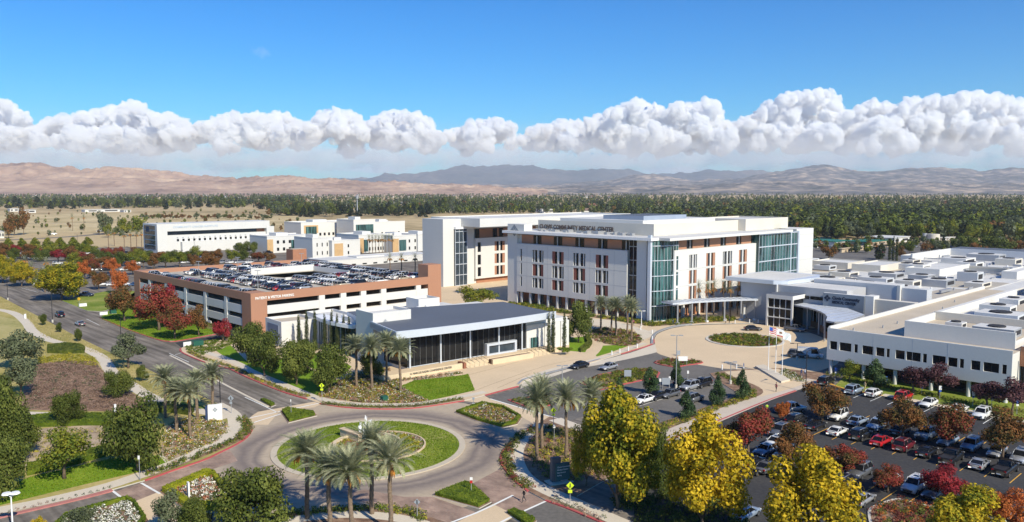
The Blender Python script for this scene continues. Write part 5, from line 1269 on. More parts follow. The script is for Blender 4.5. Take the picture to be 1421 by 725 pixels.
T('young_tree', 'yellowgreen', 1166, 1192, 503, 525, 531, 'thin yellow-green tree at the left end of the office block')
T('pear_tree', 'pear', 1197, 1231, 499, 533, 537, 'small green tree between two white columns of the office block')
for (a, b_, c, d, e, l) in [(850, 869, 524, 550, 557, 'small green pear tree at the left end of the little car park'), (888, 915, 510, 540, 547, 'round green pear tree beside the long hedge bed'), (929, 948, 499, 533, 538, 'dark narrow pear tree in front of the white sign board at the drive'), (939, 965, 543, 577, 581, 'green pear tree on the near edge of the little car park'), (985, 1007, 521, 558, 563, 'green pear tree at the right end of the little car park'), (1018, 1041, 513, 548, 554, 'green pear tree beside the tan plaza of the flagpoles')]:
    T('pear_tree', 'pear', a, b_, c, d, e, l)
# -- garage front
T('pistache_tree', 'mixred', 192, 250, 397, 455, 459, 'largest red-brown pistache on the lawn in front of the garage')
T('pistache_tree', 'crimson', 212, 246, 396, 420, 455, 'bright red pistache crown rising behind the largest one at the garage')
T('pistache_tree', 'rust', 150, 196, 402, 440, 446, 'olive-rust pistache at the left end of the garage lawn')
T('pistache_tree', 'mixred', 219, 266, 425, 460, 471, 'maroon pistache in the middle of the garage lawn')
T('pistache_tree', 'rust', 262, 290, 428, 462, 467, 'small rust pistache at the right end of the garage lawn')
T('pistache_tree', 'crimson', 297, 322, 444, 468, 474, 'small crimson tree beside the garage driveway')
T('maple_tree', 'mapleg', 53, 118, 364, 412, 417, 'broad yellow street tree at the car park entrance on the left')
T('maple_tree', 'mapleg', 14, 46, 362, 392, 398, 'yellow street tree left of the broad one, second along the road')
T('maple_tree', 'mapleg', -12, 20, 358, 388, 393, 'yellow street tree at the far left edge of the road')
T('pistache_tree', 'orange', 153, 177, 374, 402, 409, 'bright orange-red tree left of the garage corner')
T('pistache_tree', 'rust', 124, 150, 376, 396, 402, 'rust tree between the broad yellow tree and the orange-red tree')
T('pistache_tree', 'orange', 108, 128, 364, 382, 388, 'orange tree behind the broad yellow street tree')
# -- oaks by the conference building
for (a, b_, c, d, e, l) in [(322, 368, 452, 495, 503, 'dark oak nearest the garage corner on the conference lawn'), (342, 392, 466, 515, 523, 'wide dark oak second from the left on the conference lawn'), (386, 438, 478, 528, 535, 'wide dark oak in the middle of the conference lawn'), (429, 484, 488, 536, 545, 'dark oak nearest the four palms on the conference lawn'), (412, 440, 474, 500, 508, 'smaller oak behind the middle ones, near the cypresses')]:
    T('oak_tree', 'oak', a, b_, c, d, e, l)
T('oak_tree', 'oak', 500, 532, 490, 520, 528, 'round dark bush-like oak behind the four palms')
T('young_tree', 'yellowgreen', 632, 686, 398, 424, 430, 'light green tree showing above the grey conference roof')
T('oak_tree', 'oak', 783, 822, 427, 468, 476, 'dark oak right of the conference building wing')
for i, (x, a, b_) in enumerate([(415, 437, 482), (426, 431, 482), (437.5, 429, 485), (451, 436, 485), (461, 430, 487), (468.5, 436, 489), (477.5, 437, 490), (485, 440, 492)]):
    tree('cypress_tree', 'cypress', x, b_+2, a, 7, 'slim dark cypress against the white rear wing, %s from the left of eight' % ['first', 'second', 'third', 'fourth', 'fifth', 'sixth', 'seventh', 'last'][i], 'cypresses by the curved glass')
for i, (x, a, b_) in enumerate([(761.5, 434, 490), (767.5, 432, 489), (783, 432, 487)]):
    tree('cypress_tree', 'cypress', x, b_+1, a, 7, 'slim dark cypress in front of the right wing of the conference building, %s of three' % ['left', 'middle', 'right'][i], 'cypresses by the side wing')
for i, (x, a, b_) in enumerate([(1234, 331, 362), (1239, 328, 362), (1244, 330, 362)]):
    tree('cypress_tree', 'cypress', x, b_+1, a, 5, 'tall thin cypress behind the low medical wings, %s of three' % ['left', 'middle', 'right'][i], 'cypresses behind the medical wings')
# -- row of conical trees and the planted car parks at the left
ORD = ['first', 'second', 'third', 'fourth', 'fifth', 'sixth', 'seventh', 'eighth', 'ninth', 'tenth']
for i, x in enumerate([12, 31, 49, 67, 84, 102, 122]):
    tree('conical_tree', 'yellowgreen', x, 350-i*.5, 331-i*.3, 19, 'conical tree %s from the left in the row along the dry field' % ORD[i], 'conical trees along the dry field')
kinds = [('pistache_tree', 'rust'), ('pistache_tree', 'mixred'), ('pistache_tree', 'crimson'), ('young_tree', 'yellowgreen'), ('oak_tree', 'oak'), ('pistache_tree', 'orange')]
cname = {'rust': 'rust-brown', 'mixred': 'red-brown', 'crimson': 'crimson', 'yellowgreen': 'yellow-green', 'oak': 'dark green', 'orange': 'orange'}
rws = [(356, 0, 185, 11), (363, 4, 188, 11), (371, 100, 184, 5), (381, 112, 184, 4), (364, 205, 372, 11), (372, 196, 300, 7)]
for r, (py, x0, x1, n) in enumerate(rws):
    for i in range(n):
        x = x0+(x1-x0)*(i+trnd.uniform(-.25, .25))/max(1, n-1); k = trnd.choice([kinds[0]]*7+[kinds[4]]*5+[kinds[3]]*5+[kinds[1]]*3+[kinds[2]]+[kinds[5]]); y = py+trnd.uniform(-1.5, 1.5)
        tree(k[0], k[1], x, y, y-trnd.uniform(13, 19)*(py-255)/108, trnd.uniform(16, 25), '%s tree in row %s of the far left car park, %s along' % (cname[k[1]], ['one', 'two', 'three', 'four', 'five', 'six'][r], (ORD+['eleventh'])[i]), 'trees of the far left car park')
for (a, b_, c, e, k) in [(326, 348, 336, 352, 'oak'), (345, 358, 337, 352, 'oak')]:
    tree('oak_tree', k, (a+b_)/2, e, c, b_-a, 'dark round tree in front of the institute, %s one' % ('left' if a < 330 else 'right'), 'dark trees before the institute')
for (x, e, c, w, l) in [(145, 326, 295, 20, 'big dark grey-leaved tree standing alone in the dry field'), (190, 328, 304, 24, 'yellow-green tree left of the white institute'), (172, 327, 306, 16, 'green tree beyond the planted car park near the institute'), (150, 330, 312, 12, 'small tree below the lone field tree')]:
    tree('broad_tree', 'olive' if l[0] == 'b' else 'yellowgreen', x, e, c, w, l)
for (x, e, c, w, l) in [(20, 327, 297, 22, 'ragged brown tree at the left edge of the dry field'), (33, 326, 294, 16, 'tall ragged brown eucalyptus-like tree in the dry field'), (12, 331, 308, 14, 'dark shrub-like tree below the ragged brown ones')]:
    tree('broad_tree', 'rust', x, e, c, w, l)
# ---------------------------------------------------------------- palms
def palm_proto(seed, hgt=7.6, L_=3.7, nf=66, detail=24):
    rd = random.Random(seed); t = empty('palm_tree', (0, 0, 0)); COL.objects.unlink(t)
    m = MB(); pts = []; rr = []
    for i in range(26):
        z = hgt*i/25; pts.append((.05*math.sin(z), .04*math.cos(z*1.3), z-.05)); rr.append((.25-.05*i/25)*(1.12 if i % 2 else .94)+(.16 if i > 21 else 0)*(1 if i < 25 else .5))
    m.tube(pts, rr, PALMB, 10); tk = m.build('trunk', t); COL.objects.unlink(tk)
    Vs = []; 
    for f in range(nf):
        h = f/(nf-1); az = f*2.399963+rd.uniform(-.15, .15); el = math.radians(86-92*h**1.05+rd.uniform(-6, 6)); l = L_*(.72+.3*math.sin(math.pi*min(1, h*1.1)))*rd.uniform(.92, 1.05)
        bend = .50+.62*h; p = Vector((0, 0, hgt)); prev = None; step = l/detail; e = el; tw = rd.uniform(-.15, .15)
        for s_ in range(detail+1):
            u = s_/detail; e = el-bend*u**1.6*1.25; d = Vector((math.cos(az+tw*u)*math.cos(e), math.sin(az+tw*u)*math.cos(e), math.sin(e)))
            sd = d.cross(Vector((0, 0, 1))).normalized(); up = sd.cross(d)
            q = p+d*step
            Vs.append([p-sd*.022, p+sd*.022, q+sd*.018, q-sd*.018])
            if u > .12:
                ll = .58*math.sin(math.pi*(u*.86+.12))**.6*(1.05-.3*u)
                for sg in (-1, 1):
                    for jj in range(2 if detail > 12 else 1):
                        b_ = p+d*step*(.5*jj); dir_ = (sd*sg*.78+d*.62+up*(.34-.5*rd.random()*.5)).normalized(); w = d*.028
                        Vs.append([b_-w, b_+w, b_+dir_*ll*rd.uniform(.85, 1.1)+w*.3, b_+dir_*ll*.98-w*.3])
            p = q
    V = np.array([[tuple(v) for v in q] for q in Vs]).reshape(-1, 3); Fq = np.arange(len(V)).reshape(-1, 4)
    c = link('crown', np_mesh('crown', V, Fq, [PLM]), t); COL.objects.unlink(c)
    m = MB()
    for k in range(16):
        a = rd.uniform(0, 6.28); l = rd.uniform(.7, 1.3); z = hgt-.15
        m.tube([(0, 0, z), (math.cos(a)*l*.6, math.sin(a)*l*.6, z+.1), (math.cos(a)*l, math.sin(a)*l, z-.5*l), (math.cos(a)*l*1.02, math.sin(a)*l*1.02, z-.9*l)], [.05, .06, .10, .03], FRUIT, 5)
    c = m.build('fruit_stalk', t); COL.objects.unlink(c); c['kind'] = 'stuff'
    return t
PLM = leafmat('palm_fronds', [(.10, .12, .06), (.25, .27, .15), (.47, .46, .29)], .25, .5)
FRUIT = base('palm_fruit_stalks', (.50, .22, .045), .8, .3, 3, 12)
PALMS = [palm_proto(s) for s in (1, 2, 3)]
PALMF = [palm_proto(s, detail=10, nf=40) for s in (4, 5)]
def palm(cx, cy, z, label, group, px_=None, far=False, width=1.0):
    x, y = G(cx, cy, z); o = copy_flat(trnd.choice(PALMF if far else PALMS)); o.name = 'palm_tree'; o.location = (x, y, .1); o.rotation_euler = (0, 0, trnd.uniform(0, 6.28))
    s = z/7.6; o.scale = (width, width, s); return tag(o, label, 'palm tree', group)
for i, (x, y, z, l) in enumerate([(425, 632, 7.6, 'leftmost'), (456, 655, 7.2, 'second'), (486, 657, 7.8, 'front middle'), (515, 622, 8.0, 'rear'), (541, 643, 8.0, 'rightmost')]):
    palm(x, y, z, '%s of the five foreground date palms below the roundabout fountain' % l, 'foreground palms', width=1.08)
for i, (x, y, z, l) in enumerate([(228, 527, 6.6, 'leftmost'), (243, 545, 6.4, 'second'), (262, 548, 6.8, 'front'), (272, 532, 6.2, 'fourth'), (294, 522, 6.8, 'rightmost')]):
    palm(x, y, z, '%s of the five date palms around the white monument sign' % l, 'palms by the white sign')
for i, (x, y, z, l) in enumerate([(494, 484, 7.4, 'first'), (515, 485, 7.7, 'second'), (536, 480, 7.6, 'third'), (555, 489, 7.6, 'fourth')]):
    palm(x, y, z, '%s from the left of the four palms before the dark glass front' % l, 'palms before the glass front')
for i, (x, y, z, l) in enumerate([(745, 560, 8.2, 'front left'), (752, 549, 8.0, 'rear left'), (786, 556, 8.2, 'middle'), (820, 553, 7.4, 'rightmost')]):
    palm(x, y, z, '%s of the four palms right of the roundabout beside the yellow maples' % l, 'palms right of the roundabout')
for i, (x, y, z, l) in enumerate([(834, 424, 7.2, 'leftmost'), (849, 426, 6.8, 'second'), (855, 427, 7.6, 'middle'), (871, 425, 7.6, 'fourth'), (877, 430, 7.8, 'rightmost')]):
    palm(x, y, z, '%s of the five palms in the bed at the hospital glass corner' % l, 'palms at the hospital corner')
for i, x in enumerate([958, 969, 982, 991, 1004, 1014, 1024]):
    palm(x, 400+(i % 3), 8.2, 'palm %s from the left in the row behind the curved drop-off canopy' % ORD[i], 'palms behind the canopy', far=True, width=.72)
for i, x in enumerate([541, 557, 576, 593]):
    palm(x, 359, 7.5, 'palm %s from the left behind the garage roof near its stair tower' % ORD[i], 'palms behind the garage', far=True)
for i, (x, y) in enumerate([(44, 371), (61, 379), (64, 365), (88, 373), (34, 362)]):
    palm(x, y, 7.2, 'palm in the far left car park, %s of five counting along the road' % ORD[i], 'palms in the far left car park', far=True)
for i in range(8):
    palm(512+i*4.6, 332+(i % 2), 9, 'small palm %s from the left in the row before the green glass pavilion' % ORD[i], 'palms before the far pavilions', far=True, width=.8)
for i, (x, y) in enumerate([(150, 325), (158, 323), (172, 327), (181, 325), (189, 326), (196, 325)]):
    palm(x, y, 9, 'palm %s from the left in the clump left of the white institute' % ORD[i], 'palms left of the institute', far=True)
palm(100, 302, 12, 'lone palm in the dry field, left one of two', 'lone field palms', far=True); palm(116, 302, 12, 'lone palm in the dry field, right one of two', 'lone field palms', far=True)
# ---------------------------------------------------------------- the wood: front rank as trees, the mass behind as one wood
wr = random.Random(77)
WC = [('conifer_tree', 'conifer', 'dark pointed conifer'), ('broad_tree', 'oak', 'dark green broad tree'), ('broad_tree', 'olive', 'grey-green tree'), ('broad_tree', 'yellowgreen', 'yellow-green tree'), ('broad_tree', 'rust', 'rust-brown tree')]
def wt(px, py, hpx, wpx, k, where, grp): tree(k[0], k[1], px, py, py-hpx, wpx, '%s %s' % (k[2], where), grp, 0)
for i in range(60):
    px = 1120+i*5.3+wr.uniform(-2, 2); py = wr.uniform(326, 333); k = wr.choice([WC[1], WC[3], WC[0], WC[2], WC[1], WC[3]])
    wt(px, py, wr.uniform(14, 24), wr.uniform(13, 22), k, 'in the front rank of the wood behind the right-hand buildings', 'front rank of the right wood')
for i in range(46):
    px = 390+i*5.2+wr.uniform(-2, 2); py = wr.uniform(296, 302)+(px > 600)*-6; k = wr.choice(WC[:3]+[WC[0], WC[0]])
    wt(px, py, wr.uniform(10, 19), wr.uniform(9, 15), k, 'in the front rank of the wood behind the far pavilions', 'front rank of the middle wood')
for i in range(40):
    px = i*10+wr.uniform(-3, 3); py = wr.uniform(286, 291); k = wr.choice(WC[:3]+[WC[0], WC[0]])
    wt(px, py, wr.uniform(8, 16), wr.uniform(9, 15), k, 'in the tree belt across the dry field at the left', 'tree belt beyond the dry field')
for i in range(22):
    px = 195+i*8.4+wr.uniform(-3, 3); wt(px, wr.uniform(303, 305), wr.uniform(4, 7), wr.uniform(7, 11), wr.choice(WC[1:3]+[WC[4]]), 'bush-sized in the thin row behind the white institute', 'thin row behind the institute')
for (x, e, c, w, k) in [(1222, 360, 336, 20, 0), (1262, 352, 336, 16, 1), (1285, 352, 336, 16, 4), (1300, 350, 336, 12, 2), (1340, 352, 326, 24, 1), (1372, 350, 326, 28, 1), (1395, 356, 336, 24, 1), (1352, 357, 340, 22, 4), (1150, 360, 342, 20, 4), (1414, 350, 336, 22, 4), (1250, 360, 344, 14, 4), (1385, 362, 346, 26, 4)]:
    wt(x, e, e-c, w, WC[k], 'among the sheds beyond the medical wings, at the %s' % ('right edge' if x > 1330 else 'middle' if x > 1200 else 'hospital side'), 'trees around the service yard')
def wood():
    """one mass: thousands of small crowns, each a tuft of leaf clumps"""
    rs = np.random.RandomState(3); mats = [LM['conifer'], LM['oak'], LM['olive'], LM['yellowgreen'], LM['rust']]
    spots = []
    def add(n, x0, x1, y0, y1, hs, pal):
        for _ in range(n):
            t = rs.uniform(0, 1); py = y1-(y1-y0)*t**.75; px = rs.uniform(x0, x1); spots.append((px, py, rs.uniform(*hs), rs.choice(5, p=pal)))
    add(7600, 850, 1480, 266.5, 328, (6, 17), [.40, .38, .15, .055, .015])
    add(1800, 1100, 1480, 298, 333, (7, 15), [.34, .38, .13, .13, .02])
    add(3400, 560, 900, 267, 298, (6, 15), [.42, .36, .14, .05, .03])
    add(1900, 370, 620, 268, 300, (6, 15), [.42, .36, .14, .05, .03])
    add(3000, -60, 420, 268, 290, (8, 17), [.40, .38, .15, .04, .03])
    add(170, 1130, 1440, 338, 352, (3, 7), [.10, .45, .25, .1, .1]); add(200, -20, 420, 294, 330, (2, 7), [.0, .5, .2, .1, .2])
    add(900, -60, 1480, 265.8, 268.5, (9, 20), [.6, .3, .1, 0, 0])
    VV = []; MI = []
    for (px, py, h, k) in spots:
        x, y = G(px, py); d = math.hypot(x, y); n = 24 if d > 1800 else 56 if d > 1000 else 130
        r = h*.34 if k else h*.24; dd = unit_vec(rs, n); s = rs.uniform(.55, 1, n)[:, None]
        p = dd*s*np.array([r, r, h*.46]); 
        if k == 0: tt = (p[:, 2]/(h*.46)+1)/2; p[:, :2] *= (1.25-1.0*tt)[:, None]
        p += np.array([x, y, h*.52]); nr = dd+.6*unit_vec(rs, n); nr[:, 2] += .2; nr /= np.linalg.norm(nr, axis=1)[:, None]
        V, _ = leaf_quads(p, nr, r*(.42 if n < 40 else .32 if n < 100 else .26), rs, .85); VV.append(V); MI += [k]*n
    V = np.concatenate(VV); Fq = np.arange(len(V)).reshape(-1, 4)
    tag(link('wood', np_mesh('wood', V, Fq, mats, MI)), kind='stuff', label='dark far-off wood stretching across the plain to the hills', cat='wood')
wood()
# ================================================================ vehicles
def paint(name, col, rough=.28, metal=0.):
    if name in MATS: return MATS[name]
    m = bpy.data.materials.new(name); nt, N, L = nodes(m); out = N.new('ShaderNodeOutputMaterial'); p = N.new('ShaderNodeBsdfPrincipled'); L.new(p.outputs[0], out.inputs[0])
    p.inputs['Roughness'].default_value = rough; p.inputs['Metallic'].default_value = metal; p.inputs['Coat Weight'].default_value = .6; p.inputs['Coat Roughness'].default_value = .08
    geo = N.new('ShaderNodeNewGeometry'); n = N.new('ShaderNodeTexNoise'); n.inputs['Scale'].default_value = 1.4; L.new(geo.outputs['Position'], n.inputs['Vector'])
    mx = N.new('ShaderNodeMix'); mx.data_type = 'RGBA'; mx.inputs[6].default_value = (*[c*.88 for c in col], 1); mx.inputs[7].default_value = (*[min(1, c*1.08) for c in col], 1)
    L.new(n.outputs[0], mx.inputs[0]); L.new(mx.outputs[2], p.inputs['Base Color']); MATS[name] = m; return m
PAINT = {'white': paint('paint_white', (.70, .70, .69)), 'black': paint('paint_black', (.012, .012, .014)), 'silver': paint('paint_silver', (.42, .43, .45), .35, .5),
 'grey': paint('paint_grey', (.13, .135, .145), .35, .3), 'blue': paint('paint_blue', (.03, .07, .16)), 'light blue': paint('paint_light_blue', (.30, .37, .47), .35, .3), 'navy': paint('paint_navy', (.015, .025, .06)),
 'red': paint('paint_red', (.42, .015, .02)), 'dark red': paint('paint_dark_red', (.12, .012, .018)), 'beige': paint('paint_beige', (.45, .38, .28), .4, .2)}
CGL = glass('car_glass', (.010, .011, .013), .10, .3); TYRE = base('tyre_rubber', (.02, .02, .02), .9, .1, 4, 10); RIM = paint('wheel_rim', (.35, .36, .38), .3, .8)
LHT = paint('headlight_lens', (.75, .76, .78), .1); LTL = paint('taillight_lens', (.45, .02, .02), .2)
SPEC = {  # length, width, belt height, roof height, hood h, trunk h, glass base rear/front, roof rear/front (fractions from rear 0..1)
 'sedan': (4.75, 1.84, .92, 1.44, .86, .96, .10, .72, .27, .55), 'suv': (4.75, 1.92, 1.08, 1.76, 1.06, 1.10, .03, .74, .10, .60), 'hatchback': (4.3, 1.8, .98, 1.52, .92, 1.02, .04, .74, .14, .58),
 'sports car': (4.6, 1.9, .84, 1.30, .78, .90, .06, .70, .30, .54), 'pickup': (5.7, 2.02, 1.16, 1.88, 1.14, 1.12, .38, .74, .42, .64), 'van': (5.6, 2.0, 1.15, 2.35, 1.15, 1.2, .01, .86, .02, .76)}
def car_parts(kind, pm):
    L_, W_c, belt, roof, hood, trunk, ga, gf, ra, rf = SPEC[kind]; X = lambda f: (f-.5)*L_; hw = W_c/2; zb = .28
    # body side profile stations: x, z top, half width at belt
    st = [(0.0, trunk-.16, .86), (.02, trunk-.04, .93), (.07, trunk, .98), (ga+.02, belt, 1.), (.35, belt, 1.), (.60, belt, 1.), (gf, (belt+hood)/2+.01, .99), (.86, hood-.03, .965), (.95, hood-.12, .92), (.99, hood-.26, .84), (1.0, hood-.34, .80)]
    if kind == 'pickup': st[3] = (.30, trunk, 1.); st[4] = (.37, belt, 1.)
    b = MB(); prof = []
    for (f, zt, wf) in st:
        x = X(f); w = hw*wf; e = .12 if f in (0.0, 1.0) else 0
        zz = zb+(.10 if f in (0., 1., .99) else 0)
        prof.append([(x, -w*.90, zz), (x, -w*.99, zz+.12), (x, -w, (zz+zt)/2), (x, -w*.97, zt-.13), (x, -w*.86, zt-.015), (x, 0, zt+.02), (x, w*.86, zt-.015), (x, w*.97, zt-.13), (x, w, (zz+zt)/2), (x, w*.99, zz+.12), (x, w*.90, zz)])
    V = [p for r in prof for p in r]; n = 11; fs = []
    for i in range(len(prof)-1):
        for k in range(n-1): fs.append((i*n+k, i*n+k+1, (i+1)*n+k+1, (i+1)*n+k))
        fs.append((i*n+n-1, i*n, (i+1)*n, (i+1)*n+n-1))
    fs.append(tuple(range(n))); fs.append(tuple(reversed(range((len(prof)-1)*n, len(prof)*n))))
    b.add(V, fs, pm, True)
    # greenhouse frame
    bw, rw = hw*.86, hw*(.70 if kind != 'van' else .82); zr = roof
    B4 = [(X(ga), bw, belt-.02), (X(gf), bw, belt-.05)]; R4 = [(X(ra), rw, zr-.05), (X(rf), rw, zr-.05)]
    # roof skin with a slight crown
    b.add([(X(ra)-.04, -rw, zr-.06), (X(ra)-.04, rw, zr-.06), (X(rf)+.04, rw, zr-.06), (X(rf)+.04, -rw, zr-.06), (X(ra)+.12, -rw*.8, zr), (X(ra)+.12, rw*.8, zr), (X(rf)-.14, rw*.8, zr), (X(rf)-.14, -rw*.8, zr)],
          [(4, 5, 6, 7), (0, 1, 5, 4), (1, 2, 6, 5), (2, 3, 7, 6), (3, 0, 4, 7)], pm, True)
    for s in (-1, 1):
        for (p, q) in ((B4[0], R4[0]), (B4[1], R4[1]), ((X((ga+gf)/2-.02), bw, belt-.03), (X((ra+rf)/2), rw, zr-.05))):
            b.tube([(p[0], p[1]*s, p[2]), (q[0], q[1]*s, q[2])], .055, pm, 4)
        if kind in ('van',): b.add([(X(.02), s*(bw+.03), belt), (X(.55), s*(bw+.03), belt), (X(.55), s*(rw+.05), zr-.08), (X(.02), s*(rw+.05), zr-.08)], [(0, 1, 2, 3)], pm)
        b.bbox((X(gf)-.25, s*(hw+.06), belt+.06), (.16, .2, .13), pm)
        if kind in ('suv', 'van'): b.tube([(X(ra)+.2, s*rw*.9, zr+.03), (X(rf)-.2, s*rw*.9, zr+.03)], .025, GREYM, 4)
    if kind == 'pickup':
        b.box(X(.02), X(.36), -hw*.80, hw*.80, trunk-.25, trunk+.03, BLACKM)
        b.box(X(.01), X(.37), -hw*.93, -hw*.80, trunk-.1, trunk+.09, pm); b.box(X(.01), X(.37), hw*.80, hw*.93, trunk-.1, trunk+.09, pm)
    if kind == 'sports car': b.bbox((X(.05), 0, trunk+.07), (.3, hw*1.4, .04), pm)
    g = MB()
    gv = [(X(ga)+.02, -bw+.02, belt-.03), (X(ga)+.02, bw-.02, belt-.03), (X(gf)-.02, bw-.02, belt-.06), (X(gf)-.02, -bw+.02, belt-.06), (X(ra), -rw+.01, zr-.06), (X(ra), rw-.01, zr-.06), (X(rf), rw-.01, zr-.06), (X(rf), -rw+.01, zr-.06)]
    g.add(gv, [(0, 1, 5, 4), (1, 2, 6, 5), (2, 3, 7, 6), (3, 0, 4, 7)], CGL)
    if kind in ('suv', 'sedan') : g.box(X((ra+rf)/2)-.1, X((ra+rf)/2)+.55, -rw*.5, rw*.5, zr+.001, zr+.006, CGL)
    wh = []
    for f in (.19, .81):
        for s in (-1, 1):
            x, y = X(f), s*(hw-.11); w = MB(); rr = .36 if kind in ('suv', 'pickup', 'van') else .33; n_ = 16
            for (r_, y0, y1, mt) in ((rr, y-.12, y+.12, TYRE), (rr*.66, y+s*.10, y+s*.128, RIM)):
                v = [(x+r_*math.cos(2*math.pi*i/n_), yy, rr+r_*math.sin(2*math.pi*i/n_)) for yy in (y0, y1) for i in range(n_)]
                w.add(v, [(i, (i+1) % n_, n_+(i+1) % n_, n_+i) for i in range(n_)]+[tuple(range(n_)), tuple(range(n_, 2*n_))], mt)
            wh.append(w)
    lt = []
    for s in (-1, 1):
        h = MB(); h.bbox((X(.985), s*hw*.66, hood-.28), (.14, .34, .15), LHT); lt.append(('headlight', h))
        t = MB(); t.bbox((X(.012), s*hw*.74, trunk-.16), (.12, .26, .20), LTL); lt.append(('taillight', t))
    b.bbox((X(.999), 0, .52), (.06, hw*1.1, .22), BLACKM); b.bbox((X(.0), 0, .55), (.05, .5, .14), WPAINT)
    return b, g, wh, lt
CARC = {}
def car(kind, colr, x, y, z, rz, label, group=None, cat=None, flat=False, name='parked_car'):
    key = (kind, colr, flat)
    if key not in CARC:
        b, g, wh, lt = car_parts(kind, PAINT[colr])
        if flat:
            for q in [g]+wh+[l for _, l in lt]:
                o0 = len(b.v); b.v += q.v; 
                for f, mi, s in zip(q.f, q.m, q.sm): b.f.append([o0+i for i in f]); b.m.append(b.mi(q.mats[mi])); b.sm.append(s)
            CARC[key] = b.mesh('car_body')
        else: CARC[key] = (b.mesh('body'), g.mesh('window'), [w.mesh('wheel') for w in wh], [(n_, l.mesh(n_)) for n_, l in lt])
    nm = {'pickup': 'pickup_truck', 'van': 'van'}.get(kind, name); ct = {'pickup': 'pickup truck', 'van': 'van', 'suv': 'suv'}.get(kind, 'car')
    if flat:
        o = link(nm, CARC[key]); o.location = (x, y, z); o.rotation_euler = (0, 0, rz); return tag(o, label, ct, group)
    t = empty(nm, (x, y, z), rz, label, ct, group); B_, G_, W4, Ls = CARC[key]
    link('body', B_, t); link('window', G_, t)
    for w in W4: link('wheel', w, t)
    for n_, l in Ls: link(n_, l, t)
    return t
crnd = random.Random(4)
AU = TH                       # nose towards +U
def park(kind, colr, px, py, label, rz=None, z=.036, group=None, jit=.03):
    x, y = G(px, py); return car(kind, colr, x, y, z, (AU if rz is None else rz)+crnd.uniform(-jit, jit), label, group)
BACK = AU+math.pi
g1 = 'cars parked in the right car park'
for (k, c, x, y, r, l) in [
 ('suv', 'light blue', 1185, 546, AU, 'light blue suv at the left end of the row under the office block'), ('hatchback', 'white', 1212, 550, AU, 'white hatchback beside the light blue suv under the office block'),
 ('suv', 'red', 1254, 555, AU, 'bright red suv in the row under the office block'), ('sedan', 'white', 1288, 564, BACK, 'white sedan right of the bright red suv'),
 ('sedan', 'white', 1331, 572, AU, 'white sedan half hidden by the middle median tree'), ('suv', 'white', 1362, 580, BACK, 'white suv at the right end of the row under the office block'),
 ('suv', 'black', 1146, 534, AU, 'black suv alone beside the kerb at the upper corner of the car park'),
 ('suv', 'black', 1105, 588, AU, 'black suv behind the little orange tree'), ('suv', 'white', 1163, 582, BACK, 'white suv under the rust-brown tree in the upper median row'),
 ('sedan', 'light blue', 1190, 589, AU, 'light blue sedan between two white cars in the upper median row'), ('suv', 'light blue', 1217, 596, BACK, 'pale blue suv facing the camera in the upper median row'),
 ('sedan', 'grey', 1249, 602, AU, 'dark grey sedan in the shade of the left median tree'), ('pickup', 'light blue', 1286, 608, BACK, 'pale blue pickup in the upper median row'),
 ('sedan', 'light blue', 1315, 617, BACK, 'pale blue sedan under the middle median tree'), ('suv', 'light blue', 1348, 624, BACK, 'pale blue suv right of the middle median tree'),
 ('sedan', 'silver', 1383, 632, BACK, 'silver sedan under the rightmost median tree'), ('suv', 'silver', 1416, 641, BACK, 'silver suv at the right edge in the upper median row'),
 ('sedan', 'black', 1132, 595, AU, 'black sedan left of the white sports car'), ('sports car', 'white', 1162, 603, AU, 'white sports car with black windows facing up the row'),
 ('suv', 'black', 1194, 609, AU, 'black suv right of the white sports car'), ('sedan', 'red', 1223, 617, AU, 'bright red sedan in the median row'),
 ('suv', 'dark red', 1254, 624, AU, 'dark red suv right of the bright red sedan'), ('sedan', 'black', 1286, 632, AU, 'black sedan left of the black pickup'),
 ('pickup', 'black', 1320, 641, AU, 'black pickup with open bed in the median row'), ('sports car', 'silver', 1359, 649, AU, 'silver coupe between two black pickups'),
 ('pickup', 'black', 1395, 657, AU, 'black pickup at the right edge of the median row'),
 ('suv', 'grey', 1193, 661, BACK, 'dark grey suv in the lower row facing the camera'), ('suv', 'navy', 1172, 676, AU, 'navy suv half hidden behind the golden maple'),
 ('sports car', 'white', 1231, 672, BACK, 'white sports car under the thin red tree'), ('suv', 'white', 1269, 681, BACK, 'white suv left of the crimson tree'),
 ('sports car', 'silver', 1196, 698, AU, 'silver coupe at the bottom by the rounded kerb'), ('sedan', 'grey', 1297, 689, BACK, 'grey sedan under the crimson tree'),
 ('sedan', 'light blue', 1034, 719, AU, 'light blue sedan at the bottom between two golden maples'), ('suv', 'white', 1386, 724, AU, 'white suv in the bottom right corner'),
 ('sedan', 'light blue', 1062, 630, BACK, 'pale blue sedan under the red-green tree'), ('sedan', 'black', 1043, 646, AU, 'black sedan at the left end of the car park'),
 ('sedan', 'grey', 1065, 654, AU, 'dark grey sedan second in the lower left row'), ('sedan', 'black', 1092, 662, AU, 'black sedan third in the lower left row'),
 ('suv', 'navy', 1127, 641, BACK, 'navy suv right of the olive-rust tree'), ('suv', 'grey', 1090, 636, BACK, 'dark grey suv under the olive-rust tree'),
 ('sedan', 'black', 1034, 663, AU, 'black sedan below the left end of the car park'), ('sedan', 'navy', 1150, 660, BACK, 'navy sedan left of the crimson-sided tree'),
 ('sedan', 'silver', 1060, 596, AU, 'silver sedan at the upper left edge of the car park'), ('suv', 'grey', 1082, 604, BACK, 'grey suv behind the red-green tree'), ('sedan', 'white', 1076, 619, BACK, 'white sedan glimpsed between the two left median trees')]:
    park(k, c, x, y, l, r, group=g1)
park('pickup', 'silver', 1097, 573, 'silver flatbed pickup parked by the small orange tree', AU-.35, group=g1)
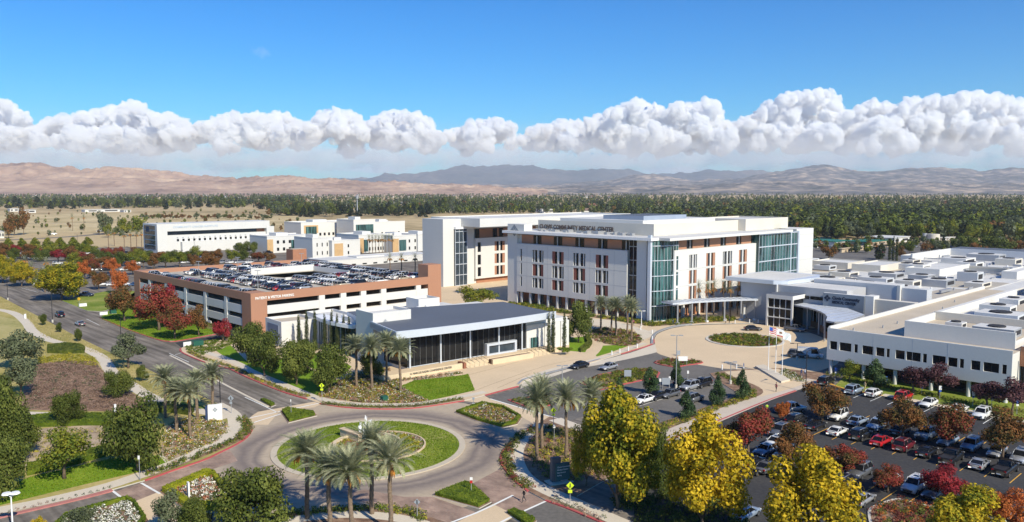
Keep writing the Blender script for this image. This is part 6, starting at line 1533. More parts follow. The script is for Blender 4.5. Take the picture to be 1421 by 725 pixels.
for (k, c, x, y, r, l) in [('sedan', 'black', 911, 554, BACK, 'black sedan at the left of the little car park'), ('sedan', 'grey', 929, 551, BACK, 'dark grey sedan beside the black one in the little car park'),
 ('suv', 'silver', 957, 541, BACK, 'silver suv in the little car park facing the camera'), ('sedan', 'grey', 948, 535, AU, 'dark grey sedan behind the silver suv'), ('suv', 'black', 974, 537, BACK, 'black suv at the right of the little car park'), ('sedan', 'white', 893, 559, BACK, 'white sedan at the far left of the little car park'), ('suv', 'grey', 962, 558, AU, 'grey suv on the near side of the little car park')]:
    park(k, c, x, y, l, r, group='cars in the little car park')
P = lambda a, b: math.atan2(G(*b)[1]-G(*a)[1], G(*b)[0]-G(*a)[0])
rd1 = P((870, 502), (760, 528))
park('sedan', 'black', 804, 511, 'black sedan driving past the conference building steps', rd1, group='cars on the entrance drive')
park('sedan', 'silver', 844.5, 513, 'silver sedan on the entrance drive behind the black one', rd1, group='cars on the entrance drive')
mr = P((120, 455), (60, 428))
park('suv', 'navy', 83, 440, 'dark blue suv driving away on the main road', mr, group='cars on the main road')
park('sports car', 'silver', 111, 452, 'silver car driving on the main road behind the dark blue suv', mr, group='cars on the main road')
park('sedan', 'black', 1045, 459, 'black sedan stopped at the drop-off circle', P((1000, 458), (1090, 459)), z=.02); park('pickup', 'grey', 1103, 460, 'dark green-grey pickup in the shade at the entrance canopy', P((1060, 455), (1130, 463)), z=.02)
park('van', 'white', 1124, 497, 'white van in the shade beside the office block', P((1100, 497), (1140, 500)), z=.02); park('suv', 'grey', 1108, 496, 'dark suv left of the white van in the shade', P((1100, 497), (1140, 500)), z=.02)
park('pickup', 'navy', 118, 412, 'dark blue pickup in the car park behind the broad yellow tree', P((90, 412), (140, 412)), z=.02)
park('suv', 'white', 100, 408, 'white suv behind the broad yellow tree', P((90, 412), (140, 410)), z=.02); park('suv', 'black', 160, 414, 'black suv parked left of the garage lawn', P((150, 415), (170, 412)), z=.02)
park('pickup', 'white', 74, 326, 'pickup on the road across the dry field', P((40, 327), (120, 325)), z=.02) and None
park('pickup', 'white', 138, 322, 'white pickup on the field road near the palms', P((100, 325), (140, 322)), z=.02)
# -- cars on the garage roof
cols = ['white']*13+['silver']*6+['black']*6+['grey']*4+['blue', 'navy', 'red', 'dark red', 'beige']
ks = ['sedan']*5+['suv']*7+['hatchback']*2+['pickup']*2
def roofrow(u, v0, v1, rz, rown, step=2.62, skip=()):
    i = 0; v = v0
    while v < v1:
        if i not in skip and crnd.random() > .04:
            k, c = crnd.choice(ks), crnd.choice(cols); x, y = XY(u+crnd.uniform(-.25, .25), v)
            car(k, c, x, y, DZ+.005, rz+crnd.uniform(-.03, .03), '%s %s on the garage roof, %s row, stall %d counting from the front' % (c, k, rown, i+1), 'cars on the garage roof', flat=True)
        i += 1; v += step
roofrow(100.0, GV+6, GV1-8, TH, 'left parapet'); roofrow(110.8, GV+8, GV1-10, TH, 'second'); roofrow(116.4, GV+8, GV1-10, TH+math.pi, 'third')
roofrow(127.5, GV+6, RA[2]-2, TH, 'fourth'); roofrow(133, GV+6, RA[2]-2, TH+math.pi, 'fifth'); roofrow(141, GV+6, RA[2]-2, TH, 'sixth')
roofrow(127.5, RA[3]+3, GV1-4, TH, 'fourth rear'); roofrow(133, RA[3]+3, GV1-4, TH+math.pi, 'fifth rear'); roofrow(143, RA[3]+3, GV1-4, TH, 'sixth rear')
roofrow(151.0, GV+8, GV1-8, TH, 'seventh'); roofrow(156.2, GV+8, GV1-6, TH+math.pi, 'right parapet')
# -- cars in the planted car parks at the left
n_ = 0
for (py, x0, x1, n) in [(353, 30, 185, 13), (360, 5, 185, 17), (367.5, 80, 186, 10), (376, 95, 186, 8), (386, 130, 186, 5), (397, 140, 186, 4), (358, 230, 372, 15), (366, 215, 372, 13), (352, 372, 380, 1)]:
    for i in range(n):
        if crnd.random() < .22: continue
        x = x0+(x1-x0)*i/max(1, n-1); k, c = crnd.choice(ks), crnd.choice(cols); wx, wy = G(x, py)
        car(k, c, wx, wy, .02, TH+crnd.choice([0, math.pi]), '%s %s half hidden by trees in the far left car park' % (c, k), 'far %s %ss under the trees' % (c, k), flat=True)
for (py, x0, x1, n) in [(346, 1150, 1215, 8), (344, 1270, 1421, 16), (349, 1300, 1421, 12), (352, 1225, 1250, 3)]:
    for i in range(n):
        if crnd.random() < .25: continue
        x = x0+(x1-x0)*i/max(1, n-1); k, c = crnd.choice(ks), crnd.choice(cols); wx, wy = G(x, py)
        car(k, c, wx, wy, .02, TH+crnd.choice([0, math.pi]), '%s %s in the yard beyond the medical wings' % (c, k), '%s %ss beyond the medical wings' % (c, k), flat=True)
# stall lines of the right car park
m = MB()
def stalls(p0, p1, n, off, ln, mat=YPAINT):
    a, b_ = G(*p0), G(*p1)
    for i in range(n+1):
        t = i/n; x, y = a[0]+(b_[0]-a[0])*t, a[1]+(b_[1]-a[1])*t
        cx, cy = x+cu*off, y+su*off; dx, dy = cu*ln/2, su*ln/2; nx, ny = -su*.06, cu*.06
        m.face([(cx-dx-nx, cy-dy-ny, .050), (cx+dx-nx, cy+dy-ny, .050), (cx+dx+nx, cy+dy+ny, .050), (cx-dx+nx, cy-dy+ny, .050)], mat)
stalls((1118, 592), (1412, 662), 10, -.9, 5.2); stalls((1028, 640), (1106, 668), 4, -.5, 5.4); stalls((1170, 578), (1421, 636), 9, 1.2, 5.0); stalls((1170, 545), (1400, 590), 9, 0, 5.0, WPAINT); stalls((1180, 672), (1300, 700), 4, -1, 5)
stalls((900, 560), (985, 535), 5, 0, 5, WPAINT)
tag(m.build('stall_marking'), kind='structure')
# ================================================================ beds, hedges, ground cover
LMB = {
 'shrub': leafmat('shrub_leaves', [(.04, .06, .010), (.10, .125, .018), (.20, .21, .04)], .2, .8),
 'hedge': leafmat('hedge_leaves', [(.05, .085, .008), (.11, .16, .012), (.20, .24, .02)], .2, .8),
 'hedgey': leafmat('lime_hedge_leaves', [(.10, .13, .006), (.22, .25, .012), (.34, .34, .02)], .2, .8),
 'gold': leafmat('golden_groundcover', [(.16, .16, .02), (.34, .30, .03), (.50, .42, .06)], .2, .8),
 'whiter': leafmat('white_roses', [(.62, .60, .50), (.75, .73, .66), (.8, .78, .7)], .1),
 'pinkr': leafmat('red_blooms', [(.35, .10, .06), (.50, .18, .10), (.6, .3, .2)], .1),
 'heather': leafmat('heather', [(.12, .08, .06), (.24, .16, .12), (.34, .24, .18)], .1, .4),
 'grass': leafmat('grass_blades', [(.09, .16, .008), (.16, .235, .014), (.26, .30, .04)], .3, .3),
 'drygrass': leafmat('dry_grass_blades', [(.22, .20, .07), (.36, .30, .13), (.48, .38, .20)], .2, .3),
 'redshrub': leafmat('dark_red_shrub', [(.09, .025, .02), (.20, .05, .035), (.34, .12, .06)], .2, .6),
}
brs = np.random.RandomState(12)
def pts_in(poly, n):
    xs = [p[0] for p in poly]; ys = [p[1] for p in poly]; out = []; tries = 0
    while len(out) < n and tries < n*12:
        x, y = brs.uniform(min(xs), max(xs)), brs.uniform(min(ys), max(ys)); tries += 1
        if inpoly(x, y, poly): out.append((x, y))
    return out
def area(poly): return abs(sum(poly[i][0]*poly[(i+1) % len(poly)][1]-poly[(i+1) % len(poly)][0]*poly[i][1] for i in range(len(poly))))/2
def bushes(name, P, dens, r, h, n, leaf, keys, label, z=.14, cat='shrubs', pts=None, sq=.6):
    """many low shrubs that no one could count: leaf tufts; keys = [(material key, share)]"""
    leaf *= 1.12
    if pts is None: pts = pts_in(P, int(area(P)*dens*1.35))
    if not pts: return
    mats = [LMB.get(k) or LM[k] for k, _ in keys]; pr = np.array([s for _, s in keys], float); pr /= pr.sum(); VV, MI = [], []
    bigk = [i for i, (k, s) in enumerate(keys) if not k.startswith(('whiter', 'pinkr'))]; flk = [i for i in range(len(keys)) if i not in bigk]
    pb = np.array([keys[i][1] for i in bigk], float); pb /= pb.sum(); fs = sum(keys[i][1] for i in flk)/sum(s for _, s in keys)
    for (x, y) in pts:
        rr = r*brs.uniform(.6, 1.3); hh = h*brs.uniform(.7, 1.25); d = unit_vec(brs, n); d[:, 2] = np.abs(d[:, 2]); s = brs.uniform(.7, 1.05, n)[:, None]
        p = d*s*np.array([rr, rr, hh])+np.array([x, y, z]); nr = d+.7*unit_vec(brs, n); nr[:, 2] += .3; nr /= np.linalg.norm(nr, axis=1)[:, None]
        V, _ = leaf_quads(p, nr, leaf, brs); VV.append(V); k = bigk[brs.choice(len(bigk), p=pb)]; mi = np.full(n, k)
        if flk: fm = (brs.uniform(0, 1, n) < fs) & (d[:, 2] > .3); mi[fm] = flk[brs.randint(len(flk))]
        MI.append(mi)
    V = np.concatenate(VV); o = link(name, np_mesh(name, V, np.arange(len(V)).reshape(-1, 4), mats, np.concatenate(MI)))
    return tag(o, label, cat, kind='stuff')
def grass(P, label, key='grass', dens=26, h=.10, z=.148, name='grass'):
    pts = np.array(pts_in(P, int(min(26000, area(P)*dens)))); n = len(pts)
    if n == 0: return
    a = brs.uniform(0, 6.28, n); w = brs.uniform(.05, .11, n); hh = h*brs.uniform(.5, 1.5, n); dx, dy = np.cos(a)*w, np.sin(a)*w; lx, ly = brs.uniform(-.05, .05, n), brs.uniform(-.05, .05, n)
    Z = np.full(n, z)
    V = np.stack([np.stack([pts[:, 0]-dx, pts[:, 1]-dy, Z], 1), np.stack([pts[:, 0]+dx, pts[:, 1]+dy, Z], 1), np.stack([pts[:, 0]+dx*.5+lx, pts[:, 1]+dy*.5+ly, Z+hh], 1), np.stack([pts[:, 0]-dx*.5+lx, pts[:, 1]-dy*.5+ly, Z+hh], 1)], 1).reshape(-1, 3)
    return tag(link(name, np_mesh(name, V, np.arange(4*n).reshape(n, 4), [LMB[key]])), label, 'grass', kind='stuff')
def hedge(P, h, label, key='hedge', z=.14, px=False, name='hedge', leaf=.11, dens=42):
    if px: P = gp(P)
    m = MB(); m.prism(P, z-.05, z+h-.06, LMB[key]); o = empty(name, (P[0][0], P[0][1], 0), 0, label, 'hedge')
    m.v = [(a-P[0][0], b-P[0][1], c) for a, b, c in m.v]; m.build('core', o)
    ps, ns = [], []
    for (x, y) in pts_in(P, int(area(P)*dens)): ps.append((x, y, z+h-.03+brs.uniform(-.05, .06))); ns.append((0, 0, 1))
    for i in range(len(P)):
        a, b_ = P[i], P[(i+1) % len(P)]; l = math.hypot(b_[0]-a[0], b_[1]-a[1]); cx, cy = (b_[1]-a[1])/max(l, .01), -(b_[0]-a[0])/max(l, .01)
        for _ in range(int(l*h*dens)):
            t = brs.uniform(); ps.append((a[0]+(b_[0]-a[0])*t+cx*brs.uniform(-.05, .05), a[1]+(b_[1]-a[1])*t+cy*brs.uniform(-.05, .05), z+brs.uniform(0, h))); ns.append((cx, cy, .2))
    ps = np.array(ps)-np.array([P[0][0], P[0][1], 0]); ns = np.array(ns)+.65*unit_vec(brs, len(ns)); ns /= np.linalg.norm(ns, axis=1)[:, None]
    V, Fq = leaf_quads(ps, ns, leaf, brs); link('foliage', np_mesh('foliage', V, Fq, [LMB[key]]), o); return o
def shrink(P, k):
    cx, cy = sum(p[0] for p in P)/len(P), sum(p[1] for p in P)/len(P); return [(cx+(p[0]-cx)*k, cy+(p[1]-cy)*k) for p in P]
def strip_pts(pts, w, step):
    cl = smooth_line(gp(pts), False, 6); out = []; acc = 0
    for i in range(len(cl)-1):
        a, b_ = cl[i], cl[i+1]; l = math.hypot(b_[0]-a[0], b_[1]-a[1]); nx, ny = -(b_[1]-a[1])/max(l, .01), (b_[0]-a[0])/max(l, .01)
        while acc < l:
            t = acc/l; 
            for k in range(max(1, int(w/ .75))): o_ = brs.uniform(-w/2, w/2); out.append((a[0]+(b_[0]-a[0])*t+nx*o_, a[1]+(b_[1]-a[1])*t+ny*o_))
            acc += step
        acc -= l
    return out
ROSES = [('shrub', 4), ('gold', 2.2), ('heather', 1.0), ('whiter', 1.5), ('pinkr', .3)]
# beds
bushes('rose_bed', gp([(228, 604), (240, 588), (262, 580), (300, 583), (316, 590), (316, 602), (296, 616), (262, 630), (238, 640), (224, 632)]), 2.6, .42, .42, 26, .085, ROSES, 'flowering shrubs between the palms of the white sign')
bushes('low_shrubs', None, 0, .42, .55, 34, .085, [('shrub', 3), ('hedge', 1), ('pinkr', .25)], 'shrub border between red kerb and walk at the left of the roundabout', pts=strip_pts([(333, 582), (342, 590), (341, 600), (327, 612), (300, 624), (250, 644), (203, 662)], 1.5, .42))
bushes('low_shrubs', None, 0, .30, .3, 20, .07, [('olive', 3), ('heather', 2)], 'sparse grey shrubs along the worn red kerb at the lower left', pts=strip_pts([(152, 678), (100, 692), (0, 715), (-70, 732)], .8, .8))
bushes('low_shrubs', None, 0, .45, .6, 36, .085, [('shrub', 3), ('hedge', 1.5)], 'clipped shrub border along the red kerb below the conference lawn', pts=strip_pts([(448, 561), (482, 564.5), (532, 566.3), (581, 564.2), (643, 554.5)], .7, .38))
bushes('low_shrubs', None, 0, .4, .45, 30, .085, [('shrub', 3), ('gold', 1.4), ('hedge', 1)], 'shrub border along the main road kerb by the oaks', pts=strip_pts([(262, 489), (286, 500), (317, 509), (342, 520), (391, 541), (428, 552)], 1.2, .42))
bushes('rose_bed', gp([(440, 552), (460, 535), (490, 520), (540, 512), (556, 537), (575, 550), (598, 558), (560, 561), (500, 560)]), 2.3, .45, .45, 26, .09, ROSES, 'rose bed under the four palms before the glass front')
bushes('rose_bed', None, 0, .4, .45, 26, .085, [('shrub', 3), ('heather', 2), ('whiter', .8), ('pinkr', .6)], 'shrubs along the lettered stone wall', pts=strip_pts([(540, 531), (600, 525), (640, 519)], 2.4, .5))
bushes('low_shrubs', gp([(705, 421), (730, 420), (800, 436), (900, 446), (920, 450), (930, 444), (1020, 440), (1020, 446), (960, 450), (905, 454), (880, 450), (820, 441), (750, 432)]), .8, .7, .7, 40, .13, [('shrub', 3), ('gold', 1), ('hedge', 1.4)], 'shrub planting along the foot of the tall hospital')
bushes('low_shrubs', smooth_line(gp([(820, 460), (840, 456), (880, 462), (890, 472), (886, 478), (868, 481), (845, 479), (822, 472)]), True, 4), 1.2, .55, .5, 30, .11, [('shrub', 3), ('heather', 1.6), ('redshrub', .8), ('gold', .6)], 'mixed shrubs around the five palms at the hospital corner')
bushes('low_shrubs', circ(IC, 8.6), 1.6, .55, .5, 34, .11, [('shrub', 3), ('hedge', 1.6), ('gold', .8), ('redshrub', .3)], 'low green planting filling the oval island of the drop-off circle', z=.1)
bushes('low_shrubs', shrink(BED_LONG, .93), 1.9, .5, .55, 34, .10, [('shrub', 3), ('hedge', 1), ('redshrub', .4), ('gold', .6)], 'shrub bed with red kerb between drive and little car park')
bushes('low_shrubs', shrink(BED_DROP, .9), 1.8, .45, .5, 30, .10, [('shrub', 3), ('redshrub', 1.2), ('hedge', 1)], 'shrub triangle with red kerb at the mouth of the drop-off')
bushes('low_shrubs', shrink(BED_E1, .9), 1.8, .5, .55, 32, .10, [('shrub', 3), ('hedge', 1.6)], 'dark shrub bed beside the first crosswalk of the entrance drive')
bushes('gold_border', None, 0, .5, .45, 32, .09, [('gold', 3), ('hedge', 1.4), ('shrub', 1), ('pinkr', .2)], 'golden ground cover along the walkway of the little car park', pts=strip_pts([(905, 604), (925, 593), (1000, 565), (1050, 547)], 2.0, .42))
bushes('low_shrubs', None, 0, .45, .5, 32, .09, [('shrub', 3), ('hedge', 1)], 'dark shrub border between little car park and plaza', pts=strip_pts([(1046, 546), (1026, 534), (1008, 524), (994, 520)], 1.8, .42))
bushes('low_shrubs', None, 0, .5, .55, 34, .09, [('shrub', 3), ('redshrub', .6)], 'shrub border inside the red kerb right of the roundabout', pts=strip_pts([(742, 596), (720, 608), (708, 622), (702, 640), (708, 655), (722, 670), (735, 680)], 1.6, .40))
bushes('low_shrubs', None, 0, .4, .4, 22, .08, [('olive', 3), ('heather', 1.6)], 'sparse plants on mulch below the yellow crossing sign', pts=strip_pts([(765, 694), (800, 708), (835, 722)], 1.6, .9))
bushes('rose_bed', gp([(740, 600), (765, 590), (825, 603), (850, 640), (800, 672), (762, 668), (742, 650), (730, 625)]), 1.8, .45, .45, 26, .09, [('shrub', 4), ('gold', 2), ('heather', 1.4), ('redshrub', .5)], 'mixed shrubs under the four palms right of the roundabout')
bushes('low_shrubs', gp([(880, 655), (930, 630), (990, 680), (1050, 745), (900, 745), (850, 700)]), .9, .7, .8, 40, .12, [('oak', 3), ('shrub', 2)], 'dark shrubs in the shade under the yellow maples')
bushes('low_shrubs', gp([(1090, 513), (1108, 521), (1118, 531), (1098, 531), (1080, 520)]), 2.2, .4, .4, 26, .08, [('shrub', 3), ('whiter', 1.2), ('hedge', 1)], 'white flowering bed behind the flagpoles')
bushes('low_shrubs', None, 0, .5, .6, 32, .10, [('shrub', 3), ('hedge', 1.2), ('gold', .3)], 'shrub border along the foot of the office block', pts=strip_pts([(1150, 520), (1200, 532), (1260, 545), (1340, 560), (1421, 574)], 2.4, .7))
bushes('low_shrubs', shrink(P_, .9), 1.5, .6, .7, 40, .10, [('redshrub', 3), ('shrub', 2), ('orange', 1)], 'red and green shrubs inside the rounded kerb at the bottom right', z=.12)
bushes('rose_bed', shrink(ISL_C, .82), 2.6, .4, .4, 26, .085, ROSES, 'roses inside the long island of the entrance drive')
bushes('white_rose_bed', shrink(ISL_F, .74), 4.0, .36, .40, 28, .09, [('olive', 3), ('gold', .6), ('whiter', 6.5), ('pinkr', .2)], 'white roses inside the thick lime hedge at the lower left')
bushes('white_rose_bed', shrink(ISL_G, .86), 3.6, .36, .40, 26, .09, [('olive', 3), ('hedge', 1), ('whiter', 5.5)], 'white roses in the bed at the bottom left edge')
bushes('low_shrubs', None, 0, .5, .6, 34, .09, [('shrub', 2), ('hedge', 2), ('gold', .8)], 'shrub border at the bottom edge below the foreground palms', pts=strip_pts([(400, 717), (440, 712), (480, 709), (530, 708), (570, 714), (592, 722)], 1.5, .40))
bushes('heather', gp([(52, 508), (95, 502), (130, 504), (146, 522), (170, 540), (200, 560), (190, 570), (100, 570), (36, 568)]), 1.5, .5, .35, 22, .09, [('heather', 5), ('olive', .6)], 'brown heather covering the sloping bed in the park')
bushes('gold_groundcover', gp([(50, 506), (56, 497), (95, 492), (130, 497), (137, 507), (130, 509), (90, 503)]), 2.2, .5, .35, 26, .09, [('gold', 5), ('hedge', .5)], 'yellow ground cover above the heather bed')
bushes('dry_shrubs', gp([(34, 615), (60, 600), (110, 593), (160, 597), (162, 616), (118, 630), (34, 646)]), .9, .4, .35, 18, .08, [('gold', 2), ('drygrass', 3)], 'sparse straw-coloured plants on the tan bed')
bushes('low_shrubs', gp([(205, 427), (230, 426), (316, 453), (300, 458), (272, 451)]), 1.2, .5, .45, 26, .10, [('shrub', 3), ('redshrub', 1)], 'shrubs along the foot of the garage')
bushes('low_shrubs', gp([(253, 484), (268, 478), (330, 466), (350, 470), (300, 488), (282, 494)]), 1.5, .5, .4, 26, .10, [('hedge', 3), ('shrub', 1.4)], 'low green ground cover beside the garage driveway')
# hedges
hedge([(36, 583), (80, 578), (172, 580), (176, 592), (120, 592), (60, 594), (36, 593)], .7, 'long dark green hedge below the straight path in the park', px=True)
hedge([(38, 650), (100, 637), (152, 622), (153, 633), (100, 648), (38, 662)], .7, 'hedge along the top edge of the bright lawn', 'hedge', px=True)
hedge([(66, 483), (92, 480), (112, 482), (118, 486), (117, 491), (90, 492), (66, 491)], .8, 'dark clipped hedge block beside the winding path', 'shrub', px=True)
hedge([(215, 566), (238, 563), (270, 572), (264, 578), (238, 574), (214, 574)], .8, 'dark clipped hedge beside the palms of the white sign', 'shrub', px=True)
hedge(shrink(ISL_A, .9), .45, 'green hedge filling the small island at the main road crosswalk')
hedge(shrink(ISL_B, .85), .4, 'tiny hedge strip in the middle of the main road')
hedge(shrink(ISL_D, .92), .45, 'green hedge filling the triangular island below the roundabout')
hedge(shrink(ISL_E, .88), .4, 'small hedge in the island at the bottom by the pedestrian')
def hedge_ring(P, k, h, label, key):
    a, b_ = shrink(P, .94), shrink(P, k); n = len(P); 
    poly = a+[a[0]]+[b_[0]]+b_[::-1]
    return hedge(poly, h, label, key)
hedge_ring(ISL_C, .84, .45, 'low green hedge edging the long island of the entrance drive', 'hedge')
hedge_ring(ISL_F, .72, .7, 'thick lime hedge framing the white rose bed', 'hedgey')
hedge_ring(ISL_G, .86, .6, 'green hedge framing the bottom left rose bed', 'hedge')
hedge([(806, 490), (818, 484), (822, 478), (817, 468), (812, 468), (815, 478), (805, 486)], .7, 'curved dark hedge right of the conference building wing', 'shrub', px=True)
b_ = empty('clipped_bush', (*G(783, 493), .9), 0, 'round clipped bush above the right-hand steps', 'bush'); link('foliage', crown_mesh('foliage', 3, 1400, .11, LMB['hedge'], 1.5, .6, 12), b_, (0, 0, .5))
# grass on the nearest lawns
grass(gp([(0, 680), (41, 664), (100, 650), (153, 638), (225, 633), (234, 643), (190, 657), (100, 678), (0, 703)]), 'mown bright green grass at the lower left')
grass(circ(RC, 13.1), 'mown grass ring inside the roundabout', z=.10, dens=34)
grass(gp([(556, 537), (575, 529), (640, 522), (650, 520), (659, 543), (620, 552), (596, 557), (575, 548)]), 'mown grass below the lettered wall')
grass(gp([(0, 412), (51, 439), (109, 470), (157, 493), (198, 511), (250, 538), (300, 562), (240, 560), (200, 545), (150, 500), (110, 482), (60, 468), (30, 436), (0, 428)]), 'dry grass of the road verge', 'drygrass', dens=16)
grass(gp([(139, 443), (177, 459), (218, 472), (245, 474), (299, 464), (290, 445), (190, 415)]), 'mown grass in front of the garage', dens=14)
# ================================================================ fountain in the roundabout
fc = G(524, 620); FR = 7.1
F_ = empty('roundabout_fountain', (fc[0], fc[1], .1), 0, 'round stone fountain court with white water jets inside the roundabout', 'fountain')
def ringm(r0, r1, z0, z1, mt, a0=0, a1=360, n=60, c=(0, 0)):
    m = MB()
    for i in range(n):
        t0, t1 = R(a0+(a1-a0)*i/n), R(a0+(a1-a0)*(i+1)/n); P = lambda r, t, z: (c[0]+r*math.cos(t), c[1]+r*math.sin(t), z)
        m.face([P(r0, t0, z1), P(r1, t0, z1), P(r1, t1, z1), P(r0, t1, z1)], mt); m.face([P(r1, t0, z0), P(r1, t1, z0), P(r1, t1, z1), P(r1, t0, z1)], mt); m.face([P(r0, t1, z0), P(r0, t0, z0), P(r0, t0, z1), P(r0, t1, z1)], mt)
    return m
ringm(FR-.22, FR, 0, .22, CREAM).build('outer_ring', F_)
ringm(4.55, 4.95, 0, .55, STONE, 20, 165, c=(-1.6, .3)).build('seat_wall', F_); ringm(4.55, 4.95, 0, .55, STONE, 165, 215, c=(-1.6, .3)).build('seat_wall', F_)
m = MB(); m.poly([(-1.6+4.5*math.cos(R(a)), .3+4.5*math.sin(R(a))) for a in range(0, 360, 8)], .05, base('red_brown_gravel', (.22, .09, .055), .95, .25, .5, 4)); m.build('court', F_)
m = MB(); m.bbox((-4.6, 3.4, .55), (4.6, .7, 1.2), STONE, rz=-.75); m.bbox((-4.6, 3.4, 1.2), (4.9, .95, .12), CREAM, rz=-.75); m.build('weir_wall', F_)
pl_ = G(508, 608); PX_, PY_ = pl_[0]-fc[0], pl_[1]-fc[1]
m = MB(); m.cyl(PX_, PY_, .05, .42, 2.3, 2.3, STONE, 30, False); m.poly([(PX_+2.2*math.cos(R(a)), PY_+2.2*math.sin(R(a))) for a in range(0, 360, 12)], .36, glass('pool_water', (.10, .20, .22), .08)); m.build('pool', F_)
WAT = base('white_water', (.80, .82, .84), .5, .03, 4, 12)
frd = random.Random(6)
for k in range(7):
    a = k*.9; x, y = PX_+1.0*math.cos(a)*(k > 0), PY_+1.0*math.sin(a)*(k > 0); hh = 3.2 if k == 0 else frd.uniform(1.9, 2.6); m = MB()
    for q in range(16):
        aa, rr = frd.uniform(0, 6.28), frd.uniform(0, .22); h2 = hh*frd.uniform(.55, 1.0)
        m.tube([(x+rr*.3*math.cos(aa), y+rr*.3*math.sin(aa), .36), (x+rr*.6*math.cos(aa), y+rr*.6*math.sin(aa), .36+h2*.6), (x+rr*math.cos(aa), y+rr*math.sin(aa), .36+h2)], [.10, .08, .02], WAT, 4)
    m.build('water_jet', F_)
bushes('gold_groundcover', [(fc[0]+r*math.cos(R(a)), fc[1]+r*math.sin(R(a))) for r, rg in ((6.0, range(-70, 150, 8)), (4.0, range(150, -70, -8))) for a in rg], 2.6, .42, .38, 26, .085, [('gold', 4), ('hedge', 1)], 'golden planting curving round the fountain court', z=.12)
bushes('rose_bed', [(fc[0]+r*math.cos(R(a)), fc[1]+r*math.sin(R(a))) for r, rg in ((6.8, range(-60, 130, 8)), (6.0, range(130, -60, -8))) for a in rg], 3, .3, .28, 22, .07, [('heather', 3), ('redshrub', 1), ('whiter', 1.4)], 'thin flower rim outside the golden planting', z=.12)
bushes('gold_groundcover', [(fc[0]+r*math.cos(R(a)), fc[1]+r*math.sin(R(a))) for r, rg in ((6.8, range(150, 215, 8)), (5.2, range(215, 150, -8))) for a in rg], 2.4, .42, .38, 26, .085, [('gold', 4), ('hedge', 1)], 'golden planting left of the fountain wall', z=.12)
# ================================================================ street furniture
def lamp(px, py, ytop, label, arms=1, mt=BLACKM, arm=2.0, az=0., disc=False, grp=None):
    x, y = G(px, py); h = ZT(x, y, ytop); t = empty('street_lamp', (x, y, .05), az, label, 'street lamp', grp)
    m = MB(); m.cyl(0, 0, 0, .8, .26, .26, KERB, 10); m.build('base', t)
    m = MB(); m.cyl(0, 0, .8, h, .10, .07, mt, 8); m.build('pole', t)
    for k in range(arms):
        s = 1 if k == 0 else -1
        if disc:
            m = MB(); m.tube([(0, 0, h-.5), (s*.35, 0, h-.2)], .04, mt, 5); m.cyl(s*.42, 0, h-.1, h+.06, .52, .42, WHITEM, 16); m.build('lamp_head', t)
        else:
            m = MB(); m.tube([(0, 0, h-.05), (s*arm, 0, h+.02)], .05, mt, 5); m.build('arm', t)
            m = MB(); m.bbox((s*(arm+.3), 0, h), (.75, .34, .14), mt); m.build('lamp_head', t)
    return t
lamp(73, 448, 403, 'tall dark street lamp on the near verge beside the dark blue suv', az=R(44)); lamp(168, 474, 442, 'dark street lamp with one arm on the garage side verge', az=0); lamp(11, 417, 385, 'dark street lamp at the far left of the main road')
lamp(306, 566, 512, 'dark lamp post beside the white monument sign'); lamp(18, 738, 685, 'white lamp with two discs at the bottom left edge', 2, WHITEM, disc=True, az=.3)
lamp(938, 540, 466, 'grey twin-headed lamp at the mouth of the drop-off', 2, GREYM, .5); lamp(1013.5, 534, 503, 'slim grey lamp on the plaza left of the flagpoles', 2, GREYM, .5); lamp(780, 536, 508, 'short grey lamp behind the middle palm right of the roundabout', 2, GREYM, .4)
lamp(1118, 545, 488, 'tall black lamp post at the upper corner of the right car park', az=R(44)); lamp(857, 566, 548, 'pale lamp on the island of the little car park', 2, GREYM, .4); lamp(890, 455, 432, 'slim pale lamp among the palms at the hospital corner', 2, WHITEM, .4)
lamp(1106, 500, 477, 'dark lamp with several arms beside the white van', 2, BLACKM, .9)
for i, (x, y) in enumerate([(130, 372), (60, 356), (174, 388), (250, 368), (330, 362), (108, 345), (270, 352)]):
    lamp(x, y+2, y-20, '%s of the tall lamps standing in the far left car parks' % ORD[i], 2, BLACKM, 1.0, grp='lamps of the far left car parks')
for i, (u, v) in enumerate([(108, 216), (108, 256), (138, 210), (148, 262), (124, 262)]):
    x, y = XY(u, v); t = empty('roof_lamp', (x, y, DZ+.003), 0, '%s lamp post on the garage roof, counting from the left front' % ORD[i], 'lamp post', 'lamps on the garage roof'); m = MB(); m.cyl(0, 0, 0, 5.2, .10, .07, GREYM, 6); m.build('pole', t); m = MB(); m.bbox((0, 0, 5.2), (1.6, .35, .15), GREYM); m.build('lamp_head', t)
